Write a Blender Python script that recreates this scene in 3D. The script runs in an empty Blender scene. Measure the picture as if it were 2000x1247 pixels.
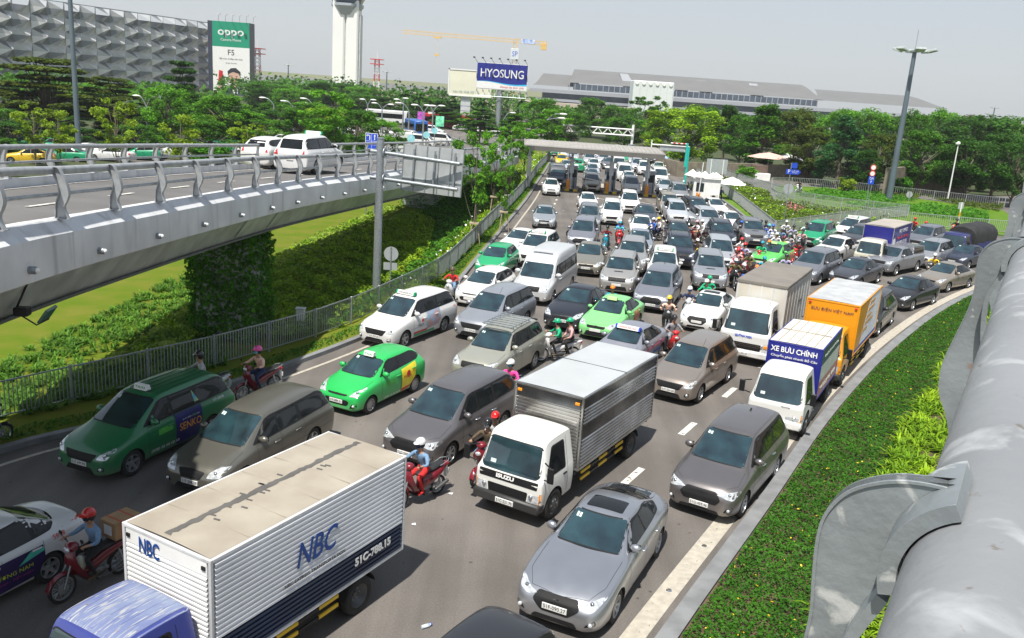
import bpy, bmesh, math, random
import numpy as np
from mathutils import Vector, Matrix
from mathutils.bvhtree import BVHTree
R = math.radians
random.seed(7); np.random.seed(7)
sc = bpy.context.scene
col = sc.collection
# ---------------------------------------------------------------- camera
H, PITCH, ROLL, F = 9.8, 0.25854, 0.06899, 1717.4
cam = bpy.data.objects.new('camera', bpy.data.cameras.new('camera')); col.objects.link(cam)
cam.data.sensor_width = 36; cam.data.lens = F*36/2000
cam.data.clip_start = 0.05; cam.data.clip_end = 6000
_r0, _u0, _f0 = Vector((1,0,0)), Vector((0,math.sin(PITCH),math.cos(PITCH))), Vector((0,math.cos(PITCH),-math.sin(PITCH)))
_c, _s = math.cos(ROLL), math.sin(ROLL)
_rt, _up = _r0*_c+_u0*_s, _r0*-_s+_u0*_c
cam.matrix_world = Matrix(((_rt.x,_up.x,-_f0.x,0),(_rt.y,_up.y,-_f0.y,0),(_rt.z,_up.z,-_f0.z,H),(0,0,0,1)))
sc.camera = cam
# ---------------------------------------------------------------- sky, sun, exposure
w = bpy.data.worlds.new('World'); sc.world = w; w.use_nodes = True
nt = w.node_tree; nt.nodes.clear()
sky = nt.nodes.new('ShaderNodeTexSky'); sky.sky_type = 'NISHITA'; sky.sun_disc = False
SUN = Vector((-0.155,-0.45,1.0)).normalized()
sky.sun_elevation = math.asin(SUN.z); sky.sun_rotation = math.atan2(SUN.x, SUN.y)
sky.air_density = 1.0; sky.dust_density = 1.6; sky.ozone_density = 1.0; sky.altitude = 0
bg = nt.nodes.new('ShaderNodeBackground'); bg.inputs[1].default_value = 0.092
wo = nt.nodes.new('ShaderNodeOutputWorld')
mxw = nt.nodes.new('ShaderNodeMix'); mxw.data_type='RGBA'; mxw.inputs[0].default_value = .78   # milky tropical haze over the clear-sky model
geo = nt.nodes.new('ShaderNodeNewGeometry'); sep = nt.nodes.new('ShaderNodeSeparateXYZ'); nt.links.new(geo.outputs['Incoming'], sep.inputs[0])
hz = nt.nodes.new('ShaderNodeMapRange'); hz.inputs[1].default_value = 0; hz.inputs[2].default_value = -.35; nt.links.new(sep.outputs[2], hz.inputs[0])
hc = nt.nodes.new('ShaderNodeMix'); hc.data_type='RGBA'; hc.inputs[6].default_value = (5.45,5.7,5.95,1); hc.inputs[7].default_value = (4.2,4.75,5.45,1); nt.links.new(hz.outputs[0], hc.inputs[0])
hu = nt.nodes.new('ShaderNodeMapRange'); hu.inputs[1].default_value = -.35; hu.inputs[2].default_value = -1; nt.links.new(sep.outputs[2], hu.inputs[0])
hd2 = nt.nodes.new('ShaderNodeMix'); hd2.data_type='RGBA'; hd2.inputs[7].default_value = (1.8,2.4,3.3,1); nt.links.new(hu.outputs[0], hd2.inputs[0]); nt.links.new(hc.outputs[2], hd2.inputs[6]); hc = hd2
nt.links.new(sky.outputs[0], mxw.inputs[6]); nt.links.new(hc.outputs[2], mxw.inputs[7]); nt.links.new(mxw.outputs[2], bg.inputs[0]); nt.links.new(bg.outputs[0], wo.inputs[0])
sun = bpy.data.objects.new('sun', bpy.data.lights.new('sun','SUN')); col.objects.link(sun)
sun.data.energy = 4.9; sun.data.angle = R(1.0); sun.data.color = (1.0,0.955,0.88)
sun.rotation_euler = SUN.to_track_quat('Z','Y').to_euler()
sc.view_settings.view_transform = 'Standard'; sc.view_settings.look = 'None'
sc.view_settings.exposure = 0.5; sc.view_settings.gamma = 1.0
# ---------------------------------------------------------------- photograph pixel -> point of the place
def G(u, v, z=0.0):
    x, y = u-1000, v-623.5
    xr, yr = _c*x+_s*y, -_s*x+_c*y
    d = Vector((xr, F*math.cos(PITCH)-yr*math.sin(PITCH), -F*math.sin(PITCH)-yr*math.cos(PITCH)))
    t = (z-H)/d.z
    return Vector((d.x*t, d.y*t, z))
def Gd(u, v, Y):
    x, y = u-1000, v-623.5
    xr, yr = _c*x+_s*y, -_s*x+_c*y
    d = Vector((xr, F*math.cos(PITCH)-yr*math.sin(PITCH), -F*math.sin(PITCH)-yr*math.cos(PITCH)))
    t = Y/d.y
    return Vector((d.x*t, Y, H+d.z*t))
def Gf(u, v, fn):
    z = 5.0
    for _ in range(30): z = 0.5*z+0.5*fn(G(u,v,z).y)
    return G(u, v, z)
# ---------------------------------------------------------------- materials
MATS = {}
def mat(name, c=(.5,.5,.5), rough=.6, metal=0.0, var=.12, scale=3.0, bump=0.0, bscale=None, c2=None, emit=0, coat=0, spec=.5, objcol=False, detail=4, coord='Object'):
    if name in MATS: return MATS[name]
    m = bpy.data.materials.new(name); m.use_nodes = True; n = m.node_tree; b = n.nodes['Principled BSDF']
    L = n.links.new
    b.inputs['Roughness'].default_value = rough; b.inputs['Metallic'].default_value = metal
    b.inputs['Coat Weight'].default_value = coat; b.inputs['Coat Roughness'].default_value = .04
    b.inputs['Specular IOR Level'].default_value = spec
    tc = n.nodes.new('ShaderNodeTexCoord')
    nz = n.nodes.new('ShaderNodeTexNoise'); nz.inputs['Scale'].default_value = scale; nz.inputs['Detail'].default_value = detail
    L(tc.outputs[coord], nz.inputs['Vector'])
    mix = n.nodes.new('ShaderNodeMix'); mix.data_type = 'RGBA'
    if c2 is None:
        a = tuple(min(1,x*(1+var)) for x in c); d = tuple(x*(1-var) for x in c)
    else: a, d = c, c2
    mix.inputs[6].default_value = (*d,1); mix.inputs[7].default_value = (*a,1)
    rp = n.nodes.new('ShaderNodeMapRange'); rp.inputs[1].default_value = .35; rp.inputs[2].default_value = .65
    L(nz.outputs[0], rp.inputs[0]); L(rp.outputs[0], mix.inputs[0])
    out = mix.outputs[2]
    if objcol:
        oi = n.nodes.new('ShaderNodeObjectInfo')
        mu = n.nodes.new('ShaderNodeMix'); mu.data_type = 'RGBA'; mu.blend_type = 'MULTIPLY'; mu.inputs[0].default_value = 1
        L(oi.outputs['Color'], mu.inputs[6]); L(out, mu.inputs[7]); out = mu.outputs[2]
        if objcol == 'metal':
            L(oi.outputs['Alpha'], b.inputs['Metallic'])
    L(out, b.inputs['Base Color'])
    if emit: 
        L(out, b.inputs['Emission Color']); b.inputs['Emission Strength'].default_value = emit
    if bump:
        n2 = n.nodes.new('ShaderNodeTexNoise'); n2.inputs['Scale'].default_value = bscale or scale*4; n2.inputs['Detail'].default_value = 5
        L(tc.outputs[coord], n2.inputs['Vector'])
        bp = n.nodes.new('ShaderNodeBump'); bp.inputs['Strength'].default_value = bump; bp.inputs['Distance'].default_value = .02
        L(n2.outputs[0], bp.inputs['Height']); L(bp.outputs[0], b.inputs['Normal'])
    m['tree'] = 1
    MATS[name] = m
    return m
def leafmat(name, c, c2, trans=.35, rough=.5, scale=1.2):
    m = mat(name, c, rough, c2=c2, scale=scale, var=0, spec=.12)
    n = m.node_tree; b = n.nodes['Principled BSDF']; L = n.links.new
    col_out = b.inputs['Base Color'].links[0].from_socket
    # per-leaf brightness from a random attribute (leaf age)
    at = n.nodes.new('ShaderNodeAttribute'); at.attribute_name = 'age'
    mr = n.nodes.new('ShaderNodeMapRange'); mr.inputs[3].default_value = .6; mr.inputs[4].default_value = 1.45
    L(at.outputs['Fac'], mr.inputs[0])
    mu = n.nodes.new('ShaderNodeMix'); mu.data_type = 'RGBA'; mu.blend_type='MULTIPLY'; mu.inputs[0].default_value = 1
    L(col_out, mu.inputs[6]); L(mr.outputs[0], mu.inputs[7])
    L(mu.outputs[2], b.inputs['Base Color'])
    tr = n.nodes.new('ShaderNodeBsdfTranslucent'); L(mu.outputs[2], tr.inputs[0])
    ms = n.nodes.new('ShaderNodeMixShader'); ms.inputs[0].default_value = trans
    o = n.nodes['Material Output']
    L(b.outputs[0], ms.inputs[1]); L(tr.outputs[0], ms.inputs[2]); L(ms.outputs[0], o.inputs[0])
    return m
# ---------------------------------------------------------------- object helpers
def tag(o, label=None, cat=None, group=None, kind=None):
    if label: o['label'] = label
    if cat: o['category'] = cat
    if group: o['group'] = group
    if kind: o['kind'] = kind
    return o
def empty(name, loc=(0,0,0), rz=0.0):
    o = bpy.data.objects.new(name, None); o.empty_display_size = .2
    o.location = loc; o.rotation_euler = (0,0,rz); col.objects.link(o); return o
def link_mesh(name, me, parent=None, mats=()):
    o = bpy.data.objects.new(name, me); col.objects.link(o)
    for m in mats: me.materials.append(m)
    if parent is not None: o.parent = parent
    return o
def smooth(me, ang=40):
    me.polygons.foreach_set('use_smooth', [True]*len(me.polygons))
    try: me.set_sharp_from_angle(angle=R(ang))
    except Exception: pass
def arr_mesh(name, V, Fq, mats=(), parent=None, age=None, midx=None, sm=False):
    V = np.asarray(V, np.float32).reshape(-1,3); Fq = np.asarray(Fq, np.int32)
    k = Fq.shape[1]
    me = bpy.data.meshes.new(name); me.vertices.add(len(V)); me.vertices.foreach_set('co', V.ravel())
    me.loops.add(Fq.size); me.loops.foreach_set('vertex_index', Fq.ravel())
    me.polygons.add(len(Fq)); me.polygons.foreach_set('loop_start', np.arange(0,Fq.size,k,dtype=np.int32))
    me.polygons.foreach_set('loop_total', np.full(len(Fq),k,np.int32))
    if midx is not None: me.polygons.foreach_set('material_index', np.asarray(midx,np.int32))
    me.update(calc_edges=True)
    if age is not None:
        a = me.attributes.new('age','FLOAT','FACE'); a.data.foreach_set('value', np.asarray(age,np.float32))
    me.validate()
    if sm: smooth(me)
    return link_mesh(name, me, parent, mats)
class MB:
    """collects shapes into one mesh; each shape may use its own material slot"""
    def __init__(s): s.v=[]; s.f=[]; s.m=[]; s.mats=[]; s.cur=0
    def use(s, m):
        if m not in s.mats: s.mats.append(m)
        s.cur = s.mats.index(m); return s
    def add(s, vs, fs, M=None):
        o = len(s.v)
        for p in vs: s.v.append(tuple(M @ Vector(p)) if M is not None else tuple(p))
        for f in fs: s.f.append(tuple(i+o for i in f)); s.m.append(s.cur)
        return s
    def box(s, a, b, M=None, bev=0.0):
        x0,y0,z0 = a; x1,y1,z1 = b
        if bev <= 0:
            vs=[(x0,y0,z0),(x1,y0,z0),(x1,y1,z0),(x0,y1,z0),(x0,y0,z1),(x1,y0,z1),(x1,y1,z1),(x0,y1,z1)]
            return s.add(vs,[(0,3,2,1),(4,5,6,7),(0,1,5,4),(1,2,6,5),(2,3,7,6),(3,0,4,7)],M)
        t=bev; X=(x0,x1); Y=(y0,y1); Z=(z0,z1); vs=[]; idx={}
        for i in (0,1):
            for j in (0,1):
                for k in (0,1):
                    sx,sy,sz=(1,-1)[i],(1,-1)[j],(1,-1)[k]
                    for ax in range(3):
                        p=[X[i]+sx*t,Y[j]+sy*t,Z[k]+sz*t]; p[ax]=(X[i],Y[j],Z[k])[ax]
                        idx[(i,j,k,ax)]=len(vs); vs.append(p)
        fs=[]
        for ax in range(3):
            b1,b2=[a_ for a_ in range(3) if a_!=ax]
            for e in (0,1):
                q=[]
                for (p,r) in ((0,0),(1,0),(1,1),(0,1)):
                    c=[0,0,0]; c[ax]=e; c[b1]=p; c[b2]=r; q.append(idx[(*c,ax)])
                if (e==1) != (ax==1): pass
                else: q=q[::-1]
                fs.append(q)
        for ax in range(3):   # edges along axis ax
            b1,b2=[a_ for a_ in range(3) if a_!=ax]
            for p in (0,1):
                for r in (0,1):
                    c0=[0,0,0]; c0[b1]=p; c0[b2]=r; c1=list(c0); c1[ax]=1
                    fs.append([idx[(*c0,b1)],idx[(*c1,b1)],idx[(*c1,b2)],idx[(*c0,b2)]])
        for i in (0,1):
            for j in (0,1):
                for k in (0,1): fs.append([idx[(i,j,k,0)],idx[(i,j,k,1)],idx[(i,j,k,2)]])
        return s.add(vs,fs,M)
    def cyl(s, p0, p1, r0, r1=None, n=12, caps=True, M=None):
        r1 = r0 if r1 is None else r1
        p0=Vector(p0); p1=Vector(p1); d=(p1-p0).normalized()
        a = d.orthogonal().normalized(); b = d.cross(a)
        vs=[]
        for p,r in ((p0,r0),(p1,r1)):
            for i in range(n):
                t=2*math.pi*i/n; vs.append(p+a*math.cos(t)*r+b*math.sin(t)*r)
        fs=[(i,(i+1)%n,n+(i+1)%n,n+i) for i in range(n)]
        if caps: fs += [tuple(range(n))[::-1], tuple(range(n,2*n))]
        return s.add(vs,fs,M)
    def tube(s, pts, r, n=8, M=None, caps=True, closed=False):
        pts=[Vector(p) for p in pts]; N=len(pts); vs=[]
        rs = r if isinstance(r,(list,tuple)) else [r]*N
        a=None
        for i,p in enumerate(pts):
            if closed: d=(pts[(i+1)%N]-pts[i-1]).normalized()
            else: d=(pts[min(i+1,N-1)]-pts[max(i-1,0)]).normalized()
            if a is None: a=d.orthogonal().normalized()
            else:
                a=(a-d*a.dot(d)); a=a.normalized() if a.length>1e-6 else d.orthogonal().normalized()
            b=d.cross(a)
            for k in range(n):
                t=2*math.pi*k/n; vs.append(p+(a*math.cos(t)+b*math.sin(t))*rs[i])
        fs=[]
        for i in range(N if closed else N-1):
            j=(i+1)%N
            for k in range(n): fs.append((i*n+k,i*n+(k+1)%n,j*n+(k+1)%n,j*n+k))
        if caps and not closed: fs += [tuple(range(n))[::-1], tuple(range((N-1)*n,N*n))]
        return s.add(vs,fs,M)
    def lathe(s, prof, n=24, M=None, axis='x', closed=False):
        vs=[]; fs=[]; m=len(prof)
        for i in range(n):
            t=2*math.pi*i/n; c,d=math.cos(t),math.sin(t)
            for (x,r) in prof:
                vs.append((x,r*c,r*d) if axis=='x' else ((r*c,r*d,x) if axis=='z' else (r*c,x,r*d)))
        for i in range(n):
            j=(i+1)%n
            for k in range(m if closed else m-1):
                l=(k+1)%m
                fs.append((i*m+k,i*m+l,j*m+l,j*m+k))
        return s.add(vs,fs,M)
    def prism(s, poly, d0, d1, M=None, axis='x'):
        n=len(poly); vs=[]
        for d in (d0,d1):
            for (a,b) in poly: vs.append((d,a,b) if axis=='x' else ((a,d,b) if axis=='y' else (a,b,d)))
        fs=[(i,(i+1)%n,n+(i+1)%n,n+i) for i in range(n)]+[tuple(range(n))[::-1],tuple(range(n,2*n))]
        return s.add(vs,fs,M)
    def sphere(s, c, r, n=10, m=7, M=None, sc=(1,1,1), z0=-1, z1=1):
        vs=[]; fs=[]
        for j in range(m+1):
            ph=math.asin(z0)+(math.asin(z1)-math.asin(z0))*j/m
            for i in range(n):
                t=2*math.pi*i/n
                vs.append((c[0]+r*sc[0]*math.cos(ph)*math.cos(t),c[1]+r*sc[1]*math.cos(ph)*math.sin(t),c[2]+r*sc[2]*math.sin(ph)))
        for j in range(m):
            for i in range(n): fs.append((j*n+i,j*n+(i+1)%n,(j+1)*n+(i+1)%n,(j+1)*n+i))
        return s.add(vs,fs,M)
    def build(s, name, m=None, parent=None, sm=None, fixn=True):
        me=bpy.data.meshes.new(name); me.from_pydata([tuple(v) for v in s.v],[],s.f)
        mats = s.mats if s.mats else [m]
        me.polygons.foreach_set('material_index', s.m)
        if fixn:
            bm=bmesh.new(); bm.from_mesh(me); bmesh.ops.remove_doubles(bm,verts=bm.verts,dist=1e-5); bmesh.ops.recalc_face_normals(bm,faces=bm.faces); bm.to_mesh(me); bm.free()
        me.update()
        if sm: smooth(me, sm)
        return link_mesh(name, me, parent, mats)
def dup(o, parent=None):
    c=o.copy(); col.objects.link(c)
    if parent is not None: c.parent=parent
    return c
KIDS={}
def kids(o):
    if o.name not in KIDS: KIDS[o.name]=[c for c in bpy.data.objects if c.parent==o]
    return KIDS[o.name]
def copy_tree(root, parent=None):
    c=dup(root,parent)
    for ch in kids(root): copy_tree(ch,c)
    return c
_FONT={}
def text_mesh(txt, size=.3, ext=0.0, off=0.0, align='CENTER', shear=0.0, space=1.0):
    cu=bpy.data.curves.new('t','FONT'); cu.body=txt; cu.size=size; cu.extrude=ext; cu.offset=off; cu.align_x=align; cu.align_y='CENTER'; cu.shear=shear; cu.space_character=space; cu.resolution_u=3
    o=bpy.data.objects.new('t',cu); col.objects.link(o); bpy.context.view_layer.update()
    me=bpy.data.meshes.new_from_object(o.evaluated_get(bpy.context.evaluated_depsgraph_get()))
    bpy.data.objects.remove(o); bpy.data.curves.remove(cu)
    return me
def text_at(name, txt, size, M, m, parent=None, width=None, height=None, ext=.002, off=0.0, shear=0.0, align='CENTER'):
    me=text_mesh(txt,size,ext,off,align,shear)
    xs=[v.co.x for v in me.vertices]; ys=[v.co.y for v in me.vertices]
    if not xs: return None
    sx = width/(max(xs)-min(xs)) if width else 1.0
    sy = height/(max(ys)-min(ys)) if height else (sx if width else 1.0)
    me.transform(M @ Matrix.Diagonal((sx,sy,1,1)))
    me.materials.clear()
    return link_mesh(name, me, parent, [m])
def basis(o, x, y):
    """matrix with local X along x, local Y along y, at o"""
    x=Vector(x).normalized(); y=Vector(y); y=(y-x*y.dot(x)).normalized(); z=x.cross(y)
    return Matrix(((x.x,y.x,z.x,o[0]),(x.y,y.y,z.y,o[1]),(x.z,y.z,z.z,o[2]),(0,0,0,1)))
# common materials
M_ = dict(
 galv=mat('galvanised_steel',(.33,.36,.38),.42,.55,.18,14,.15,60),
 rail=mat('grey_painted_steel',(.36,.375,.385),.45,.25,.14,5,.08,60),
 white=mat('white_paint',(.78,.78,.76),.4,0,.05,2),
 conc=mat('light_concrete',(.60,.61,.62),.7,0,.09,1.1,.2,25),
 dark=mat('dark_rubber',(.02,.02,.021),.7,0,.2,8),
 black=mat('black_plastic',(.014,.014,.015),.45,0,.1,5,spec=.3),
 chrome=mat('chrome',(.75,.76,.78),.12,1,.05,5),
 orange=mat('orange_paint',(.85,.30,.015),.4,0,.06,3),
 yellow=mat('yellow_paint',(.82,.52,.02),.5,0,.1,3),
 blue=mat('blue_sign_paint',(.015,.07,.55),.35,0,.05,3),
 red=mat('red_paint',(.60,.03,.03),.4,0,.08,3),
 green=mat('green_paint',(.01,.30,.13),.4,0,.08,3),
 grille=mat('grille_black',(.012,.012,.013),.6,0,.1,4,spec=.25), dglass=mat('dark_glass',(.02,.03,.035),.08,0,.1,2,coat=.5),
 ink=mat('dark_ink',(.02,.02,.025),.5,0,.1,5),
)
# ================================================================ SETTING
def asphalt_mat():
    m = mat('asphalt',(.135,.122,.110),.82,0,.16,.35,.35,90,coord='Object'); n=m.node_tree; b=n.nodes['Principled BSDF']; L=n.links.new
    src=b.inputs['Base Color'].links[0].from_socket
    tc=n.nodes.new('ShaderNodeTexCoord')
    # fine aggregate speckle
    nz=n.nodes.new('ShaderNodeTexNoise'); nz.inputs['Scale'].default_value=28; nz.inputs['Detail'].default_value=6; L(tc.outputs['Object'],nz.inputs[0])
    r1=n.nodes.new('ShaderNodeMapRange'); r1.inputs[1].default_value=.3; r1.inputs[2].default_value=.7; r1.inputs[3].default_value=.82; r1.inputs[4].default_value=1.2; L(nz.outputs[0],r1.inputs[0])
    # long tyre-worn bands and oil spots
    mp=n.nodes.new('ShaderNodeMapping'); mp.inputs['Rotation'].default_value=(0,0,R(28)); mp.inputs['Scale'].default_value=(.9,.05,1); L(tc.outputs['Object'],mp.inputs[0])
    n2=n.nodes.new('ShaderNodeTexNoise'); n2.inputs['Scale'].default_value=1.2; n2.inputs['Detail'].default_value=5; L(mp.outputs[0],n2.inputs[0])
    r2=n.nodes.new('ShaderNodeMapRange'); r2.inputs[1].default_value=.35; r2.inputs[2].default_value=.65; r2.inputs[3].default_value=.78; r2.inputs[4].default_value=1.14; L(n2.outputs[0],r2.inputs[0])
    vo=n.nodes.new('ShaderNodeTexVoronoi'); vo.inputs['Scale'].default_value=1.7; L(tc.outputs['Object'],vo.inputs[0])
    n3=n.nodes.new('ShaderNodeTexNoise'); n3.inputs['Scale'].default_value=6; L(tc.outputs['Object'],n3.inputs[0])
    ad=n.nodes.new('ShaderNodeMath'); ad.operation='MULTIPLY_ADD'; ad.inputs[1].default_value=.12; L(n3.outputs[0],ad.inputs[0]); L(vo.outputs['Distance'],ad.inputs[2])
    r3=n.nodes.new('ShaderNodeMapRange'); r3.inputs[1].default_value=.09; r3.inputs[2].default_value=.13; r3.inputs[3].default_value=.45; r3.inputs[4].default_value=1; L(ad.outputs[0],r3.inputs[0])
    cur=src
    for r in (r1,r2,r3):
        mu=n.nodes.new('ShaderNodeMix'); mu.data_type='RGBA'; mu.blend_type='MULTIPLY'; mu.inputs[0].default_value=1
        L(cur,mu.inputs[6]); L(r.outputs[0],mu.inputs[7]); cur=mu.outputs[2]
    L(cur,b.inputs['Base Color']); return m
ASPH=asphalt_mat()
def line_mat(name,c,wear=.48):
    """road paint, worn through to the asphalt in patches"""
    m=mat(name,c,.7,0,.12,6); n=m.node_tree; b=n.nodes['Principled BSDF']; L=n.links.new
    src=b.inputs['Base Color'].links[0].from_socket
    tc=n.nodes.new('ShaderNodeTexCoord'); nz=n.nodes.new('ShaderNodeTexNoise'); nz.inputs['Scale'].default_value=9; nz.inputs['Detail'].default_value=6; L(tc.outputs['Object'],nz.inputs[0])
    rp=n.nodes.new('ShaderNodeMapRange'); rp.inputs[1].default_value=wear+.1; rp.inputs[2].default_value=wear+.17; L(nz.outputs[0],rp.inputs[0])
    mx=n.nodes.new('ShaderNodeMix'); mx.data_type='RGBA'; mx.inputs[7].default_value=(.11,.10,.095,1); L(src,mx.inputs[6]); L(rp.outputs[0],mx.inputs[0]); L(mx.outputs[2],b.inputs['Base Color']); return m
LINE=line_mat('worn_white_road_paint',(.62,.60,.55)); EDGE=line_mat('worn_cream_edge_paint',(.42,.385,.32),.545)
SOIL=mat('soil',(.10,.065,.04),.95,0,.25,2,.3)
LAWN=mat('lawn_grass',(.095,.150,.010),.9,spec=.08,c2=(.145,.160,.022),scale=.8,bump=.6,bscale=45)
TURF=mat('edge_turf',(.08,.15,.012),.9,spec=.08,c2=(.14,.24,.04),scale=1.4,bump=.5,bscale=40)
KERB=mat('kerb_stone',(.19,.195,.20),.75,0,.15,2.2,.2,30)
STONE=mat('tan_stone_wall',(.27,.225,.165),.85,c2=(.17,.15,.12),scale=1.5,bump=.5,bscale=6)

def crom(pts, n=6):
    P=[Vector(p) for p in pts]; out=[]
    P=[P[0]*2-P[1]]+P+[P[-1]*2-P[-2]]
    for i in range(1,len(P)-2):
        for k in range(n):
            t=k/n; a,b,c,d=P[i-1],P[i],P[i+1],P[i+2]
            out.append(.5*((2*b)+(-a+c)*t+(2*a-5*b+4*c-d)*t*t+(-a+3*b-3*c+d)*t*t*t))
    out.append(P[-2]); return out
def offs(pts, d):
    """offset polyline in the ground plane; positive = to the right of travel"""
    out=[]
    for i,p in enumerate(pts):
        t=(pts[min(i+1,len(pts)-1)]-pts[max(i-1,0)]); t.z=0; t.normalize()
        out.append(Vector((p.x+t.y*d,p.y-t.x*d,p.z)))
    return out
def resample(pts, step):
    out=[pts[0].copy()]; acc=0
    for a,b in zip(pts,pts[1:]):
        L=(b-a).length; 
        if L<1e-6: continue
        s=step-acc
        while s<=L: out.append(a.lerp(b,s/L)); s+=step
        acc=L-(s-step)
    return out
def sheet(name, poly, z, m, kind='structure', top=None):
    from mathutils.geometry import tessellate_polygon
    P=[Vector((p[0],p[1],0)) for p in poly]; tri=tessellate_polygon([P])
    mb=MB()
    if top is None: mb.add([(p.x,p.y,z) for p in P],[tuple(t) for t in tri])
    else:
        n=len(P); mb.add([(p.x,p.y,z) for p in P]+[(p.x,p.y,top) for p in P],[tuple(i+n for i in t) for t in tri]+[(i,(i+1)%n,n+(i+1)%n,n+i) for i in range(n)])
    o=mb.build(name,m)
    # keep the surface facing up
    if o.data.polygons[0].normal.z<0 and top is None: o.data.flip_normals()
    return tag(o,kind=kind)
def ribbon(mb, pts, wd, z, z1=None):
    a=offs(pts,-wd/2); b=offs(pts,wd/2); vs=[]; fs=[]
    if z1 is None:
        for p,q in zip(a,b): vs+=[(p.x,p.y,z),(q.x,q.y,z)]
        for i in range(len(a)-1): fs.append((2*i,2*i+1,2*i+3,2*i+2))
    else:
        for p,q in zip(a,b): vs+=[(p.x,p.y,z),(p.x,p.y,z1),(q.x,q.y,z1),(q.x,q.y,z)]
        for i in range(len(a)-1):
            o=4*i
            for k in range(3): fs.append((o+k,o+k+1,o+k+5,o+k+4))
        fs+=[(0,1,2,3),(4*len(a)-1,4*len(a)-2,4*len(a)-3,4*len(a)-4)]
    return mb.add(vs,fs)

# ground to the horizon, asphalt laid over it
g=MB(); g.add([(-3000,-60,-.03),(3000,-60,-.03),(3000,4000,-.03),(-3000,4000,-.03)],[(0,1,2,3)])
tag(g.build('ground',mat('far_ground',(.13,.16,.06),.95,c2=(.20,.19,.12),scale=.05)),kind='structure')
sheet('road',[(-60,-10),(45,-10),(160,60),(200,140),(120,330),(-220,330),(-200,60),(-60,50)],.0,ASPH)

# left island, right verge, wedge island, roundabout garden
CL=crom([(-15.4,15.5,0),(-12.75,20.5,0),(-11.1,22.6,0),(-9.15,25.9,0),(-6.66,30.7,0),(-4.5,36.2,0),(-3.2,41.8,0),(-2.35,50,0),(-.9,65,0),(.5,80,0),(1.6,95,0),(3.1,115,0),(4.2,135,0),(3.0,150,0)],5)
sheet('left_verge',[tuple(p.xy) for p in CL]+[(-4,150),(-15,120),(-26,85),(-34,60),(-42,14)],.0,LAWN,top=.13)
CR=crom([(-5.2,-2,0),(-.2,7.5,0),(3.6,14.5,0),(6.7,20,0),(11.2,28.0,0),(17.2,37.4,0),(24.3,47.0,0),(33,56.5,0),(46,68,0),(70,86,0)],5)
sheet('right_verge',[tuple(p.xy) for p in CR]+[(140,86),(140,-30),(-5.2,-30)],.0,SOIL,top=.12)
WK=crom([(1352,350),(1380,366),(1405,385),(1440,412),(1475,440),(1500,466)],4) if False else [G(u,v) for u,v in ((1345,345),(1370,362),(1400,384),(1440,412),(1475,440),(1503,470),(1520,473))]
WK2=[G(u,v) for u,v in ((1560,462),(1640,447),(1700,439),(1776,431),(1782,423),(1700,418),(1600,407),(1545,396),(1512,384),(1480,372),(1440,358),(1400,346),(1370,340))]
wk=WK+WK2
sheet('wedge_verge',[tuple(p.xy) for p in wk],.0,TURF,top=.13)
GA=[G(u,v) for u,v in ((1502,398),(1504,372),(1520,364),(1600,368),(1690,378),(1850,398),(1960,414),(1990,440),(1960,462),(1925,458),(1840,450),(1750,441),(1660,430),(1560,411))]
sheet('garden_lawn',[tuple(p.xy) for p in GA],.0,mat('bright_lawn',(.08,.17,.010),.9,spec=.08,c2=(.11,.19,.025),scale=1.2,bump=.5,bscale=40),top=.14)
GRV=mat('tree_bed_grass',(.035,.06,.012),.95,c2=(.06,.065,.025),scale=.3,bump=.4,bscale=10)
for i,pp in enumerate(([(-150,108),(-34,92),(-26,118),(-30,150),(-60,175),(-170,170)],[(-58,66),(-37,72),(-33,86),(-60,84)],[(19,122),(31,120),(41,118),(56,114),(75,125),(110,150),(160,200),(160,320),(40,320),(12,240),(10,160)],[(-190,185),(-20,185),(-4,205),(-2,320),(-190,320)])): sheet('tree_bed',pp,.0,GRV,top=.12)
def kerb(name, pts, wd=.22, z1=.15):
    mb=MB(); ribbon(mb,pts,wd,0,z1); return tag(mb.build(name,KERB),kind='structure')
kerb('left_kerb',offs(CL,.11)); kerb('right_kerb',offs(CR,-.2),.36,.14)
kerb('wedge_kerb',offs(WK,.1)); kerb('garden_kerb',offs([GA[i] for i in (2,1,0,13,12,11,10,9,8)],-.12))
# edge lines, lane dashes
mk=MB(); mk.use(EDGE); ribbon(mk,offs(CR[3:],-.78),.42,.008)
mk.use(LINE)
mk.use(EDGE); ribbon(mk,offs(CL[1:-6],.85),.13,.008); mk.use(LINE)
ribbon(mk,offs(WK[1:],.75),.14,.008)
def dash(a,b,wd=.15):
    a=Vector(a); b=Vector(b); ribbon(mk,[a,b],wd,.008)
dl=crom([(-2.5,10.2,0),(.35,15.8,0),(2.6,20,0),(4.4,23.2,0),(6.5,26.9,0),(8.55,30.5,0),(10.9,34.3,0),(14,39,0)],8)
acc=resample(dl,4.3)
for p in acc:
    q=min(range(len(dl)),key=lambda i:(dl[i]-p).length); t=(dl[min(q+2,len(dl)-1)]-dl[max(q-2,0)]).normalized(); dash(p-t*.62,p+t*.62,.2)
for a,b in (((1062,448),(1095,372)),): 
    A,B=G(*a),G(*b)
    n=9
    for i in range(n): 
        p=A.lerp(B,i/n); dash(p,p+(B-A).normalized()*.9,.17)
A,B=G(1300,455),G(1290,400)
for i in range(6): p=A.lerp(B,i/6); dash(p,p+(B-A).normalized()*.9,.17)
for c in (G(1268,395),G(1190,388)):
    for s in (-1,1): dash(c+Vector((.1*s,-1.6,0)),c+Vector((1.3*s,-.4,0)),.14)
for k in range(10):
    dash((38+k*5,76+k*4.2,0),(40+k*5,77.7+k*4.2,0),.16)
tag(mk.build('road_markings'),kind='structure')
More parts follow.
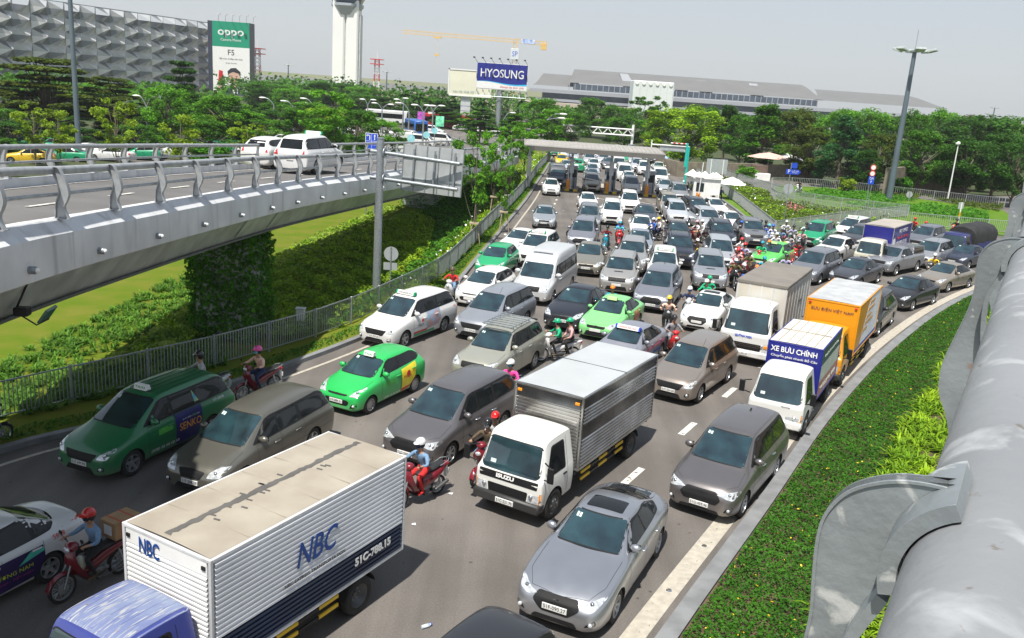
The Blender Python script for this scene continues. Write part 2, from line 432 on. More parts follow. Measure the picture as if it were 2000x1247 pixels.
# reflective road studs on the edge line, each one
studs=resample(offs(CR[3:26],-.78),2.25); s0=None
for i,p in enumerate(studs[:14]):
    if s0 is None:
        mb=MB(); mb.use(M_['chrome']); mb.cyl((0,0,.009),(0,0,.024),.065,.05,12); mb.use(mat('brass',(.45,.30,.10),.35,.9)); mb.box((-.03,-.02,.02),(.03,.02,.028)); s0=mb.build('road_stud'); o=s0
    else: o=dup(s0)
    o.location=p; tag(o,'round metal road stud in the cream edge line, '+('nearest the camera' if i==0 else 'number %s from the camera'%('two three four five six seven eight nine ten eleven twelve thirteen fourteen'.split()[i-1])),'road stud','studs along the edge line')

# ---------------------------------------------------------------- fences
PALE=mat('pale_fence_steel',(.40,.415,.42),.5,.3,.1,4)
def fence(name, label, cat, pts, h=1.1, step=2.4, m=None, bar=.11, br=.011, z=.13, group=None):
    m=m or M_['galv']; root=empty(name,pts[0]); tag(root,label,cat,group)
    O=Vector(pts[0]); P=resample(pts,step)
    if (P[-1]-pts[-1]).length>.6: P.append(Vector(pts[-1]))
    for i,p in enumerate(P):
        q=p-O; mb=MB(); mb.box((q.x-.035,q.y-.035,z),(q.x+.035,q.y+.035,z+h+.04),bev=.006); mb.build('post',m,root)
        if i+1<len(P):
            r=P[i+1]-O; t=(r-q); L=t.length; t.normalize(); mb=MB(); M=basis((q.x,q.y,z),t,Vector((-t.y,t.x,0)))
            for zz in (.1,h-.03): mb.box((.06,-.018,zz),(L-.06,.018,zz+.035),M)
            k=int(L/bar)
            for j in range(1,k): x=L*j/k; mb.box((x-br,-br,.13),(x+br,br,h-.03),M)
            mb.build('fence_panel',m,root)
    return root
FL=[G(u,v) for u,v in ((-30,838),(55,816),(265,764),(430,722),(635,660),(700,632),(760,603),(860,548),(912,497),(955,450),(1000,403),(1030,368),(1052,336),(1070,315),(1076,300))]
fence('verge_fence','long grey steel bar fence running between the left lane and the planted slope','fence',crom(FL,5))
fence('wedge_fence','pale steel fence along the toll road side of the wedge shaped flower bed','fence',[G(u,v) for u,v in ((1352,343),(1385,362),(1412,380),(1445,406),(1478,434),(1510,463))],m=PALE,step=2.2)
fence('bed_fence','pale steel fence behind the motorbikes at the foot of the flower bed','fence',[G(u,v) for u,v in ((1512,463),(1560,455),(1640,442),(1700,434),(1772,426))],m=PALE,step=3.0)
fence('bed_rear_fence','pale steel fence along the back of the wedge shaped flower bed','fence',[G(u,v) for u,v in ((1400,343),(1450,362),(1500,378),(1560,398),(1650,412),(1770,425))],m=PALE,step=3.0)
fence('garden_fence','white bar fence curving round the front of the hedge garden','fence',[G(u,v) for u,v in ((1505,368),(1504,390),(1520,401),(1560,409),(1660,427),(1750,439),(1840,448),(1930,456),(1990,460))],m=PALE,step=3.2,bar=.17,br=.013)
fence('garden_rear_fence','white bar fence along the far side of the hedge garden','fence',[G(u,v) for u,v in ((1507,367),(1560,367),(1640,373),(1740,384),(1850,397),(1960,408))],m=PALE,step=3.4,bar=.22,br=.014)
fence('wall_top_fence','grey fence above the stone wall under the trees','fence',[G(u,v) for u,v in ((1520,344),(1620,352),(1700,361))],m=M_['galv'],step=4,bar=.2,br=.02,h=1.5)

# ---------------------------------------------------------------- flyover
EO=[G(u,v,z) for u,v,z in ((0,485,6.9),(161,449.4,6.68),(274,426.8,6.5),(400,402,6.26),(515,380,5.98),(607,365,5.66),(736,348,5.15),(820,337,4.75),(904,325,4.3),(960,316,3.8),(1003,308,3.3))]
_ey,_ez=[p.y for p in EO],[p.z for p in EO]
ztop=lambda y: float(np.interp(y,_ey,_ez))
e0=EO[0]; t0=(EO[1]-EO[0]).normalized()
EO=[e0+Vector((1.2,-14,.3)),e0+Vector((.0,-6,.15))]+EO
tE=(EO[-1]-EO[-3]).normalized(); EO+= [EO[-1]+Vector((.3,16,-1.0)), EO[-1]+Vector((-3,38,-1.9))]
EO=crom(EO,5)
FLY=empty('flyover',(0,0,0)); tag(FLY,'light concrete flyover with steel girder and tube railings curving above the verge','flyover')
GIRD=mat('grey_green_steel_girder',(.42,.44,.40),.38,.3,.22,1.3,.1,8)
WD=6.2
def sweep(name, path, prof, m, parent, closed=False, sm=None, rng=None):
    """prof: (offset to the left of travel, height above edge line)"""
    mb=MB(); vs=[]; fs=[]; k=len(prof)
    P=path if rng is None else path[rng[0]:rng[1]]
    fr=[offs(P,-o) for (o,_) in prof]
    for i in range(len(P)):
        for j,(o,dz) in enumerate(prof): p=fr[j][i]; vs.append((p.x,p.y,P[i].z+dz))
    for i in range(len(P)-1):
        for j in range(k if closed else k-1): l=(j+1)%k; fs.append((i*k+j,i*k+l,(i+1)*k+l,(i+1)*k+j))
    mb.add(vs,fs); return mb.build(name,m,parent,sm)
sweep('parapet',EO,[(.02,-.70),(0,-.665),(0,0),(.25,.23),(.43,.23),(.46,.02),(.46,-.72)],M_['conc'],FLY,True,30)
sweep('deck',EO,[(.3,-.02),(WD-.3,-.02),(WD-.3,-.4),(.3,-.4)],mat('flyover_asphalt',(.13,.125,.12),.85,0,.12,.6,.3,80),FLY,True)
sweep('parapet',EO,[(WD-.4,-.66),(WD-.4,.23),(WD-.24,.23),(WD,0),(WD,-.70)],M_['conc'],FLY,True,30)
sweep('girder',EO,[(.25,-.68),(.78,-1.44),(WD-.78,-1.44),(WD-.25,-.68)],GIRD,FLY,False,30)
sweep('girder_flange',EO,[(.70,-1.44),(.70,-1.50),(WD-.70,-1.50),(WD-.70,-1.44)],mat('dark_steel',(.06,.065,.06),.5,.3),FLY,True)
mb=MB()
for P in resample(offs(EO,-2.9)[6:],4.0)[:22]:
    i=min(range(len(EO)),key=lambda i:abs(EO[i].y-P.y)); t=(EO[min(i+1,len(EO)-1)]-EO[i-1]).normalized(); s=Vector((t.y,-t.x,0))*.07
    q=P+Vector((0,0,.0)); mb.add([q-t*.7-s,q-t*.7+s,q+t*.7+s,q+t*.7-s],[(0,1,2,3)])
ribbon_pts=offs(EO,-5.7); vs=[]; fs=[]
for i,p in enumerate(ribbon_pts): q=offs(EO,-5.58)[i]; vs+=[(p.x,p.y,EO[i].z-.005),(q.x,q.y,EO[i].z-.005)]
for i in range(len(EO)-1): fs.append((2*i,2*i+1,2*i+3,2*i+2))
mb.add(vs,fs); mb.build('lane_line',LINE,FLY)
# bracket post: curved web between two flanges, leaning over the road
def bracket_poly(sc_=1.0, n=4):
    out=[(-.02,1.03),(.05,1.07),(.13,1.05),(.19,.93),(.26,.76),(.30,.55),(.27,.42),(.20,.28),(.20,.18),(.26,.02)]
    inn=[(.02,.02),(.04,.20),(.06,.36),(.12,.52),(.12,.66),(.08,.82),(.03,.93),(-.02,.95)]
    return [(a*sc_,b*sc_) for a,b in crom([(*p,0) for p in out],n) for a,b in [(a,b)]] if False else ([tuple(p.xy) for p in crom([(*p,0) for p in out],n)],[tuple(p.xy) for p in crom([(*p,0) for p in inn],n)])
def bracket_mesh(wd=.13, th=.014):
    o,i_=bracket_poly(); mb=MB()
    mb.prism(o+i_,-.009,.009)
    for line,sgn in ((o,1),(i_,1)):
        vs=[]; fs=[]; n=len(line)
        for k,(a,b) in enumerate(line):
            a0,b0=line[max(k-1,0)]; a1,b1=line[min(k+1,n-1)]; tx,tz=a1-a0,b1-b0; l=math.hypot(tx,tz) or 1; nx,nz=-tz/l*th,tx/l*th
            vs+=[(-wd/2,a+nx,b+nz),(wd/2,a+nx,b+nz),(wd/2,a,b),(-wd/2,a,b)]
        for k in range(n-1):
            for j in range(4): fs.append((4*k+j,4*k+(j+1)%4,4*k+4+(j+1)%4,4*k+4+j))
        fs+=[(0,1,2,3),(4*n-1,4*n-2,4*n-3,4*n-4)]
        mb.add(vs,fs)
    mb.box((-.1,-.02,0),(.1,.30,.02))
    return mb
bm0=bracket_mesh().build('railing_post',M_['rail'],FLY,45)
BR=bm0.data; bpy.data.objects.remove(bm0)
def put_post(p,t,parent,flip=1,name='railing_post',s=1.0):
    o=bpy.data.objects.new(name,BR); col.objects.link(o); o.parent=parent
    out=Vector((t.y,-t.x,0))*flip
    o.matrix_local=Matrix(((t.x*s,out.x*s,0,p[0]),(t.y*s,out.y*s,0,p[1]),(0,0,s,p[2]),(0,0,0,1))); return o
for off,fl in ((-.20,1),(-(WD-.20),-1)):
    line=offs(EO,off); rs=resample(line[3:],2.35)
    for p in rs:
        i=min(range(len(line)),key=lambda i:abs(line[i].y-p.y)); t=(line[min(i+1,len(line)-1)]-line[max(i-1,0)]); t.z=0; t.normalize()
        put_post((p.x-t.y*.09*fl,p.y+t.x*.09*fl,p.z+.23),t,FLY,fl,s=.86)
    top=[Vector((p.x,p.y,p.z+.23+.86)) for p in offs(EO,off-.12*fl if fl>0 else off+.12)]
    mid=[Vector((p.x,p.y,p.z+.23+.43)) for p in offs(EO,off-.08*fl if fl>0 else off+.08)]
    mb=MB(); mb.tube(top,.075,10); mb.build('top_rail',M_['rail'],FLY,60)
    mb=MB(); mb.tube(mid,.037,8); mb.build('lower_rail',M_['rail'],FLY,60)
# round bulkhead lamps on the parapet face, expansion-joint combs, floodlight
rs=resample(EO[8:],2.9)
for i,p in enumerate(rs[:17]):
    k=min(range(len(EO)),key=lambda i:abs(EO[i].y-p.y)); t=(EO[k+1]-EO[k-1]); t.z=0; t.normalize(); out=Vector((t.y,-t.x,0))
    c=Vector((p.x,p.y,p.z-.47)); mb=MB(); mb.use(M_['galv'])
    for j in range(4): mb.cyl(c+out*(.0+j*.028),c+out*(.022+j*.028),.066,n=14)
    mb.cyl(c,c+out*.12,.058,n=14); mb.use(M_['white']); mb.sphere(c+out*.12,.048,10,6); mb.build('bulkhead_lamp',None,FLY,45)
def at_y(line,y):
    for a,b in zip(line,line[1:]):
        if a.y<=y<=b.y: return a.lerp(b,(y-a.y)/(b.y-a.y)),(b-a).normalized()
    return line[-1],Vector((0,1,0))
for u,v in ((514,440),(587,425)):
    y=Gf(u,v,lambda y:ztop(y)-.9).y; p,t=at_y(EO,y); t.z=0; t.normalize(); s=Vector((-t.y,t.x,0)); mb=MB()
    for j in range(12):
        f=j/12; q=Vector((p.x,p.y,p.z-.71-.70*f))+s*(.23+.50*f); mb.add([q-t*.08,q+t*.08,q+t*.08+Vector((0,0,-.034))+s*.022,q-t*.08+Vector((0,0,-.034))+s*.022],[(0,1,2,3)])
    mb.build('expansion_joint_comb',M_['ink'],FLY)
p,t=at_y(EO,Gf(90,590,lambda y:ztop(y)-1.1).y); t.z=0; s=Vector((-t.y,t.x,0))
c=p+s*.58+Vector((0,0,-1.32)); mb=MB(); mb.use(M_['black']); mb.tube([p+s*.25+Vector((0,0,-.62)),p+s*.42+Vector((0,0,-.98)),c],.02,6)
mb.box((-.09,-.12,-.06),(.09,.12,.09),basis(c-s*.12,t,s),.015); mb.use(mat('floodlight_glass',(.05,.13,.09),.15,0,.1,3)); mb.box((-.2,-.025,-.14),(.2,.025,.14),basis(c-s*.38+t*.35-Vector((0,0,.12)),t,s+Vector((0,0,.7)))); mb.use(M_['black']); mb.tube([c,c-s*.3+t*.1-Vector((0,0,.25)),c-s*.4+t*.35-Vector((0,0,.2))],.014,6)
mb.build('floodlight',None,FLY)
# ---------------------------------------------------------------- the bridge we stand on

NB=empty('bridge_railing',(0,0,0)); tag(NB,'thick weathered grey tube railing with curved cast brackets in the right foreground','railing')
D=Vector((math.sin(R(30.3)),math.cos(R(30.3)),0)); N=Vector((D.y,-D.x,0))
PIPE=mat('weathered_grey_pipe_paint',(.245,.255,.265),.5,.1,.10,2.2,.12,30,detail=8)
def scuff(m,c,lo,hi,scale=5,stretch=(1,1,1)):
    n=m.node_tree; b=n.nodes['Principled BSDF']; L=n.links.new; src=b.inputs['Base Color'].links[0].from_socket
    tc=n.nodes.new('ShaderNodeTexCoord'); mp=n.nodes.new('ShaderNodeMapping'); mp.inputs['Scale'].default_value=stretch; L(tc.outputs['Object'],mp.inputs[0])
    nz=n.nodes.new('ShaderNodeTexNoise'); nz.inputs['Scale'].default_value=scale; nz.inputs['Detail'].default_value=7; nz.inputs['Distortion'].default_value=.6; L(mp.outputs[0],nz.inputs[0])
    rp=n.nodes.new('ShaderNodeMapRange'); rp.inputs[1].default_value=lo; rp.inputs[2].default_value=hi; L(nz.outputs[0],rp.inputs[0])
    mx=n.nodes.new('ShaderNodeMix'); mx.data_type='RGBA'; mx.inputs[7].default_value=(*c,1); L(src,mx.inputs[6]); L(rp.outputs[0],mx.inputs[0]); L(mx.outputs[2],b.inputs['Base Color'])
scuff(PIPE,(.38,.39,.40),.57,.68,12); scuff(PIPE,(.16,.14,.12),.68,.74,30)
scuff(M_['conc'],(.38,.385,.39),.56,.76,2.2,(1,1,.10)); BRK=mat('cast_bracket_metal',(.25,.275,.285),.45,.35,.16,7,.10,60,detail=8); scuff(BRK,(.55,.56,.55),.64,.70,22); scuff(BRK,(.30,.14,.06),.70,.76,7)
PA,PH,PR=.085,.37,.09
PA,PH,PR=.020,.35,.06
c0=Vector((0,0,H))+N*PA-Vector((0,0,PH))
mb=MB(); mb.tube([c0+D*t for t in (-2.5,-1,0,1,2,4,8,16,30,60)],PR,40); mb.build('top_rail',PIPE,NB,60)
mb=MB(); mb.tube([c0-N*.02+D*t-Vector((0,0,.5)) for t in (-2.5,0,4,16,60)],.05,16); mb.build('lower_rail',PIPE,NB,60)
def near_bracket(t, i):
    P=c0+D*t; M=Matrix(((D.x,-N.x,0,P.x),(D.y,-N.y,0,P.y),(0,0,1,P.z),(0,0,0,1)))   # local x along the rail, y towards the road, z up
    mb=MB(); r=PR+.002
    sad=[( r*math.sin(a), r*math.cos(a)) for a in [R(x) for x in range(24,112,6)]]
    ro=r+.014; wsd=[( ro*math.sin(a), ro*math.cos(a)) for a in [R(x) for x in range(30,112,6)]]
    outl=[(.040,.064),(.058,.063),(.078,.059),(.098,.050),(.114,.038),(.125,.022),(.131,.004),(.132,-.02),(.130,-.05),(.127,-.09),(.132,-.14),(.150,-.22),(.166,-.30),(.160,-.38),(.125,-.46),(.10,-.60),(.13,-.80),(.17,-.98)]
    outl=[tuple(p.xy) for p in crom([(*p,0) for p in outl],4)]
    inn=[(.06,-.98),(.02,-.80),(.0,-.62),(.02,-.46),(.06,-.32),(.085,-.22),(.096,-.15),(.097,-.10),(.090,-.07),(.074,-.03)]
    inn=[tuple(p.xy) for p in crom([(*p,0) for p in inn],4)]
    poly=wsd+inn[::-1]+outl[::-1]
    mb.prism(poly,-.007,.007,M)
    def flange(line,wd,th,side):
        n=len(line); vs=[]; fs=[]
        for k,(a,b) in enumerate(line):
            a0,b0=line[max(k-1,0)]; a1,b1=line[min(k+1,n-1)]; tx,tz=a1-a0,b1-b0; l=math.hypot(tx,tz) or 1; nx,nz=tz/l*th*side,-tx/l*th*side
            vs+=[(-wd,a+nx,b+nz),(wd,a+nx,b+nz),(wd,a,b),(-wd,a,b)]
        for k in range(n-1):
            for j in range(4): fs.append((4*k+j,4*k+(j+1)%4,4*k+4+(j+1)%4,4*k+4+j))
        fs+=[(0,1,2,3),(4*n-1,4*n-2,4*n-3,4*n-4)]; mb.add(vs,fs,M)
    flange(sad,.052,.014,-1); flange(inn,.040,.010,-1)
    # thin rim on the outer edge of the web
    flange(outl,.009,.003,1)
    o=mb.build('bracket',BRK,NB,40)
    bv=o.modifiers.new('b','BEVEL'); bv.width=.0025; bv.segments=2; bv.limit_method='ANGLE'
    for s in (-.035,.035):
        mb=MB(); mb.sphere((s,-.040,.038),.017,12,8,M,(1,.6,.9)); mb.build('bolt_head',M_['galv'],NB,60)
for i in range(-1,14): near_bracket(.75+1.83*i,i)
mb=MB(); mb.use(M_['conc'])
def nbp(o,z): q=c0-N*o; return (q.x,q.y,H-PH+z)
pr=[(-.12,-1.0),(.03,-1.0),(.18,-1.28),(.18,-2.1),(-.3,-2.1),(-.3,-1.3)]
vs=[];fs=[]
for t in (-6,60):
    for a,b in pr: q=c0-N*a+D*t; vs.append((q.x,q.y,H-PH+b))
n=len(pr); mb.add(vs,[(i,(i+1)%n,n+(i+1)%n,n+i) for i in range(n)]+[tuple(range(n)),tuple(range(n,2*n))])
PB=mb.build('bridge_parapet',M_['conc']); tag(PB,'pale concrete parapet edge below the foreground railing','parapet')
mb=MB(); vs=[]
for t in (-6,60):
    for a in (-.3,-3.2): q=c0-N*a+D*t; vs.append((q.x,q.y,H-PH-1.3))
mb.add(vs,[(0,1,3,2)]); tag(mb.build('footway',mat('footway_concrete',(.30,.30,.30),.9,0,.12,3)),kind='structure')
# ================================================================ STRUCTURES
def thing(name,label,cat,loc=(0,0,0),rz=0,group=None): return tag(empty(name,loc,rz),label,cat,group)
# ---- sign gantry seen from the back
p0=G(735,577); GS=thing('sign_gantry','tall grey steel pole carrying a large road sign seen from the back, beside the flyover','sign gantry')
mb=MB(); mb.cyl((p0.x,p0.y,0),(p0.x,p0.y,7.15),.19,.16,20); mb.cyl((p0.x,p0.y,7.15),(p0.x,p0.y,7.2),.175,n=20); mb.build('pole',M_['galv'],GS,40)
TL,TR,BRr,BL=Gd(787,283,40.2),Gd(905,295,38.9),Gd(899,390,38.9),Gd(781,372,40.2)
a0=Gd(756,301,39.6); a1=Gd(898,321,38.8); b0=Gd(754,352,39.6); b1=Gd(893,371,38.8)
for a,b in ((a0,a1),(b0,b1)):
    mb=MB(); mb.tube([Vector((p0.x,p0.y,a.z+.05))-(b-a).normalized()*.45,Vector((p0.x,p0.y,a.z+.05)),b],.085,12); mb.build('arm',M_['galv'],GS,50)
    mb=MB(); q=Vector((p0.x,p0.y,a.z+.05)); d=(b-a).normalized()
    for k in (.25,.55):
        for s in range(6):
            an=s*math.pi/3; r=.30; mb.tube([q+d*.2,q+d*(.2+.05)+Vector((0,math.cos(an)*r*.8,math.sin(an)*r*.8)),q+d*.62],.013,4)
    mb.cyl(q+d*.2,q+d*.24,.24,n=12); mb.build('arm_flange',M_['galv'],GS,40)
ex=(TR-TL).normalized(); ez=(TL-BL).normalized(); nrm=ex.cross(ez).normalized()
if nrm.y<0: nrm=-nrm
mb=MB(); mb.use(mat('sign_back_sheet',(.50,.52,.52),.45,.4,.08,2)); W_=(TR-TL).length; H_=(TL-BL).length
Mx=Matrix(((ex.x,ez.x,nrm.x,BL.x),(ex.y,ez.y,nrm.y,BL.y),(ex.z,ez.z,nrm.z,BL.z),(0,0,0,1))) @ Matrix.Translation((0,0,.12))
Wt=W_; Ht=(TL-BL).length*.5+(TR-BRr).length*.5
mb.box((0,0,0),(Wt,Ht,.02),Mx)
mb.use(M_['galv'])
for k in range(6): x=Wt*k/5; mb.box((x-.02,-.0,-.05),(x+.02,Ht,0),Mx)
for y in (.28,.72): mb.box((0,Ht*y-.02,-.04),(Wt,Ht*y+.02,.0),Mx)
mb.build('sign_panel',None,GS)
for k in (.2,.55,.88):
    mb=MB(); mb.cyl(Mx@Vector((Wt*k,Ht*.12,-.12)),Mx@Vector((Wt*k,Ht*.92,-.12)),.045,n=8); mb.build('strut',M_['galv'],GS,50)
# ---- signs
def round_sign_back(u,v,hgt,r,label,z=.13,plate=False,face=None):
    p=G(u,v,z); t=thing('round_sign',label,'road sign',p)
    mb=MB(); mb.cyl((0,0,0),(0,0,hgt+r),.03,n=10); mb.build('pole',M_['galv'],t,40)
    mb=MB(); mb.cyl((0,.035,hgt),(0,.05,hgt),r,n=28); mb.build('disc',face or mat('sign_back_grey',(.42,.45,.46),.5,.3,.06,3),t,30)
    if plate: mb=MB(); mb.box((-r,.035,hgt-r-.42),(r*.9,.05,hgt-r-.08)); mb.build('plate',mat('sign_back_grey'),t)
    return t
round_sign_back(761,578,1.95,.33,'round sign back with a small plate below it beside the gantry pole',plate=True)
round_sign_back(1530,440,3.0,.42,'round grey road sign back on a thin pole in the wedge shaped flower bed')
round_sign_back(1768,428,2.3,.30,'round grey sign back on a pole by the hedge garden')
p=G(587,640,.13); t=thing('junction_box','pale grey electrical box standing in the shrubs by the fence','electrical box',p); mb=MB(); mb.box((-.16,-.12,0),(.16,.12,.75),bev=.02); mb.build('cabinet',M_['white'],t); mb=MB(); mb.box((-.19,-.15,.75),(.19,.15,.80),bev=.01); mb.build('lid',M_['conc'],t)
def arrows_sign():
    p=Gd(726,276,62); t=thing('lane_sign','blue lane sign with a left turn arrow and a straight arrow beyond the flyover','road sign',(p.x,p.y,0))
    mb=MB(); mb.cyl((-.3,0,0),(-.3,0,p.z),.05,n=8); mb.cyl((.3,0,0),(.3,0,p.z),.05,n=8); mb.build('posts',M_['galv'],t)
    w,h=.43,.54; zc=p.z; mb=MB(); mb.use(M_['white']); mb.box((-w,-.08,zc-h),(w,-.06,zc+h)); mb.use(M_['blue']); mb.box((-w+.03,-.085,zc+.02),(-.01,-.07,zc+h-.03)); mb.box((.01,-.085,zc+.02),(w-.03,-.07,zc+h-.03)); mb.box((-w+.03,-.085,zc-h+.03),(-.01,-.07,zc-.01)); mb.box((.01,-.085,zc-h+.03),(w-.03,-.07,zc-.01)); mb.build('panel',None,t)
    mb=MB(); mb.box((-.15,-.1,zc+.08),(-.09,-.09,zc+.4)); mb.box((-.30,-.1,zc+.36),(-.09,-.09,zc+.42)); mb.prism([(-.38,zc+.39),(-.27,zc+.31),(-.27,zc+.47)],-.1,-.09,axis='y')
    mb.box((.19,-.1,zc+.08),(.24,-.09,zc+.36)); mb.prism([(.215,zc+.48),(.14,zc+.34),(.29,zc+.34)],-.1,-.09,axis='y'); mb.build('arrow',M_['white'],t)
    for x,tx in ((-.21,'QUỐC NỘI\nDomestic'),(.21,'GA\nQUỐC TẾ\nInternational')): text_at('lettering',tx,.09,basis((x,-.1,zc-.2),(1,0,0),(0,0,1)),M_['white'],t,width=.32)
arrows_sign()
# ---- toll plaza
x0=Gd(1024,290,86).x; x1=Gd(1297,310,86).x
TC=thing('toll_canopy','long flat grey standing seam canopy roof spanning the toll lanes','canopy',((x0+x1)/2,88,0))
cx=(x0+x1)/2; w=(x1-x0)/2
mb=MB(); mb.use(mat('fawn_metal_roof',(.36,.34,.31),.5,.1,.08,1.2)); mb.add([(-w,-2.6,4.42),(w,-2.6,4.42),(w-.2,2.2,4.78),(-w+.3,2.2,4.78)],[(0,1,2,3)])
k=34
for i in range(k): x=-w+2*w*i/(k-1); mb.box((x-.03,-2.6,4.425),(x+.03,2.2,4.45),Matrix(((1,0,0,0),(0,1,0,0),(0,.075,1,.2),(0,0,0,1))))
mb.build('roof',None,TC)
mb=MB(); mb.prism([(-2.62,4.43),(-2.5,3.98),(2.2,4.2),(2.3,4.74)],-w,w); mb.build('fascia',mat('fawn_fascia',(.27,.255,.235),.55,.1,.1,.6),TC)
for i,(u,v) in enumerate(((1033,352),(1115,378),(1194,384),(1267,390))):
    p=G(u,v) if i else Vector((x0+.6,88,0)); mb=MB(); X=p.x-cx; mb.cyl((X,1.2,0),(X,1.2,4.3),.13,n=12); mb.use(mat('ceramic_blue_grey_panel',(.55,.60,.66),.4)); mb.use(M_['white']) if i==0 else None
    mb.box((X-.22,.7,0 if i==0 else 1.8),(X+.22,.95,3.2),bev=.02); mb.build('column',None,TC,40)
ISM=line_mat('kerb_yellow',(.75,.48,.02),.6)
def island(u,v,idx,label):
    p=G(u,v); t=thing('toll_island',label,'traffic island',(p.x,p.y,0))
    mb=MB(); mb.use(mat('island_concrete',(.36,.32,.27),.85,0,.15,2)); mb.prism([(-.75,-.55),(.75,-.55),(.6,-.9),(-.6,-.9)] if 0 else [(-.62,-.9),(.62,-.9),(.75,-.5),(.75,6.6),(-.75,6.6),(-.75,-.5)],0,.2,axis='z'); mb.build('base',None,t)
    for k,(a,b) in enumerate(((-.62,-.2),(-.2,.22),(.22,.62))):
        mb=MB(); mb.use(M_['yellow'] if k%2==0 else M_['ink']); mb.box((a,-.935,0),(b,-.903,.215)); mb.use(M_['yellow'] if k%2 else M_['ink']); mb.box((-.78,-.5+k*1.2,0),(-.752,.1+k*1.2,.21)); mb.box((.752,-.5+k*1.2,0),(.78,.1+k*1.2,.21)); mb.build('kerb_stripe',None,t)
    return p
def barrier(p,up,dx,label):
    t=thing('barrier_gate',label,'barrier',(p.x,p.y,.2)); mb=MB(); mb.box((-.17,-.15,0),(.17,.15,.98),bev=.02); mb.build('housing',M_['orange'],t)
    mb=MB(); a=R(up); s=-1 if dx<0 else 1
    for k in range(6):
        mb.use(M_['white'] if k%2==0 else M_['red']) if k in (4,) else mb.use(M_['white']); q0=Vector((s*math.cos(a)*k*.5,-.2,.85+math.sin(a)*k*.5)); q1=Vector((s*math.cos(a)*(k+1)*.5,-.2,.85+math.sin(a)*(k+1)*.5)); mb.cyl(q0,q1,.045,n=6)
    mb.build('arm',None,t)
def toll_booth(p,label):
    t=thing('toll_booth',label,'toll booth',(p.x,p.y,.2)); mb=MB(); mb.use(mat('booth_panel',(.36,.39,.43),.5,.2)); mb.box((-.5,0,0),(.5,1.9,1.0),bev=.02); mb.box((-.5,0,1.75),(.5,1.9,2.1),bev=.02)
    for x in (-.5,.42):
        for y in (0,1.82): mb.box((x,y,1.0),(x+.08,y+.08,1.75))
    mb.build('cabin',None,t); mb=MB(); mb.box((-.46,.04,1.0),(.46,1.86,1.75)); mb.build('window',mat('dark_glass',(.02,.03,.035),.08,0,.1,2,coat=.5),t)
    mb=MB(); mb.box((-.6,-.15,2.1),(.6,2.05,2.17)); mb.build('roof',M_['white'],t)
ord_=('first','second','third')
for i,(u,v) in enumerate(((1114,372),(1190,377),(1267,383))):
    p=island(u,v,i,f'striped yellow and black toll island, {ord_[i]} from the left under the canopy')
    q=p+Vector((-.35,-.55,0)); barrier(q,(88,8,88)[i],-1,(f'orange barrier housing with its arm raised on the leftmost toll island','orange barrier housing with its white arm lowered across the second lane','orange barrier housing with its arm raised on the third toll island')[i])
    toll_booth(p+Vector((.15,1.2,0)),f'narrow grey toll booth on the {ord_[i]} island from the left')
    c=thing('bollard_camera',f'black camera post in front of the booth on the {ord_[i]} toll island','camera post',(p.x+.25,p.y-.4,.2)); mb=MB(); mb.cyl((0,0,0),(0,0,1.9),.04,n=8); mb.build('post',M_['black'],c); mb=MB(); mb.box((-.1,-.2,1.8),(.1,.1,1.95),bev=.01); mb.build('camera',M_['black'],c)
# right cabin
p=G(1378,398); K=thing('guard_cabin','white guard cabin with white canopies on its roof right of the toll','cabin',(p.x,p.y,0))
mb=MB(); mb.box((-1.35,0,.0),(1.25,2.6,2.35),bev=.03); mb.build('wall',M_['white'],K)
mb=MB(); mb.box((-1.1,-.012,1.1),(-.35,.0,1.95)); mb.box((-1.365,.4,1.1),(-1.35,1.8,1.95)); mb.build('window',mat('dark_glass'),K)
mb=MB(); mb.box((-1.5,-.15,2.35),(1.4,2.75,2.45),bev=.02); mb.build('roof',M_['white'],K)
mb=MB(); mb.use(mat('ac_unit_plastic',(.62,.60,.55),.5)); mb.box((.35,-.3,.4),(1.05,-.02,.95),bev=.02); mb.use(M_['ink']); mb.cyl((.62,-.305,.68),(.62,-.3,.68),.2,n=14); mb.build('air_conditioner',None,K)
FAB=mat('white_umbrella_fabric',(.74,.73,.70),.85,0,.06,3)
for i,(dx,dy,r,hh) in enumerate(((-.9,.4,.75,.5),(-.2,1.0,.7,.55),(.5,.6,.7,.5),(1.0,1.5,.8,.45),(-1.3,1.6,.8,.6))):
    mb=MB(); 
    for j in range(8):
        a0,a1=j*math.pi/4,(j+1)*math.pi/4
        mb.add([(dx,dy,2.5+hh),(dx+r*math.cos(a0),dy+r*math.sin(a0),2.5),(dx+r*math.cos(a1),dy+r*math.sin(a1),2.5)],[(0,1,2)])
    mb.build('fabric_canopy',FAB,K)
barrier(G(1360,400)+Vector((0,-.3,0)),88,1,'orange barrier housing with raised arm in front of the white guard cabin')
def umbrella(u,v,r,zt,m,label,cat='umbrella'):
    p=G(u,v); t=thing('umbrella',label,cat,(p.x,p.y,0)); mb=MB(); mb.cyl((0,0,0),(0,0,zt),.035,n=8); mb.build('pole',M_['white'],t)
    mb=MB(); n=8
    for j in range(n):
        a0,a1=j*2*math.pi/n,(j+1)*2*math.pi/n; am=(a0+a1)/2
        A=[(0,0,zt),(r*.5*math.cos(a0),r*.5*math.sin(a0),zt-.28),(r*.48*math.cos(am),r*.48*math.sin(am),zt-.31),(r*.5*math.cos(a1),r*.5*math.sin(a1),zt-.28),(r*math.cos(a0),r*math.sin(a0),zt-.72),(r*.93*math.cos(am),r*.93*math.sin(am),zt-.70),(r*math.cos(a1),r*math.sin(a1),zt-.72)]
        mb.add(A,[(0,1,2),(0,2,3),(1,4,5,2),(2,5,6,3)])
    mb.build('canopy',m,t); return t
umbrella(1425,392,1.5,2.4,FAB,'large white umbrella beside the guard cabin')
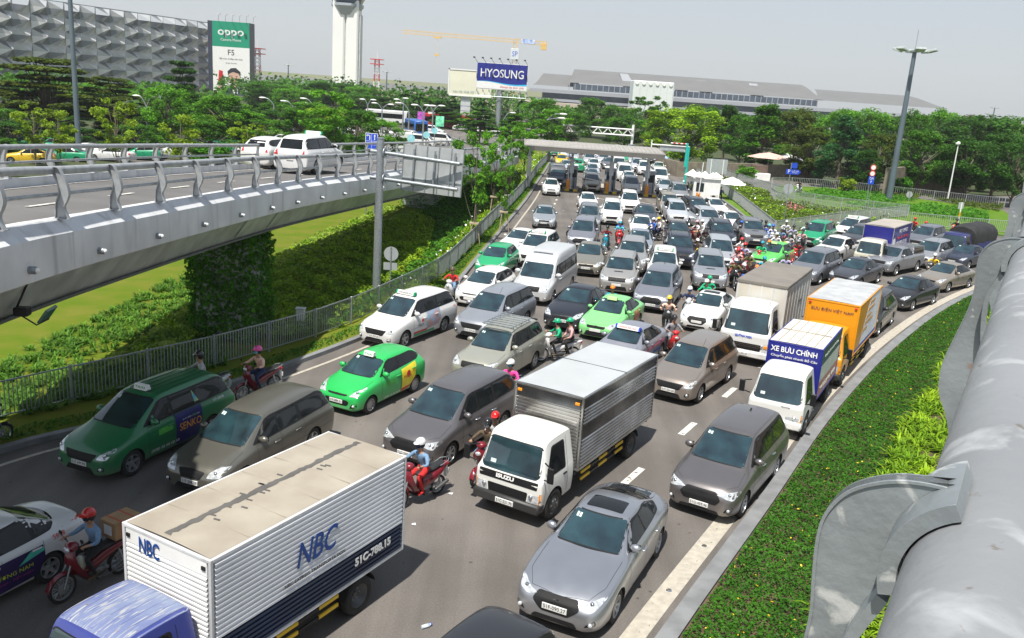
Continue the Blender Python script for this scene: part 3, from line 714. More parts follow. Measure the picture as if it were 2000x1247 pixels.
umbrella(1496,347,3.0,3.4,mat('pink_fabric',(.62,.42,.36),.85,0,.1,2),'faded pink parasol over a drinks stall by the stone wall')
umbrella(1531,345,2.6,3.2,FAB,'white parasol just right of the pink one by the stone wall')
umbrella(1287,333,1.5,2.3,mat('pale_blue_fabric',(.35,.55,.75),.8),'small pale blue umbrella behind the white van right of the toll canopy')
p=G(1487,353); t=thing('stall_counter','white drinks stall counter under the pink parasol','stall',(p.x,p.y,0)); mb=MB(); mb.box((-1,-.4,0),(1,.4,.95),bev=.03); mb.build('counter',M_['white'],t); mb=MB(); mb.box((-1.3,.5,0),(.8,1.2,1.9),bev=.03); mb.build('cabinet',mat('brown_cabinet',(.12,.08,.06),.7),t)
# ---- overhead frames
def truss(): 
    a=Gd(1100,248,150); b=Gd(1237,254,150); g0=Gd(1235,291,150); t=thing('truss_gantry','white lattice truss gantry spanning the road beyond the toll canopy','gantry',(b.x,b.y,0))
    A=Vector((a.x-b.x,0,b.z)); mb=MB()
    for dz in (0,-1.0):
        for dy in (0,.9): mb.cyl((A.x,dy,b.z+dz),(0,dy,b.z+dz),.1,n=6)
    n=14
    for i in range(n):
        xa,xb=A.x*i/n,A.x*(i+1)/n; za,zb=(0,-1) if i%2 else (-1,0)
        for dy in (0,.9): mb.cyl((xa,dy,b.z+za),(xb,dy,b.z+zb),.05,n=4)
    mb.build('truss',M_['white'],t); mb=MB(); mb.cyl((0,.4,0),(0,.4,b.z+.8),.22,n=10); mb.build('column',M_['white'],t)
truss()
def side_gantry():
    q=G(1349,372); t=thing('height_gantry','turquoise post with a red and white height bar behind the guard cabin','gantry',(q.x,q.y+4,0)); y=q.y+4
    top=Gd(1355,288,y); mb=MB(); mb.cyl((0,0,0),(0,0,top.z),.14,n=10); mb.use(mat('turquoise_paint',(.02,.45,.38),.4)); mb.box((-.35,-.2,2.2),(-.12,.0,top.z+.4)); mb.build('post',None,t)
    a=Gd(1272,289,y); mb=MB(); mb.cyl((a.x-q.x,0,top.z),(0,0,top.z),.08,n=8); mb.cyl((a.x-q.x,0,top.z-.5),(a.x-q.x,0,top.z+.5),.07,n=8); mb.build('arm',M_['white'],t)
    b0,b1=Gd(1290,284,y),Gd(1338,298,y); mb=MB(); mb.use(M_['white']); mb.box((b0.x-q.x,.1,b1.z),(b1.x-q.x,.16,b0.z)); mb.use(mat('sign_back_grey')); mb.box((b0.x-q.x+.08,.05,b1.z+.08),(b1.x-q.x-.08,.1,b0.z-.08)); mb.build('sign_back',None,t)
    c0=Gd(1313,283,y); mb=MB(); k=7
    for i in range(k): mb.use(M_['red'] if i%2 else M_['white']); xa=(c0.x-q.x)*(i/k); xb=(c0.x-q.x)*((i+1)/k); mb.cyl((xa-.2,-.1,top.z+.3),(xb-.2,-.1,top.z+.3),.07,n=6)
    mb.build('height_bar',None,t)
side_gantry()
q=G(1396,360); t=thing('large_sign_back','grey back of a large sign on two posts behind the guard cabin','sign',(q.x,q.y,0)); zt=Gd(1396,311,q.y).z; mb=MB(); mb.box((-1.25,.05,zt-1.7),(1.25,.09,zt)); mb.build('panel',mat('sign_back_grey'),t)
for x in (-.7,.75): mb=MB(); mb.cyl((x,0,0),(x,0,zt),.06,n=8); mb.build('post',M_['white'],t)
def blue_signs():
    q=G(1536,390); t=thing('direction_sign','blue square sign above a blue P arrow sign near the parasols','road sign',(q.x,q.y,0)); mb=MB(); zt=Gd(1540,318,q.y).z; mb.cyl((0,0,0),(0,0,zt),.05,n=8); mb.build('post',M_['galv'],t)
    mb=MB(); mb.box((.02,-.05,zt-.55),(.62,-.03,zt)); mb.build('square_panel',M_['blue'],t)
    mb=MB(); mb.prism([(-.5,zt-1.2),(.8,zt-1.2),(1.1,zt-.95),(.8,zt-.68),(-.5,zt-.68)],-.08,-.05,axis='y'); mb.build('arrow_panel',M_['blue'],t)
    text_at('lettering','P',.5,basis((-.2,-.09,zt-.94),(1,0,0),(0,0,1)),M_['white'],t,height=.4); text_at('lettering','QUỐC NỘI\nDomestic',.2,basis((.45,-.09,zt-.94),(1,0,0),(0,0,1)),M_['white'],t,width=.75)
    q=G(1691,414); t=thing('direction_sign','narrow blue sign below red discs on twin posts before the hedge garden','road sign',(q.x,q.y,0)); zt=Gd(1697,325,q.y).z
    for x in (-.12,.12): mb=MB(); mb.cyl((x,0,0),(x,0,zt),.035,n=8); mb.build('post',M_['galv'],t)
    mb=MB(); mb.box((-.3,-.06,zt-1.75),(.28,-.04,zt-.95)); mb.build('panel',M_['blue'],t); text_at('lettering','GA\nP',.3,basis((0,-.065,zt-1.35),(1,0,0),(0,0,1)),M_['white'],t,height=.6)
    for z in (zt,zt-.6):
        mb=MB(); mb.use(M_['red']); mb.cyl((0,-.06,z-.1),(0,-.045,z-.1),.3,n=20); mb.use(M_['white']); mb.cyl((0,-.066,z-.1),(0,-.061,z-.1),.22,n=20); mb.build('disc',None,t)
    q=G(1870,442); t=thing('marker_post','short orange and white post with a small sign back by the garden fence','marker post',(q.x,q.y,0)); mb=MB(); mb.use(M_['white']); mb.cyl((0,0,0),(0,0,2.2),.06,n=8); mb.use(M_['orange']); mb.cyl((0,0,.9),(0,0,1.3),.065,n=8); mb.build('post',None,t); mb=MB(); mb.box((-.25,.06,1.6),(.25,.08,2.2)); mb.build('panel',mat('sign_back_grey'),t)
blue_signs()
# ---- lamps
def lamp(name,label,u,v,zt,arms,y=None,r=.09,m=None,head=.7,group='street lamps beyond the flyover'):
    """arms: list of (dx,dz) head ends"""
    q=G(u,v) if y is None else Gd(u,v,y); t=thing(name,label,'street lamp',(q.x,q.y,0),group=group); m=m or M_['galv']
    z0=zt-1.2; mb=MB(); mb.cyl((0,0,0),(0,0,z0),r*1.2,r*.8,10); mb.build('pole',m,t,50)
    for dx,dz in arms:
        pts=crom([(0,0,z0-.02),(dx*.12,0,z0+.45),(dx*.45,0,zt-.15+dz),(dx*.8,0,zt+dz)],4); mb=MB(); mb.tube(pts,r*.55,6); mb.build('arm',m,t,50)
        mb=MB(); mb.sphere((dx*.95,0,zt+dz),.36*head,10,6,None,(1.25,.5,.30)); mb.build('lamp_head',M_['white'],t,50)
    return t
lamps=[(289,290,[(289,190)],[(-20,-4),(19,-3)],'double armed street lamp nearest the tall mast'),
 (316,262,[(316,176)],[(-19,-4),(18,-1)],'double armed street lamp partly hidden behind trees right of the first lamp'),
 (535,262,[(533,192)],[(-23,2)],'single armed curved lamp left of the blue lane sign with its head to the left'),
 (574,262,[(573,199)],[(-21,0),(22,3)],'double armed street lamp in front of the tall green trees'),
 (611,266,[(611,194)],[(-20,0)],'single armed lamp just right of the double lamp before the trees'),
 (745,262,[(746,203)],[(-16,-1),(17,1)],'double armed lamp right of the blue lane sign'),
 (717,255,[(717,195)],[(-11,0),(11,-1)],'small distant double lamp below the control tower'),
 (797,276,[(797,204)],[(-22,-4)],'single armed lamp above the parked white vans'),
 (825,290,[(826,207)],[(-19,-2),(17,-4)],'double armed lamp at the edge of the curving road'),
 (843,282,[(843,206)],[(-12,2),(17,-1)],'rearmost double lamp of the close pair at the curving road'),
 (786,262,[(786,193)],[(-14,7),(4,-3)],'far thin lamp between the vans and the trees'),
 (982,254,[(982,222)],[(18,-8)],'single lamp with its arm to the right, below the blue billboard')]
for u,v,top,arms,lab in lamps:
    y=G(u,v).y if G(u,v).y<175 else 170; y=min(y,165); q=Gd(u,v,y); zt=Gd(top[0][0],top[0][1],y).z; s=y/1717*1.0
    lamp('street_lamp',lab,u,v,zt,[(a*s,-b*s*.3) for a,b in arms],y=y,r=.10 if y<120 else .13,head=1.0 if y<120 else 1.25)
y=132; lamp('street_lamp','pair of white lamp heads leaning right above the toll canopy trees','',0,0,[]) if 0 else None
q=Gd(1062,262,y); zt=Gd(1090,226,y).z; lamp('street_lamp','lamp with two white heads leaning right above the trees left of the canopy',1062,262,zt,[(2.8,.25),(2.6,-.35)],y=y,head=1.3)
q=G(153,330); 
def mast(u,v,y,zt,heads,label,r=.25,tilt=0):
    q=Gd(u,v,y); t=thing('light_mast',label,'light mast',(q.x,q.y,0)); mb=MB(); mb.cyl((0,0,0),(0,0,zt),r,r*.6,14); mb.build('pole',mat('blue_grey_mast_paint',(.13,.17,.20),.5,.3,.1,.3),t,50)
    if heads:
        mb=MB(); mb.cyl((0,0,zt-.1),(0,0,zt+.1),.5,n=14); mb.cyl((0,0,zt),(0,0,zt+2.2),.03,n=5); mb.build('head_frame',M_['galv'],t)
        for a in range(heads):
            an=a*2*math.pi/heads+.4; c=Vector((math.cos(an)*1.5,math.sin(an)*1.5,zt)); mb=MB(); mb.tube([(0,0,zt),tuple(c)],.05,5); mb.use(mat('floodlight_lens',(.45,.50,.48),.2)); mb.box((-.55,-.12,-.1),(.55,.12,.75),basis(c,Vector((-math.sin(an),math.cos(an),0)),Vector((-.3*math.cos(an),-.3*math.sin(an),1))),.04); mb.build('floodlight',None,t)
    return t
q=G(155,312); mast(155,312,q.y,24,0,'thick blue grey mast rising out of frame behind the flyover on the left',.27)
q=G(1738,378); yy=100.0; zt=Gd(1778,100,yy).z; mast(1738,378,yy,zt,6,'tall blue grey light mast with square floodlights standing in the hedge garden',.36)
for u,v,top,lab in ((563,160,128,'tiny distant mast left of the control tower'),(755,165,141,'tiny distant mast right of the control tower'),(1938,236,211,'small distant light mast on the right horizon above the trees')):
    y=430; z=Gd(u,top,y).z; mast(u,v,y,z,4,lab,.4)
q=G(1850,395); zt=Gd(1866,280,q.y).z
t=thing('camera_pole','slim pale pole with a white camera head on the right of the hedge garden','camera pole',(q.x,q.y,0)); mb=MB(); mb.cyl((0,0,0),(0,0,zt),.09,.06,10); mb.build('pole',M_['white'],t,40); mb=MB(); mb.sphere((.0,0,zt),.22,10,6); mb.box((-.3,-.1,zt-.1),(.05,.1,zt+.1)); mb.build('camera',M_['white'],t)
# ---- stone walls, side road
mb=MB()
W1=[G(u,v) for u,v in ((1288,338),(1330,350),(1400,352),(1480,352),(1560,356),(1620,362))]
def wallthing(pts,h,label,name='stone_wall',m=STONE,th=.5):
    mb=MB(); ribbon(mb,pts,th,0,h); return tag(mb.build(name,m),label,'wall')
wallthing([p+Vector((0,3,0)) for p in W1],1.9,'tan stone retaining wall behind the parasols under the trees')
wallthing([G(u,v) for u,v in ((1725,385),(1770,378),(1830,382),(1880,390))],3.4,'tall tan stone wall with a sloping look behind the hedge garden')
wallthing([G(u,v) for u,v in ((1640,368),(1700,376),(1760,384))],1.2,'low rough stone wall left of the tall mast')
# ---- control tower
def tower():
    y=400; s=y/1717/.967; c=Gd(676,178,y); t=thing('control_tower','tall white airport control tower with a grey flared cab','control tower',(c.x,c.y,0)); hw=23*s
    Z=lambda v:Gd(676,v,y).z
    zt=Z(28); mb=MB(); 
    mb.box((-hw*.95,-hw*.5,0),(hw*.95,hw*.7,zt))
    for x in (-hw,.05*hw): mb.box((x,-hw*.8,0),(x+hw*.95,hw*.8,zt+6),bev=.6)
    mb.build('shaft',mat('tower_white',(.80,.80,.78),.6,0,.04,.05),t)
    mb=MB(); mb.box((-.1*hw,-hw*.6,0),(.08*hw,hw*.6,zt)); mb.box((hw*.97,-hw*.5,0),(hw*1.12,hw*.5,zt)); mb.build('recess',M_['conc'],t)
    mb=MB(); mb.use(mat('tower_grey',(.30,.33,.36),.5)); z0=Z(31); prof=[(z0,hw*.6),(z0,hw*.85),(Z(17),hw*1.15),(Z(13),hw*1.28),(Z(8),hw*1.26)]; mb.lathe([(a,b) for a,b in prof],8,Matrix.Rotation(math.pi/8,4,'Z'),'z'); mb.build('cab_base',None,t)
    mb=MB(); mb.lathe([(Z(8),hw*1.12),(Z(-10),hw*1.5),(Z(-10),0)],8,Matrix.Rotation(math.pi/8,4,'Z'),'z'); mb.build('cab_window',mat('blue_glass',(.03,.06,.12),.1,0,.1,2),t)
    mb=MB(); mb.lathe([(Z(-14),hw*1.6),(Z(-20),hw*1.5),(Z(-20),0)],8,Matrix.Rotation(math.pi/8,4,'Z'),'z'); mb.build('roof',M_['white'],t)
tower()
def antenna(u,v,top,y,label):
    c=Gd(u,v,y); zt=Gd(u,top,y).z; t=thing('antenna_tower',label,'antenna tower',(c.x,c.y,0)); n=12; mb=MB(); k=zt*.92
    for i in range(n):
        mb.use(M_['red'] if (i//2)%2 else M_['white']); z0,z1=k*i/n,k*(i+1)/n; a0,a1=1.2-.4*i/n,1.2-.4*(i+1)/n
        C0=[(-a0,-a0,z0),(a0,-a0,z0),(a0,a0,z0),(-a0,a0,z0)]; C1=[(-a1,-a1,z1),(a1,-a1,z1),(a1,a1,z1),(-a1,a1,z1)]
        for j in range(4): mb.cyl(C0[j],C1[j],.13,n=4); mb.cyl(C0[j],C1[(j+1)%4],.08,n=4)
    mb.build('lattice',None,t)
    for f in (.82,.92):
        mb=MB(); mb.box((-2.4,-2.4,zt*f),(2.4,2.4,zt*f+.3)); mb.build('platform',M_['red'],t)
    mb=MB(); mb.cyl((0,0,k),(0,0,zt*1.1),.1,n=4); mb.build('aerial',M_['white'],t)
antenna(503,165,88,330,'red and white lattice antenna tower left of the control tower'); antenna(735,180,110,360,'red and white lattice antenna tower right of the control tower')
# ---- tower crane
def crane():
    y=480; c=Gd(1000,190,y); t=thing('tower_crane','yellow tower crane with a long pale jib pointing left above the blue billboard','tower crane',(c.x,c.y,0)); Z=lambda u,v:Gd(u,v,y); YE=mat('crane_yellow',(.72,.47,.14),.5); PO=mat('crane_pale',(.72,.50,.22),.6)
    zt=Z(1001,78).z
    def lat(a,b,w,n,m,name):
        mb=MB(); a=Vector(a); b=Vector(b); d=(b-a).normalized(); s=Vector((0,1,0))*w; u=d.cross(Vector((0,1,0))).normalized()*w
        cs=[s+u,s-u,-s-u,-s+u]
        for k in cs: mb.cyl(a+k*.5,b+k*.5,.19,n=4)
        for i in range(n):
            p,q=a.lerp(b,i/n),a.lerp(b,(i+1)/n)
            for j in range(4): mb.cyl(p+cs[j]*.5,q+cs[(j+1)%4]*.5,.08,n=4)
        mb.build(name,m,t)
    lat((0,0,0),(0,0,zt),2.2,14,YE,'mast')
    J=Z(786,62)-Vector((c.x,c.y,0)); J.y=0; K=Z(1068,86)-Vector((c.x,c.y,0)); K.y=0
    lat((0,0,zt-.5),(J.x,0,J.z),1.6,40,PO,'jib'); lat((0,0,zt-.5),(K.x,0,K.z),1.8,9,YE,'counter_jib')
    mb=MB(); mb.box((K.x-3,-1,K.z-3.2),(K.x,1,K.z+.3),bev=.1); mb.build('counterweight',YE,t)
    mb=MB(); mb.box((3,-1.2,zt-1.6),(K.x*.62,-.9,zt+.6)); mb.build('banner',mat('banner_blue',(.10,.25,.65),.6,c2=(.7,.75,.85),scale=.8),t)
    mb=MB(); mb.box((-2.2,-2.2,zt-10),(2.2,2.2,zt-4.4),bev=.1); mb.build('operator_cab',mat('crane_cab',(.62,.66,.70),.5),t); text_at('lettering','SP',3,basis((0,-2.25,zt-7.2),(1,0,0),(0,0,1)),M_['blue'],t,height=2.6)
    k=J.x*.69; zk=zt-.5+(J.z-zt+.5)*.69; mb=MB(); mb.box((k-2,-.8,zk-2),(k+2,.8,zk-1.2)); mb.cyl((k,0,zk-1.5),(k,0,Z(857,140).z),.06,n=4); mb.box((k-1.2,-.6,Z(857,110).z),(k+1.2,.6,Z(857,106).z)); mb.build('hook_block',YE,t)
crane()
# ---- billboards
def board(name,label,y,TLp,TRp,BLp,colm,frame,m):
    a,b,c=Gd(*TLp,y),Gd(*TRp,y),Gd(*BLp,y); t=thing(name,label,'billboard',(colm[0],y,0)); 
    return t,a,b,c
y=186; a,b,c=Gd(933,125,y),Gd(1031,131,y),Gd(931,172,y); zb=Gd(1029,178,y).z; w2=(b.x-a.x)/2; cxx=(a.x+b.x)/2; zt=(a.z+b.z)/2+.25; zz=(c.z+zb)/2
t=thing('billboard','blue and white billboard reading HYOSUNG on a round column','billboard',(cxx,y,0))
mb=MB(); mb.cyl((-.3,.6,0),(-.3,.6,zz),.55,n=14); mb.build('column',M_['galv'],t,50)
mb=MB(); mb.box((-w2-.15,0,zz-.15),(w2+.15,.8,zt+.15)); mb.build('frame',M_['conc'],t)
HB=mat('deep_blue_print',(.012,.02,.22),.5,0,.08,.3)
mb=MB(); mb.use(M_['white']); mb.box((-w2,-.04,zz),(w2,0,zt)); mb.use(HB)
wave=[(-w2+2*w2*i/16, zz+(zt-zz)*(.27-.03*i/16+.035*math.sin(i/16*2*math.pi+.3))) for i in range(17)]
mb.prism(wave+[(w2,zt),(-w2,zt)],-.06,-.041,axis='y'); mb.use(mat('cyan_stripe',(.05,.45,.75),.5)); mb.prism([(p[0],p[1]-.28*i/16-.04) for i,p in enumerate(wave)]+[(p[0],p[1]) for p in wave[::-1]],-.055,-.041,axis='y'); mb.build('panel',None,t)
text_at('lettering','HYOSUNG',2,basis((0,-.08,zz+(zt-zz)*.60),(1,0,0),(0,0,1)),M_['white'],t,width=w2*1.72,height=(zt-zz)*.33,off=.02)
text_at('lettering','Always by your side',1,basis((w2*.42,-.08,zz+(zt-zz)*.10),(1,0,0),(0,0,1)),M_['red'],t,width=w2*.95)
mb=MB()
for i in range(9): x=-w2+2*w2*i/8; mb.cyl((x,-.3,zz-1.5),(x,.8,zz-.2),.06,n=4); mb.cyl((x,.3,zz-.2),(x+w2/8,.3,zz-1.5),.06,n=4)
mb.cyl((-w2,-.3,zz-1.5),(w2,-.3,zz-1.5),.08,n=5); mb.cyl((-w2,.8,zz-1.5),(w2,.8,zz-1.5),.08,n=5); mb.build('service_walkway',M_['galv'],t)
for i in range(7): 
    x=-w2+2*w2*i/6; mb=MB(); mb.cyl((x,0,zt),(x-.6,-1.5,zt+.9),.04,n=4); mb.box((x-.85,-1.8,zt+.8),(x-.45,-1.4,zt+1.05)); mb.build('spotlight',M_['black'],t)
a,b,c,d=Gd(868,132,y-4),Gd(958,137,y-4),Gd(867,188,y-4),Gd(958,193,y-4); w2=(b.x-a.x)/2; cxx=(a.x+b.x)/2; zt=(a.z+b.z)/2; zz=(c.z+d.z)/2
t=thing('billboard','blank cream billboard with faded phone lettering left of the blue billboard','billboard',(cxx,y+6,0)); k_=Gd(909,200,y+6).x-cxx
mb=MB(); mb.box((k_-1.0,.3,0),(k_+1.0,2.2,zz)); mb.build('column',mat('column_cladding',(.55,.57,.60),.5,.1,.05,.5),t)
mb=MB()
for i in range(7): mb.box((k_-1.03,.27,zz*i/7),(k_+1.03,.29,zz*i/7+.08))
mb.build('cladding_joint',M_['galv'],t)
mb=MB(); mb.use(mat('cream_board',(.72,.70,.56),.6,0,.05,.3)); mb.box((-w2,0,zz),(w2,.6,zt)); mb.use(M_['white'])
for (p,q) in (((-w2,zz),(w2,zz+.25)),((-w2,zt-.25),(w2,zt)),((-w2,zz),(-w2+.25,zt))): mb.box((p[0],-.1,p[1]),(q[0],0,q[1]))
mb.build('panel',None,t); text_at('lettering','Liên Hệ: 0938 707 972',1,basis((-w2*.15,-.12,zz+.95),(1,0,0),(0,0,1)),mat('faded_teal',(.15,.28,.32),.6),t,width=w2*1.2,height=.6)
# ---- faceted car park building and phone advertisement
A=Gd(-70,99,236); B=Gd(409,127,335); B.z=A.z=0
L_=(B-A).length; ex=(B-A).normalized(); nn=Vector((ex.y,-ex.x,0)); 
if nn.y>0: nn=-nn
Mb=Matrix(((ex.x,nn.x,0,A.x),(ex.y,nn.y,0,A.y),(0,0,1,0),(0,0,0,1)))
t=thing('carpark_building','long grey building clad in folded metal pyramid panels on the left','building',(0,0,0))
mb=MB(); mb.box((-30,-50,0),(L_,-1.0,22.5),Mb); mb.build('wall',mat('building_core',(.30,.31,.33),.7,0,.1,.2),t)
G1=mat('facade_panel_grey',(.50,.50,.495),.42,.55,.06,.4); G2=mat('facade_panel_perforated_shaded',(.21,.225,.235),.5,.4,.08,.4); G3=mat('facade_panel_lit',(.72,.71,.69),.4,.5,.05,.4)  # facet shading put into colour: perforated tone darkened, top tone raised
cw,chh=6.2,4.05; nx=int(L_/cw)+1; rnd=random.Random(4)
mb=MB()
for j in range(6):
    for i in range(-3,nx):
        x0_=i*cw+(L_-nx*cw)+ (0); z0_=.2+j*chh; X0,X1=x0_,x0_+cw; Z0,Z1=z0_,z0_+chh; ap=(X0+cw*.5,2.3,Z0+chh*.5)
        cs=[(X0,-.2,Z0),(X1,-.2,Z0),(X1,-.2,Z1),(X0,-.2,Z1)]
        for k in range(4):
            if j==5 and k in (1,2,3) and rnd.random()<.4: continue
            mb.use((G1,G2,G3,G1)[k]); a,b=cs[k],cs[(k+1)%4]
            # split each face once more for the perforated half; tones also paint the fold shading
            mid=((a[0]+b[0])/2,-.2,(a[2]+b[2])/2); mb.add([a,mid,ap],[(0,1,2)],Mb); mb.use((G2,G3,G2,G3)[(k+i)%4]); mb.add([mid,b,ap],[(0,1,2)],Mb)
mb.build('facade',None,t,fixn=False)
mb=MB()
for i in range(-3,nx*1): x=i*cw+(L_-nx*cw); mb.box((x-.08,-.3,20),(x+.08,-.1,24.7),Mb)
mb.box((-20,-.3,24.5),(L_,-.1,24.7),Mb); mb.build('rooftop_frame',M_['galv'],t)
y=318; a=Gd(414,38,y); b=Gd(487,48,y); zb=Gd(450,205,y).z; w2=(b.x-a.x)/2; cxx=(a.x+b.x)/2; zt=(a.z+b.z)/2; zm=zb+(zt-zb)*.70
t=thing('advertising_tower','tall green and white OPPO camera phone advertisement with a man in a suit','advertisement',(cxx,y,0))
mb=MB(); mb.box((-w2-1.6,0,0),(w2,6,zt)); mb.build('backing',mat('navy_side',(.03,.035,.06),.5),t)
mb=MB(); mb.use(mat('oppo_green',(.0,.27,.15),.5,0,.04,.3)); mb.box((-w2,-.06,zm),(w2,-.001,zt)); mb.use(M_['white']); mb.box((-w2,-.05,zb-5),(w2,-.001,zm)); mb.build('panel',None,t)
def ad(txt,z,width,m,h=None,x=0,off=0): text_at('lettering',txt,2,basis((x,-.1,z),(1,0,0),(0,0,1)),m,t,width=width,height=h,off=off)
ad('oppo',zm+(zt-zm)*.60,w2*1.4,M_['white'],h=2.6,off=.03); ad('Camera Phone',zm+(zt-zm)*.28,w2*1.1,M_['white']); ad('F5',zm-1.9,w2*.34,M_['ink']); ad('Bắt trọn vẻ đẹp chân thực',zm-4.0,w2*1.25,M_['ink']); ad('Chuyên Gia Selfie',zm-5.4,w2*.6,M_['ink'])
sk=mat('printed_skin',(.62,.40,.30),.6,0,.06,1); su=mat('printed_suit',(.035,.05,.10),.6,0,.1,.5); ha=M_['ink']
mb=MB(); hz=zm-10.2; yy=-.1
def ell(cx_,cz,rx,rz,y0,y1): mb.prism([(cx_+rx*math.cos(k*math.pi/12),cz+rz*math.sin(k*math.pi/12)) for k in range(24)],y0,y1,axis='y')
mb.use(su); mb.prism([(-w2*.85,zb-4),(-w2*.82,zb+1),(-w2*.2,hz-3.6),(w2*.1,hz-3.0),(w2*.45,hz-3.6),(w2*.85,zb+2.5),(w2*.9,zb-4)],-.08,-.06,axis='y')
mb.use(M_['white']); mb.prism([(-w2*.0,hz-3.2),(w2*.4,hz-3.1),(w2*.25,hz-8)],-.1,-.081,axis='y'); mb.use(su); mb.prism([(w2*.17,hz-3.6),(w2*.3,hz-3.6),(w2*.25,hz-8)],-.12,-.101,axis='y')
mb.use(sk); mb.prism([(w2*.02,hz-1.6),(w2*.38,hz-1.6),(w2*.40,hz-3.4),(w2*.0,hz-3.2)],-.13,-.121,axis='y'); ell(w2*.15,hz,w2*.30,2.6,-.15,-.131)
mb.use(ha); mb.prism([(w2*-.17,hz+.6),(w2*-.20,hz+2.0),(w2*-.02,hz+3.1),(w2*.25,hz+3.3),(w2*.5,hz+2.0),(w2*.48,hz+.4),(w2*.40,hz+1.4),(w2*.1,hz+1.9),(w2*-.1,hz+1.3)],-.17,-.151,axis='y')
for x in (-.0,.28): mb.prism([(w2*x-.35,hz+.35),(w2*x+.45,hz+.4),(w2*x+.45,hz+.55),(w2*x-.35,hz+.55)],-.17,-.151,axis='y'); ell(w2*x+.05,hz-.05,.28,.13,-.17,-.151)
mb.use(mat('printed_lips',(.5,.15,.13),.6)); ell(w2*.13,hz-1.45,.5,.17,-.17,-.151)
mb.use(sk); ell(-w2*.58,hz-1.5,w2*.16,1.5,-.13,-.121); mb.prism([(-w2*.74,hz-1.5),(-w2*.46,hz-1.5),(-w2*.5,hz-4.2),(-w2*.72,hz-4.2)],-.13,-.121,axis='y'); mb.use(mat('printed_red',(.55,.015,.02),.4)); mb.prism([(-w2*.72,hz-1.6),(-w2*.48,hz-1.9),(-w2*.46,hz+2.0),(-w2*.66,hz+2.3)],-.16,-.14,axis='y')
mb.build('portrait',None,t,fixn=True)
for i in range(6):
    x=-w2+2.2+i*2.4; mb=MB(); mb.cyl((x,0,zt),(x+1.2,-3,zt+2.2),.07,n=4); mb.box((x+.8,-3.4,zt+2.0),(x+1.7,-2.8,zt+2.35)); mb.build('spotlight',M_['conc'],t)
# ---- terminal
def terminal():
    t=thing('terminal_building','long airport terminal with stepped pale curved roofs and dark glazing behind the trees','building',(0,0,0)); Y=420
    P=lambda u,v,y=Y: Gd(u,v,y)
    RF=mat('pale_metal_roof',(.185,.18,.17),.45,.15,.05,.12); DK=mat('terminal_glass',(.07,.09,.12),.25,0,.2,.3); GR=mat('terminal_grey',(.30,.31,.33),.6)
    def roof(ue0,ve0,ue1,ve1,ur0,vr0,ur1,vr1,dy,name='roof'):
        a,b=P(ue0,ve0),P(ue1,ve1); z=(a.z+b.z)/2; c,d=Gd(ur0,vr0,Y+dy),Gd(ur1,vr1,Y+dy); zr=(c.z+d.z)/2; mb=MB(); n=8; rows=[]
        for i in range(n+1):
            f=i/n; zz_=z+(zr-z)*math.sin(f*math.pi/2)**1.0*(.55+.45*f) ; xa=a.x+(c.x-a.x)*f**.7; xb=b.x+(d.x-b.x)*f**.7; rows+= [(xa,Y+dy*f,zz_),(xb,Y+dy*f,zz_)]
        mb.add(rows,[(2*i,2*i+1,2*i+3,2*i+2) for i in range(n)]); mb.build(name,RF,t,60); return z
    z1=roof(1108,163,1610,194,1122,137,1565,165,30)
    z0=roof(1040,165,1130,172,1062,143,1130,149,22)
    z2=roof(1590,190,1852,219,1590,175,1772,187,40)
    a,b=P(1035,170).x,P(1855,225).x; ze=P(1300,190).z
    mb=MB(); mb.box((a,Y-4,ze-1.6),(b,Y+20,ze-.1)); mb.build('eaves_band',GR,t)
    mb=MB(); mb.box((a+6,Y-1,ze-4.0),(b-8,Y+18,ze-1.6)); mb.box((a+6,Y+2,2),(b-10,Y+18,ze-5.0)); mb.build('glazing',DK,t)
    mb=MB(); mb.box((a+2,Y-6,ze-5.2),(b-4,Y+18,ze-4.1)); mb.box((a,Y-20,0),(b,Y+2,2.2)); mb.build('floor_slab',GR,t)
    mb=MB(); x=P(1112,160).x; xe=P(1605,190).x; mb.box((x+2,Y-.5,ze+.5),(xe-2,Y+1,z1-.4)); mb.build('clerestory',DK,t)
    while x<xe: mb=MB(); mb.box((x,Y-1,ze+.2),(x+.3,Y-.5,z1-.3)); mb.build('mullion',GR,t); x+=2.6
    xx=a+10; mb=MB()
    while xx<b-10: mb.box((xx,Y-5.5,2),(xx+1,Y-4.5,ze-4.2)); xx+=13
    mb.build('colonnade',M_['conc'],t)
    for u,v in ((1218,147),(1322,157),(1370,160),(1470,166)):
        c=Gd(u,v,Y+22); mb=MB(); q=Gd(u+14,v+22,Y); mb.add([(c.x-2,Y+28,c.z-1),(c.x+2,Y+28,c.z-1),(c.x-2,Y+22,c.z+.6),(c.x+2,Y+22,c.z+.6),(q.x-2.5,Y+3,q.z),(q.x+2.5,Y+3,q.z),(q.x-2.5,Y+3,q.z-1.5),(q.x+2.5,Y+3,q.z-1.5)],[(0,1,3,2),(2,3,5,4),(4,5,7,6),(0,2,4,6),(1,3,5,7)]); mb.build('rooflight',GR,t)
    a,b=P(1224,160).x,P(1304,160).x; zt=P(1264,160).z; t2=thing('stair_block','pale square block with rounded caps in front of the terminal','building',((a+b)/2,396,0)); w=(b-a)/2*.94
    mb=MB(); mb.box((-w,0,0),(w,14,zt),bev=.3); mb.build('wall',mat('pale_block',(.62,.66,.66),.6,0,.04,.1),t2)
    for i in range(6):
        mb=MB(); x=-w+w*2*(i+.5)/6; mb.cyl((x,-.4,zt-1),(x,.8,zt-1),.75,n=12); mb.build('vent_cap',M_['white'],t2)
        mb=MB(); mb.box((x+w/6-.1,-.15,1),(x+w/6+.1,0,zt-2)); mb.build('panel_joint',M_['conc'],t2)
terminal()
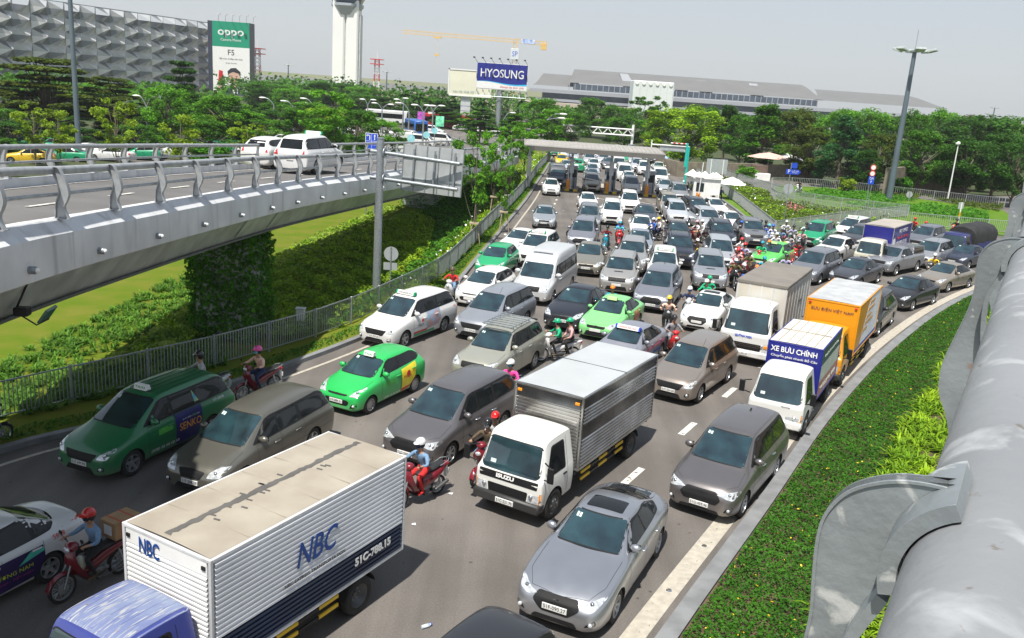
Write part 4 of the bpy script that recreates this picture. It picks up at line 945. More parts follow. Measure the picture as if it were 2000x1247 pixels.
t=thing('concourse','long low pale concourse roof far behind the trees on the left','building',(0,520,0)); a,b=Gd(495,150,520),Gd(900,180,520); mb=MB(); zt=Gd(700,160,520).z; mb.box((a.x,0,0),(b.x+10,30,zt-4)); mb.prism([(0,zt-4),(15,zt),(32,zt-4)],a.x,b.x+10); mb.build('roof',mat('pale_metal_roof'),t)
t=thing('viaduct','tan concrete elevated road below the concourse behind the trees','viaduct',(0,330,0)); a,b=Gd(640,185,330),Gd(1240,215,330); mb=MB(); z=Gd(850,185,330).z; mb.box((a.x,0,z-2.4),(b.x,12,z)); mb.build('deck',mat('tan_concrete',(.42,.36,.29),.8,0,.1,.1),t)
for i in range(6): mb=MB(); x=a.x+(b.x-a.x)*(i+.5)/6; mb.box((x-1,3,0),(x+1,8,z-2.4)); mb.build('pier',mat('tan_concrete'),t)
# ================================================================ VEHICLES
def paint_mat():
    m=mat('car_paint',(1,1,1),.30,0,.035,1.5,objcol='metal',coat=.5,bump=0); n=m.node_tree; b=n.nodes['Principled BSDF']; L=n.links.new
    # thin dust film lying on upward faces and low on the sills
    src=b.inputs['Base Color'].links[0].from_socket; tc=n.nodes.new('ShaderNodeTexCoord'); sp=n.nodes.new('ShaderNodeSeparateXYZ'); L(tc.outputs['Object'],sp.inputs[0])
    nz=n.nodes.new('ShaderNodeTexNoise'); nz.inputs['Scale'].default_value=2.5; nz.inputs['Detail'].default_value=6; L(tc.outputs['Object'],nz.inputs[0])
    r=n.nodes.new('ShaderNodeMapRange'); r.inputs[1].default_value=.55; r.inputs[2].default_value=.2; r.inputs[3].default_value=.0; r.inputs[4].default_value=.55; L(sp.outputs[2],r.inputs[0])
    mu=n.nodes.new('ShaderNodeMath'); mu.operation='MULTIPLY'; L(r.outputs[0],mu.inputs[0]); L(nz.outputs[0],mu.inputs[1])
    ad=n.nodes.new('ShaderNodeMath'); ad.operation='ADD'; ad.use_clamp=True; L(mu.outputs[0],ad.inputs[0]); ad.inputs[1].default_value=.03
    mx=n.nodes.new('ShaderNodeMix'); mx.data_type='RGBA'; mx.inputs[7].default_value=(.30,.27,.23,1); L(src,mx.inputs[6]); L(ad.outputs[0],mx.inputs[0]); L(mx.outputs[2],b.inputs['Base Color'])
    rr=n.nodes.new('ShaderNodeMapRange'); rr.inputs[3].default_value=.22; rr.inputs[4].default_value=.42; L(nz.outputs[0],rr.inputs[0]); L(rr.outputs[0],b.inputs['Roughness'])
    return m
PAINT=paint_mat()
GLASS=mat('windscreen_glass',(.022,.055,.066),.06,0,.25,1.6,coat=1.0,c2=(.010,.020,.026),spec=.9)
SGLASS=mat('side_glass',(.010,.012,.013),.05,0,.2,2,spec=.42)
TRIM=M_['black']; TYRE=mat('tyre_rubber',(.022,.021,.02),.85,0,.2,6,.2,60)
RIM=mat('alloy_rim',(.48,.49,.50),.32,.75,.08,4); LENS=mat('headlamp_lens',(.62,.65,.67),.10,.35,.25,14,coat=1); TAIL=mat('tail_lamp_red',(.45,.012,.01),.15,0,.15,8,coat=1)
PLATEM=mat('plate_white',(.70,.70,.68),.5,0,.05,4); UNDER=mat('underbody',(.012,.012,.012),.9,0,.2,3)
STICK=mat('windscreen_sticker',(.55,.65,.62),.5,0,.1,9); SEAT=mat('grey_seat_cloth',(.16,.15,.14),.9,0,.15,5)
def cage(st, hwL=None):
    """half cross-sections -> closed symmetric control mesh; st rows: (s_low,s_top,zb,zs,zt,w,wsh,wt)"""
    rows=[]
    for (sl,su,zb,zs,zt,wm,wsh,wt) in st:
        zm=zb+(zs-zb)*.55
        half=[(0,sl,zb),(wm*.78,sl,zb),(wm*.96,sl,zb+.07),(wm,sl,zm),(wm*.985,sl,zs-.07),(wsh,sl,zs),(wt,su,zt-.045 if zt-zs>.2 else zt-.02),(wt*.72,su,zt+.0),(0,su,zt+.012)]
        rows.append(half)
    vs=[]; idx=[]
    for half in rows:
        r=[]
        for (x,y,z) in half: r.append(len(vs)); vs.append((x,y,z))
        l=[r[0]]
        for (x,y,z) in half[1:-1]: l.append(len(vs)); vs.append((-x,y,z))
        l.append(r[-1]); idx.append((r,l))
    fs=[]
    for (r0,l0),(r1,l1) in zip(idx,idx[1:]):
        for k in range(8):
            fs.append((r0[k],r0[k+1],r1[k+1],r1[k])); fs.append((l0[k+1],l0[k],l1[k],l1[k+1]))
    for (r,l),rev in ((idx[0],0),(idx[-1],1)):
        for k in range(8):
            if k==0: f=(r[0],l[1],r[1])
            elif k==7: f=(r[7],l[7],r[8])
            else: f=(r[k],l[k],l[k+1],r[k+1])
            fs.append(f if not rev else f[::-1])
    return vs,fs,[(r,l) for r,l in idx]
def subdivide(vs,fs,lv=2,creases=()):
    me=bpy.data.meshes.new('c'); me.from_pydata(vs,[],fs); me.update()
    o=bpy.data.objects.new('c',me); col.objects.link(o)
    if creases:
        at=me.attributes.new('crease_edge','FLOAT','EDGE'); ek={tuple(sorted(e.vertices)):e.index for e in me.edges}
        for a,b,c in creases:
            i=ek.get(tuple(sorted((a,b))))
            if i is not None: at.data[i].value=c
    md=o.modifiers.new('s','SUBSURF'); md.levels=lv; md.render_levels=lv
    bpy.context.view_layer.update()
    r=bpy.data.meshes.new_from_object(o.evaluated_get(bpy.context.evaluated_depsgraph_get())); bpy.data.objects.remove(o); return r
def bool_cut(me, cutters):
    """cutters: (y, z, r, half-width span) wheel wells"""
    o=bpy.data.objects.new('b',me); col.objects.link(o); me.materials.clear(); me.materials.append(PAINT); me.materials.append(UNDER)
    mb=MB(); mb.use(PAINT); mb.use(UNDER)
    for (y,z,r,x0,x1) in cutters:
        for s in (-1,1): mb.cyl((s*x0,y,z),(s*x1,y,z),r,n=28)
    cu=mb.build('cut'); 
    md=o.modifiers.new('b','BOOLEAN'); md.object=cu; md.operation='DIFFERENCE'; md.solver='EXACT'
    bpy.context.view_layer.update()
    r=bpy.data.meshes.new_from_object(o.evaluated_get(bpy.context.evaluated_depsgraph_get())); bpy.data.objects.remove(o); bpy.data.objects.remove(cu); return r
class Body:
    def __init__(s, me):
        bm=bmesh.new(); bm.from_mesh(me); bmesh.ops.triangulate(bm,faces=bm.faces); s.bvh=BVHTree.FromBMesh(bm); bm.free()
    def hit(s,o,d):
        h=s.bvh.ray_cast(Vector(o),Vector(d).normalized(),20)
        return h[0],h[1]
def decal(body, poly, frame, off=.005, grid=.09, name='decal', m=None, parent=None, thick=0):
    """poly in (u,v) of frame=(origin,U,V,dir), projected along dir on to the body"""
    from mathutils.geometry import tessellate_polygon
    O,U,V,Dr=[Vector(a) for a in frame]; Dr.normalize()
    bm=bmesh.new(); vs=[bm.verts.new((a,b,0)) for a,b in poly]
    for t in tessellate_polygon([[Vector((a,b,0)) for a,b in poly]]):
        try: bm.faces.new([vs[i] for i in t])
        except ValueError: pass
    us=[p[0] for p in poly]; ws=[p[1] for p in poly]
    for ax,lo,hi in ((0,min(us),max(us)),(1,min(ws),max(ws))):
        n=max(1,int((hi-lo)/grid))
        for i in range(1,n+1):
            c=[0,0,0]; c[ax]=lo+(hi-lo)*i/(n+.0001); nn=[0,0,0]; nn[ax]=1
            if i<=n and c[ax]<hi-1e-4: bmesh.ops.bisect_plane(bm,geom=bm.verts[:]+bm.edges[:]+bm.faces[:],plane_co=c,plane_no=nn)
    for v in bm.verts:
        p=O+U*v.co.x+V*v.co.y; h,nn=body.hit(p-Dr*6,Dr)
        if h is None:
            h,nn,_,_=body.bvh.find_nearest(p); 
        v.co=h-Dr*off*.4+nn*off if nn.dot(Dr)<0 else h-Dr*off
    bmesh.ops.recalc_face_normals(bm,faces=bm.faces)
    fs=list(bm.faces)
    if fs and sum((f.normal.dot(Dr) for f in fs))>0: bmesh.ops.reverse_faces(bm,faces=fs)
    me=bpy.data.meshes.new(name); bm.to_mesh(me); bm.free(); smooth(me,60); return link_mesh(name,me,parent,[m])
def rounded(poly, r=.06, n=3):
    out=[]; N=len(poly)
    for i in range(N):
        p=Vector(poly[i]); a=Vector(poly[i-1]); b=Vector(poly[(i+1)%N]); da=(a-p); db=(b-p); ra=min(r,da.length*.45); rb=min(r,db.length*.45)
        A=p+da.normalized()*ra; B=p+db.normalized()*rb
        for k in range(n+1):
            t=k/n; q=A*(1-t)**2+p*2*t*(1-t)+B*t*t; out.append((q.x,q.y))
    return out
def line_decal(body, pts, frame, w=.008, off=.0035, name='panel_gap', m=None, parent=None):
    O,U,V,Dr=[Vector(a) for a in frame]; Dr.normalize(); P=resample([Vector((*p,0)) for p in pts],.07)+[Vector((*pts[-1],0))]
    vs=[];fs=[]
    for i,p in enumerate(P):
        t=(P[min(i+1,len(P)-1)]-P[max(i-1,0)]); t=t.normalized() if t.length else Vector((1,0,0)); nn=Vector((-t.y,t.x,0))*w/2
        for q in (p-nn,p+nn):
            w_=O+U*q.x+V*q.y; h,no=body.hit(w_-Dr*6,Dr)
            if h is None: h,no,_,_=body.bvh.find_nearest(w_)
            vs.append(h-Dr*off)
    for i in range(len(P)-1): fs.append((2*i,2*i+1,2*i+3,2*i+2))
    return vs,fs
_WH={}
def wheel_mesh(r,wd,style=0):
    k=(round(r,3),style)
    if k in _WH: return _WH[k]
    mb=MB(); h=wd/2; rr=r*.66
    mb.lathe([(-h*.9,rr),(-h,r*.82),(-h*.85,r*.96),(-h*.5,r),(h*.5,r),(h*.85,r*.96),(h,r*.82),(h*.9,rr)],28,closed=True); t=mb.build('wheel',TYRE,None,50); tm=t.data; bpy.data.objects.remove(t)
    mb=MB(); mb.use(RIM); mb.lathe([(h*.92,rr),(h*.95,rr*.93),(h*.35,rr*.86),(-h*.8,rr*.86)],24)
    mb.use(UNDER); mb.lathe([(h*.1,rr*.9),(h*.1,0)],20); mb.use(RIM)
    ns=(5,7,10,6)[style]
    for i in range(ns):
        a=2*math.pi*i/ns; M=Matrix.Rotation(a,4,'X'); sp=rr*(.11 if ns>6 else .17)
        mb.add([(h*.55,-sp*1.3,rr*.12),(h*.55,sp*1.3,rr*.12),(h*.82,sp*.8,rr*.93),(h*.82,-sp*.8,rr*.93),(h*.2,-sp*1.3,rr*.12),(h*.2,sp*1.3,rr*.12),(h*.3,sp*.8,rr*.93),(h*.3,-sp*.8,rr*.93)],[(0,1,2,3),(0,4,5,1),(1,5,6,2),(3,2,6,7),(0,3,7,4)],M)
    mb.cyl((h*.2,0,0),(h*.66,0,0),rr*.2,rr*.16,n=12); o=mb.build('rim',None,None,40); rm=o.data; bpy.data.objects.remove(o)
    _WH[k]=(tm,rm); return _WH[k]
def truck_wheel(r,wd,dish=False):
    k=('t',round(r,3),dish)
    if k in _WH: return _WH[k]
    mb=MB(); h=wd/2; rr=r*.62
    mb.lathe([(-h*.9,rr),(-h,r*.8),(-h*.9,r*.95),(-h*.6,r),(h*.6,r),(h*.9,r*.95),(h,r*.8),(h*.9,rr)],28,closed=True); t=mb.build('wheel',TYRE,None,50); tm=t.data; bpy.data.objects.remove(t)
    G_=mat('truck_rim',(.11,.11,.11),.55,.4,.2,6); mb=MB(); mb.use(G_)
    if dish: mb.lathe([(h*.92,rr),(h*.3,rr*.85),(-h*.2,rr*.6),(-h*.2,rr*.25),(h*.1,rr*.2),(h*.1,0)],24)
    else: mb.lathe([(h*.92,rr),(h*.6,rr*.86),(h*.95,rr*.6),(h*1.05,rr*.35),(h*1.05,0)],24)
    mb.use(M_['galv'])
    for i in range(6): a=i*math.pi/3; mb.cyl((h*.6 if not dish else -h*.25,math.cos(a)*rr*.48,math.sin(a)*rr*.48),(h*1.05 if not dish else 0,math.cos(a)*rr*.48,math.sin(a)*rr*.48),rr*.07,n=6)
    o=mb.build('rim',None,None,40); rm=o.data; bpy.data.objects.remove(o); _WH[k]=(tm,rm); return _WH[k]
def put_wheels(root,axles,track,r,wd,style=0,truck=False):
    for j,y in enumerate(axles):
        tm,rm=(truck_wheel(r,wd,truck and j>0) if truck else wheel_mesh(r,wd,style))
        for s in (-1,1):
            w_=bpy.data.objects.new('wheel',tm); col.objects.link(w_); w_.parent=root; w_.location=(s*(track-wd/2),y,r); w_.rotation_euler=(0,0,0 if s>0 else math.pi)
            q=bpy.data.objects.new('rim',rm); col.objects.link(q); q.parent=w_
def mirror(root,x,y,z,m,s,sz=1.0):
    mb=MB(); mb.use(m); mb.sphere((s*(x+.10*sz),y,z+.02),.12*sz,12,8,None,(.95,.62,.68)); mb.use(TRIM); mb.box((min(s*(x-.14),s*(x+.09)),y-.03,z-.06),(max(s*(x-.14),s*(x+.09)),y+.03,z-.005)); mb.use(SGLASS); mb.box((s*(x+.10*sz)-.08*sz,y+.07*sz,z-.04*sz),(s*(x+.10*sz)+.08*sz,y+.078*sz,z+.07*sz)); mb.build('door_mirror',None,root,50)
FRONT=lambda y0=-3: (Vector((0,y0,0)),Vector((1,0,0)),Vector((0,0,1)),Vector((0,1,0)))
BACK=(Vector((0,9,0)),Vector((-1,0,0)),Vector((0,0,1)),Vector((0,-1,0)))
def side(s): return (Vector((s*3,0,0)),Vector((0,1,0)),Vector((0,0,1)),Vector((-s,0,0)))
def diag(s,a): c,d=math.cos(R(a)),math.sin(R(a)); return (Vector((0,0,0)),Vector((c,s*d,0)),Vector((0,0,1)),Vector((-s*d,c,0)))
PLATES={}
def plate(root, body, z, txt='', name='number_plate', back=False, w=.47,h=.11, m=None, L=0):
    d=Vector((0,1,0)) if not back else Vector((0,-1,0)); hp,_=body.hit((0,-4 if not back else 9,z),d)
    if hp is None: return
    y=hp.y-(.02 if not back else -.02); mb=MB(); mb.box((-w/2,y-.012,z-h/2),(w/2,y+.012,z+h/2),bev=.003); p=mb.build(name,m or PLATEM,root)
    if txt: text_at('plate_number',txt,.1,basis((0,y-(.014 if not back else -.014),z),(1 if not back else -1,0,0),(0,0,1)),M_['ink'],p,width=w*.88,height=h*.66,ext=.001)
    return p
def wipers(root,body,zc,hw,fr):
    mb=MB()
    for a,b in (((-hw*.85,zc+.015),(-hw*.10,zc+.10)),((-.02,zc+.015),(hw*.62,zc+.10))):
        pts=[]
        for k in range(5):
            t=k/4; q=Vector((a[0]+(b[0]-a[0])*t,-3,a[1]+(b[1]-a[1])*t)); h,n=body.hit(q,(0,1,0))
            if h is not None and (not pts or (h-pts[-1]).length<.32): pts.append(h+n*.018)
        if len(pts)>2: mb.tube(pts,.011,4)
    if mb.v: mb.build('wiper',TRIM,root)
def car(name,label,cat,P,colr,metal,group='cars and vans queueing in the traffic jam'):
    """P: shape parameters"""
    L,Wd,Ht=P['L'],P['W'],P['H']; hw=Wd/2; y0=-L/2
    st=[(s[0]*L+y0, s[1]*L+y0, s[2], s[3]*Ht, s[4]*Ht, s[5]*hw, s[6]*hw, s[7]*hw) for s in P['st']]
    vs,fs,idx=cage(st); cr=[]
    # roof gutter and belt creases
    for (r0,l0),(r1,l1) in zip(idx,idx[1:]):
        for rr0,rr1 in ((r0,r1),(l0,l1)):
            cr.append((rr0[6],rr1[6],P.get('cr',.35))); cr.append((rr0[5],rr1[5],.30)); cr.append((rr0[2],rr1[2],.4)); cr.append((rr0[1],rr1[1],.6))
    ci=P.get('cowl')
    for i in P.get('crease_rows',()):
        for r in idx[i]:
            for k in range(5,8): cr.append((r[k],r[k+1],.55))
    for r in (*idx[0],*idx[-1]):
        for k in range(0,8): cr.append((r[k],r[k+1],P.get('endcr',.35)))
    me=subdivide(vs,fs,P.get('lv',2),cr)
    co=np.empty(len(me.vertices)*3,np.float32); me.vertices.foreach_get('co',co); co=co.reshape(-1,3)
    co[:,0]*=hw/np.abs(co[:,0]).max(); a_,b_=co[:,1].min(),co[:,1].max(); co[:,1]=(co[:,1]-(a_+b_)/2)*L/(b_-a_)
    zt_=co[:,2].max(); co[:,2]*=np.where(co[:,2]>.35*Ht,1+(Ht/zt_-1)*(co[:,2]-.35*Ht)/(zt_-.35*Ht),1); me.vertices.foreach_set('co',co.ravel()); me.update()
    r=P['wr']; ax=[y0+a*L for a in P['axles']]
    # the body without wheel wells is the surface the trim is laid on
    B=Body(me)
    me=bool_cut(me,[(a,r*1.0,r*1.13,hw*.58,hw*1.3) for a in ax]); smooth(me,38)
    root=empty(name); tag(root,label,cat,group)
    bo=link_mesh('body',me,root); bo.color=(*colr,metal)
    hwm=hw
    # screens
    def scl(poly,kx=hw,kz=Ht): return [(a*kx,b*kz) for a,b in poly]
    ws=rounded(scl(P['ws']),.05); g=decal(B,rounded(scl(P['ws_o'] if 'ws_o' in P else [(a*1.03,b+(.010 if b>.85 else -.012)) for a,b in P['ws']]),.06),FRONT(y0-1),.003,.10,'screen_surround',TRIM,root)
    wsn=decal(B,ws,FRONT(y0-1),.007,.10,'windscreen',GLASS,root)
    if 'rw' in P: decal(B,rounded(scl(P['rw']),.05),BACK,.006,.10,'rear_window',SGLASS,root)
    for s in (1,-1):
        dlo=[(y0+a*L,b*Ht) for a,b in P['dlo']]; decal(B,rounded(dlo,.05),side(s),.004,.10,'window_frame',TRIM,root)
        for w_ in P['win']:
            decal(B,rounded([(y0+a*L,b*Ht) for a,b in w_],.04),side(s),.008,.12,'side_window',SGLASS,root)
        # door gaps and sill
        gv,gf=[],[]
        mb=MB(); 
        for ln in P['gaps']:
            v_,f_=line_decal(B,[(y0+a*L,b*Ht) for a,b in ln],side(s)); mb.add(v_,f_)
        if mb.v: mb.build('panel_gap',M_['ink'],root,fixn=False)
        for (a,b) in P['handles']:
            h,n=B.hit((s*3,y0+a*L,b*Ht),(-s,0,0))
            if h is not None: mb=MB(); mb.box((-.012,-.10,-.016),(.03,.10,.016),Matrix.Translation(h)@Matrix.Diagonal((s,1,1,1)),.008); q=mb.build('door_handle',M_['chrome'] if P.get('chrome_handles') else PAINT,root); q.color=(*colr,metal)
        # lamps
        hl=[(s*a*hw,b*Ht) for a,b in P['hl']]; fr=diag(-s if False else s,P.get('hla',28)); c,d=math.cos(R(P.get('hla',28))),math.sin(R(P.get('hla',28)))
        pl=[]
        for a,b in hl: pl.append((a/1.0,b))
        decal(B,rounded(pl,.03,2),FRONT(y0-1),.008,.06,'headlight',LENS,root)
        mb=MB(); cx=sum(p[0] for p in hl)/len(hl); cz=sum(p[1] for p in hl)/len(hl); h,n=B.hit((cx,y0-2,cz),(0,1,0))
        if h is not None: mb.sphere(tuple(h+n*.0),.045,10,6); mb.build('headlight_bulb',M_['chrome'],root,60)
        if 'fog' in P:
            decal(B,rounded([(s*a*hw,b*Ht) for a,b in P['fog']],.03,2),FRONT(y0-1),.006,.08,'fog_lamp_recess',TRIM,root)
            cx=s*sum(p[0] for p in P['fog'])/len(P['fog'])*hw; cz=sum(p[1] for p in P['fog'])/len(P['fog'])*Ht; h,n=B.hit((cx,y0-2,cz),(0,1,0))
            if h is not None: mb=MB(); mb.sphere(tuple(h-n*.01),.042,10,6); mb.build('fog_lamp',LENS,root,60)
        tl=[(-s*a*hw,b*Ht) for a,b in P['tl']]; decal(B,rounded(tl,.03,2),BACK,.008,.07,'tail_light',TAIL,root)
        hm,_=B.hit((s*3,y0+P['mir'][0]*L,P['mir'][1]*Ht-.05),(-s,0,0)); mirror(root,abs(hm.x)-.02 if hm is not None else hw,y0+P['mir'][0]*L,P['mir'][1]*Ht,PAINT,s,P.get('msz',1))
    # grille
    if 'gr' in P:
        decal(B,rounded(scl(P['gr']),.04,2),FRONT(y0-1),.008,.06,'grille',mat('grille_black',(.012,.012,.013),.6,0,.1,4,spec=.25),root)
        pts=[]; pg=rounded(scl(P['gr']),.05,2)
        for (a,b) in pg:
            h,n=B.hit((a*1.02,y0-2,b),(0,1,0))
            if h is not None: pts.append(h+n*.010)
        if len(pts)>5: mb=MB(); mb.tube(pts,.010,5,closed=True); mb.build('grille_surround',M_['chrome'],root,60)
        za=min(b for _,b in P['gr'])*Ht; zb=max(b for _,b in P['gr'])*Ht; nsl=P.get('slats',3)
        for k in range(nsl):
            z=za+(zb-za)*(k+.5)/nsl; 
            xs=[]; n_=12
            poly=scl(P['gr']); xi=[]
            for (p,q) in zip(poly,poly[1:]+poly[:1]):
                if (p[1]-z)*(q[1]-z)<0: xi.append(p[0]+(q[0]-p[0])*(z-p[1])/(q[1]-p[1]))
            if len(xi)>=2:
                xa,xb=min(xi)+.02,max(xi)-.02; pts=[]
                for j in range(9):
                    h,n=B.hit((xa+(xb-xa)*j/8,y0-2,z),(0,1,0))
                    if h is not None: pts.append(h+n*.012)
                if len(pts)>3: mb=MB(); mb.tube(pts,P.get('slr',.011),5); mb.build('grille_slat',M_['chrome'],root,60)
        h,n=B.hit((0,y0-2,P.get('bz',.5)*Ht),(0,1,0))
        if h is not None and P.get('badge')!='none':
            mb=MB(); c=h+n*.025; T=basis(c,(1,0,0),Vector((0,0,1)))
            bd=P.get('badge','oval')
            if bd=='oval':
                for (rx,rz) in ((.075,.05),(.028,.048),(.06,.018)):
                    mb.tube([T@Vector((rx*math.cos(a*math.pi/8),rz*math.sin(a*math.pi/8)+(.018 if rx==.06 else 0),0)) for a in range(16)],.006,4,closed=True)
            elif bd=='wing':
                mb.tube([T@Vector((.075*math.cos(a*math.pi/8),.058*math.sin(a*math.pi/8),0)) for a in range(16)],.006,4,closed=True); mb.tube([T@Vector(p) for p in ((-.07,.02,0),(-.03,.03,0),(0,-.02,0),(.03,.03,0),(.07,.02,0))],.006,4)
            elif bd=='H':
                mb.tube([T@Vector((.08*math.cos(a*math.pi/8),.042*math.sin(a*math.pi/8),0)) for a in range(16)],.006,4,closed=True); mb.tube([T@Vector(p) for p in ((-.03,-.035,0),(-.02,.035,0))],.007,4); mb.tube([T@Vector(p) for p in ((.03,.035,0),(.02,-.035,0))],.007,4); mb.tube([T@Vector(p) for p in ((-.025,-.005,0),(.025,.005,0))],.006,4)
            elif bd=='tri':
                for a in (90,210,330):
                    e=Vector((math.cos(R(a)),math.sin(R(a)),0))*.03; f=Vector((-e.y,e.x,0))*.55; q=[T@(e*0),T@(e+f),T@(e*2),T@(e-f)]; mb.add(q,[(0,1,2,3)])
            elif bd=='bow':
                q=[T@Vector(p) for p in ((-.09,-.018,0),(.09,-.018,0),(.09,.018,0),(-.09,.018,0))]; mb.add(q,[(0,1,2,3)]); q=[T@Vector(p) for p in ((-.03,-.03,.002),(.03,-.03,.002),(.03,.03,.002),(-.03,.03,.002))]; mb.add(q,[(0,1,2,3)])
            mb.build('badge',M_['chrome'],root)
    if 'low' in P: decal(B,rounded(scl(P['low']),.04,2),FRONT(y0-1),.006,.08,'lower_intake',TRIM,root)
    if 'lip' in P:
        z=P['lip'][0]*Ht; pts=[]
        for j in range(13):
            x=hw*P['lip'][1]*(-1+2*j/12); h,n=B.hit((x,y0-2,z+.03*abs(j-6)/6),(0,1,0))
            if h is not None: pts.append(h+n*.01)
        if len(pts)>3: mb=MB(); mb.tube(pts,P['lip'][2],6); mb.build('bumper_lip',M_['chrome'],root,60)
    # bonnet shut line
    mb=MB()
    for ln in P.get('bonnet',()):
        vs_,fs_=[],[]; T=(Vector((0,0,5)),Vector((1,0,0)),Vector((0,1,0)),Vector((0,0,-1)))
        v_,f_=line_decal(B,[(a*hw,y0+b*L) for a,b in ln],T,.007); mb.add(v_,f_)
    if mb.v: mb.build('bonnet_gap',M_['ink'],root,fixn=False)
    wipers(root,B,P['ws'][0][1]*Ht,hw*P['ws'][1][0] if P['ws'][1][0]>0 else hw*.7,None)
    put_wheels(root,ax,hw*.965,r,P.get('ww',.205),P.get('wst',0))
    plate(root,B,P.get('pz',.27)*Ht,''); plate(root,B,P.get('rpz',.45)*Ht,'',back=True,w=.33,h=.17) 
    # stickers and dashboard papers behind the screen
    for (a,b,wx,hz) in P.get('stk',((-.49,.905,.05,.05),(-.42,.905,.05,.05))):
        decal(B,[((a-wx/2)*hw,b*Ht-hz/2),((a+wx/2)*hw,b*Ht-hz/2),((a+wx/2)*hw,b*Ht+hz/2),((a-wx/2)*hw,b*Ht+hz/2)],FRONT(y0-1),.010,.2,'windscreen_sticker',STICK,root)
    for q in list(col.objects):
        if q.parent==root and q.name.startswith('door_mirror'): q.color=(*colr,metal)
    root['_L']=L
    return root,B
# shapes; st: s_low, s_top (0 front .. 1 rear), zb(m), zs, zt (fractions of H), w, wsh, wt (fractions of half width)
SED=dict(L=4.42,W=1.73,H=1.47,wr=.31,axles=(.185,.77),crease_rows=(4,5,8),
 st=[(.006,.012,.24,.36,.43,.70,.60,.45),(.022,.03,.17,.45,.49,.87,.80,.55),(.09,.09,.17,.51,.555,.97,.90,.62),(.20,.20,.18,.575,.62,1.0,.93,.68),(.29,.285,.18,.60,.655,1.0,.94,.76),(.36,.465,.18,.625,.965,1.0,.93,.60),(.53,.56,.18,.64,1.0,1.0,.925,.62),(.70,.70,.18,.655,.965,1.0,.92,.58),(.80,.845,.18,.67,.745,1.0,.92,.62),(.90,.92,.20,.665,.715,.97,.88,.60),(.98,.975,.24,.62,.70,.88,.80,.52),(.995,.99,.30,.50,.60,.76,.66,.45)],
 ws=[(-.70,.68),(.70,.68),(.585,.945),(-.585,.945)],rw=[(-.60,.74),(.60,.74),(.50,.93),(-.50,.93)],
 dlo=[(.325,.655),(.80,.70),(.845,.735),(.735,.90),(.68,.935),(.50,.94),(.455,.92)],
 win=[[(.365,.675),(.545,.685),(.545,.915),(.475,.905)],[(.565,.69),(.71,.705),(.70,.90),(.67,.915),(.565,.92)],[(.725,.71),(.80,.725),(.735,.86)]],
 gaps=[[(.335,.20),(.335,.62)],[(.555,.18),(.555,.62)],[(.70,.25),(.745,.45),(.745,.64)],[(.335,.16),(.70,.16)]],handles=[(.52,.555),(.71,.575)],
 hl=[(.50,.43),(.84,.44),(.90,.50),(.86,.545),(.62,.51)],fog=[(.62,.20),(.82,.22),(.82,.29),(.64,.28)],tl=[(.50,.56),(.86,.56),(.88,.68),(.50,.66)],
 gr=[(-.42,.385),(.42,.385),(.48,.455),(-.48,.455)],bz=.44,low=[(-.55,.16),(.55,.16),(.44,.30),(-.44,.30)],slats=2,pz=.33,rpz=.50,
 bonnet=[[(-.82,.27),(-.80,.10),(-.66,.045)],[(.82,.27),(.80,.10),(.66,.045)],[(-.66,.045),(0,.022),(.66,.045)]],mir=(.375,.69,.96))
MAZ=dict(SED,L=4.58,W=1.80,H=1.45,wr=.325,axles=(.205,.795),
 st=[(.004,.012,.26,.34,.42,.66,.56,.42),(.02,.035,.16,.44,.49,.86,.78,.52),(.09,.10,.16,.53,.575,.98,.90,.60),(.20,.20,.17,.60,.64,1.0,.93,.68),(.33,.325,.17,.63,.685,1.0,.94,.76),(.39,.50,.17,.645,.97,.99,.92,.60),(.56,.58,.17,.66,1.0,1.0,.92,.62),(.70,.71,.17,.68,.965,1.0,.915,.58),(.81,.86,.18,.70,.78,1.0,.915,.60),(.90,.925,.20,.69,.755,.97,.87,.60),(.975,.975,.24,.64,.745,.88,.78,.52),(.995,.985,.30,.50,.60,.76,.66,.45)],
 ws=[(-.70,.705),(.70,.705),(.585,.945),(-.585,.945)],
 dlo=[(.36,.69),(.80,.735),(.85,.775),(.735,.90),(.68,.935),(.53,.94),(.485,.92)],
 win=[[(.40,.705),(.575,.715),(.575,.915),(.51,.905)],[(.59,.72),(.73,.735),(.715,.90),(.68,.915),(.59,.92)],[(.745,.745),(.81,.76),(.75,.86)]],
 hl=[(.42,.455),(.60,.42),(.82,.455),(.92,.53),(.80,.525),(.60,.48)],gr=[(-.42,.49),(.42,.49),(.50,.40),(.28,.285),(-.28,.285),(-.50,.40)],bz=.43,slats=5,slr=.004,badge='wing',pz=.36,
 low=[(-.50,.165),(.50,.165),(.42,.235),(-.42,.235)],fog=[(.62,.22),(.84,.25),(.82,.32),(.68,.27)],mir=(.395,.73,.96),wst=1,rpz=.5,lip=(.155,.60,.014),
 bonnet=[[(-.82,.31),(-.80,.13),(-.60,.05)],[(.82,.31),(.80,.13),(.60,.05)],[(-.60,.05),(0,.028),(.60,.05)]])
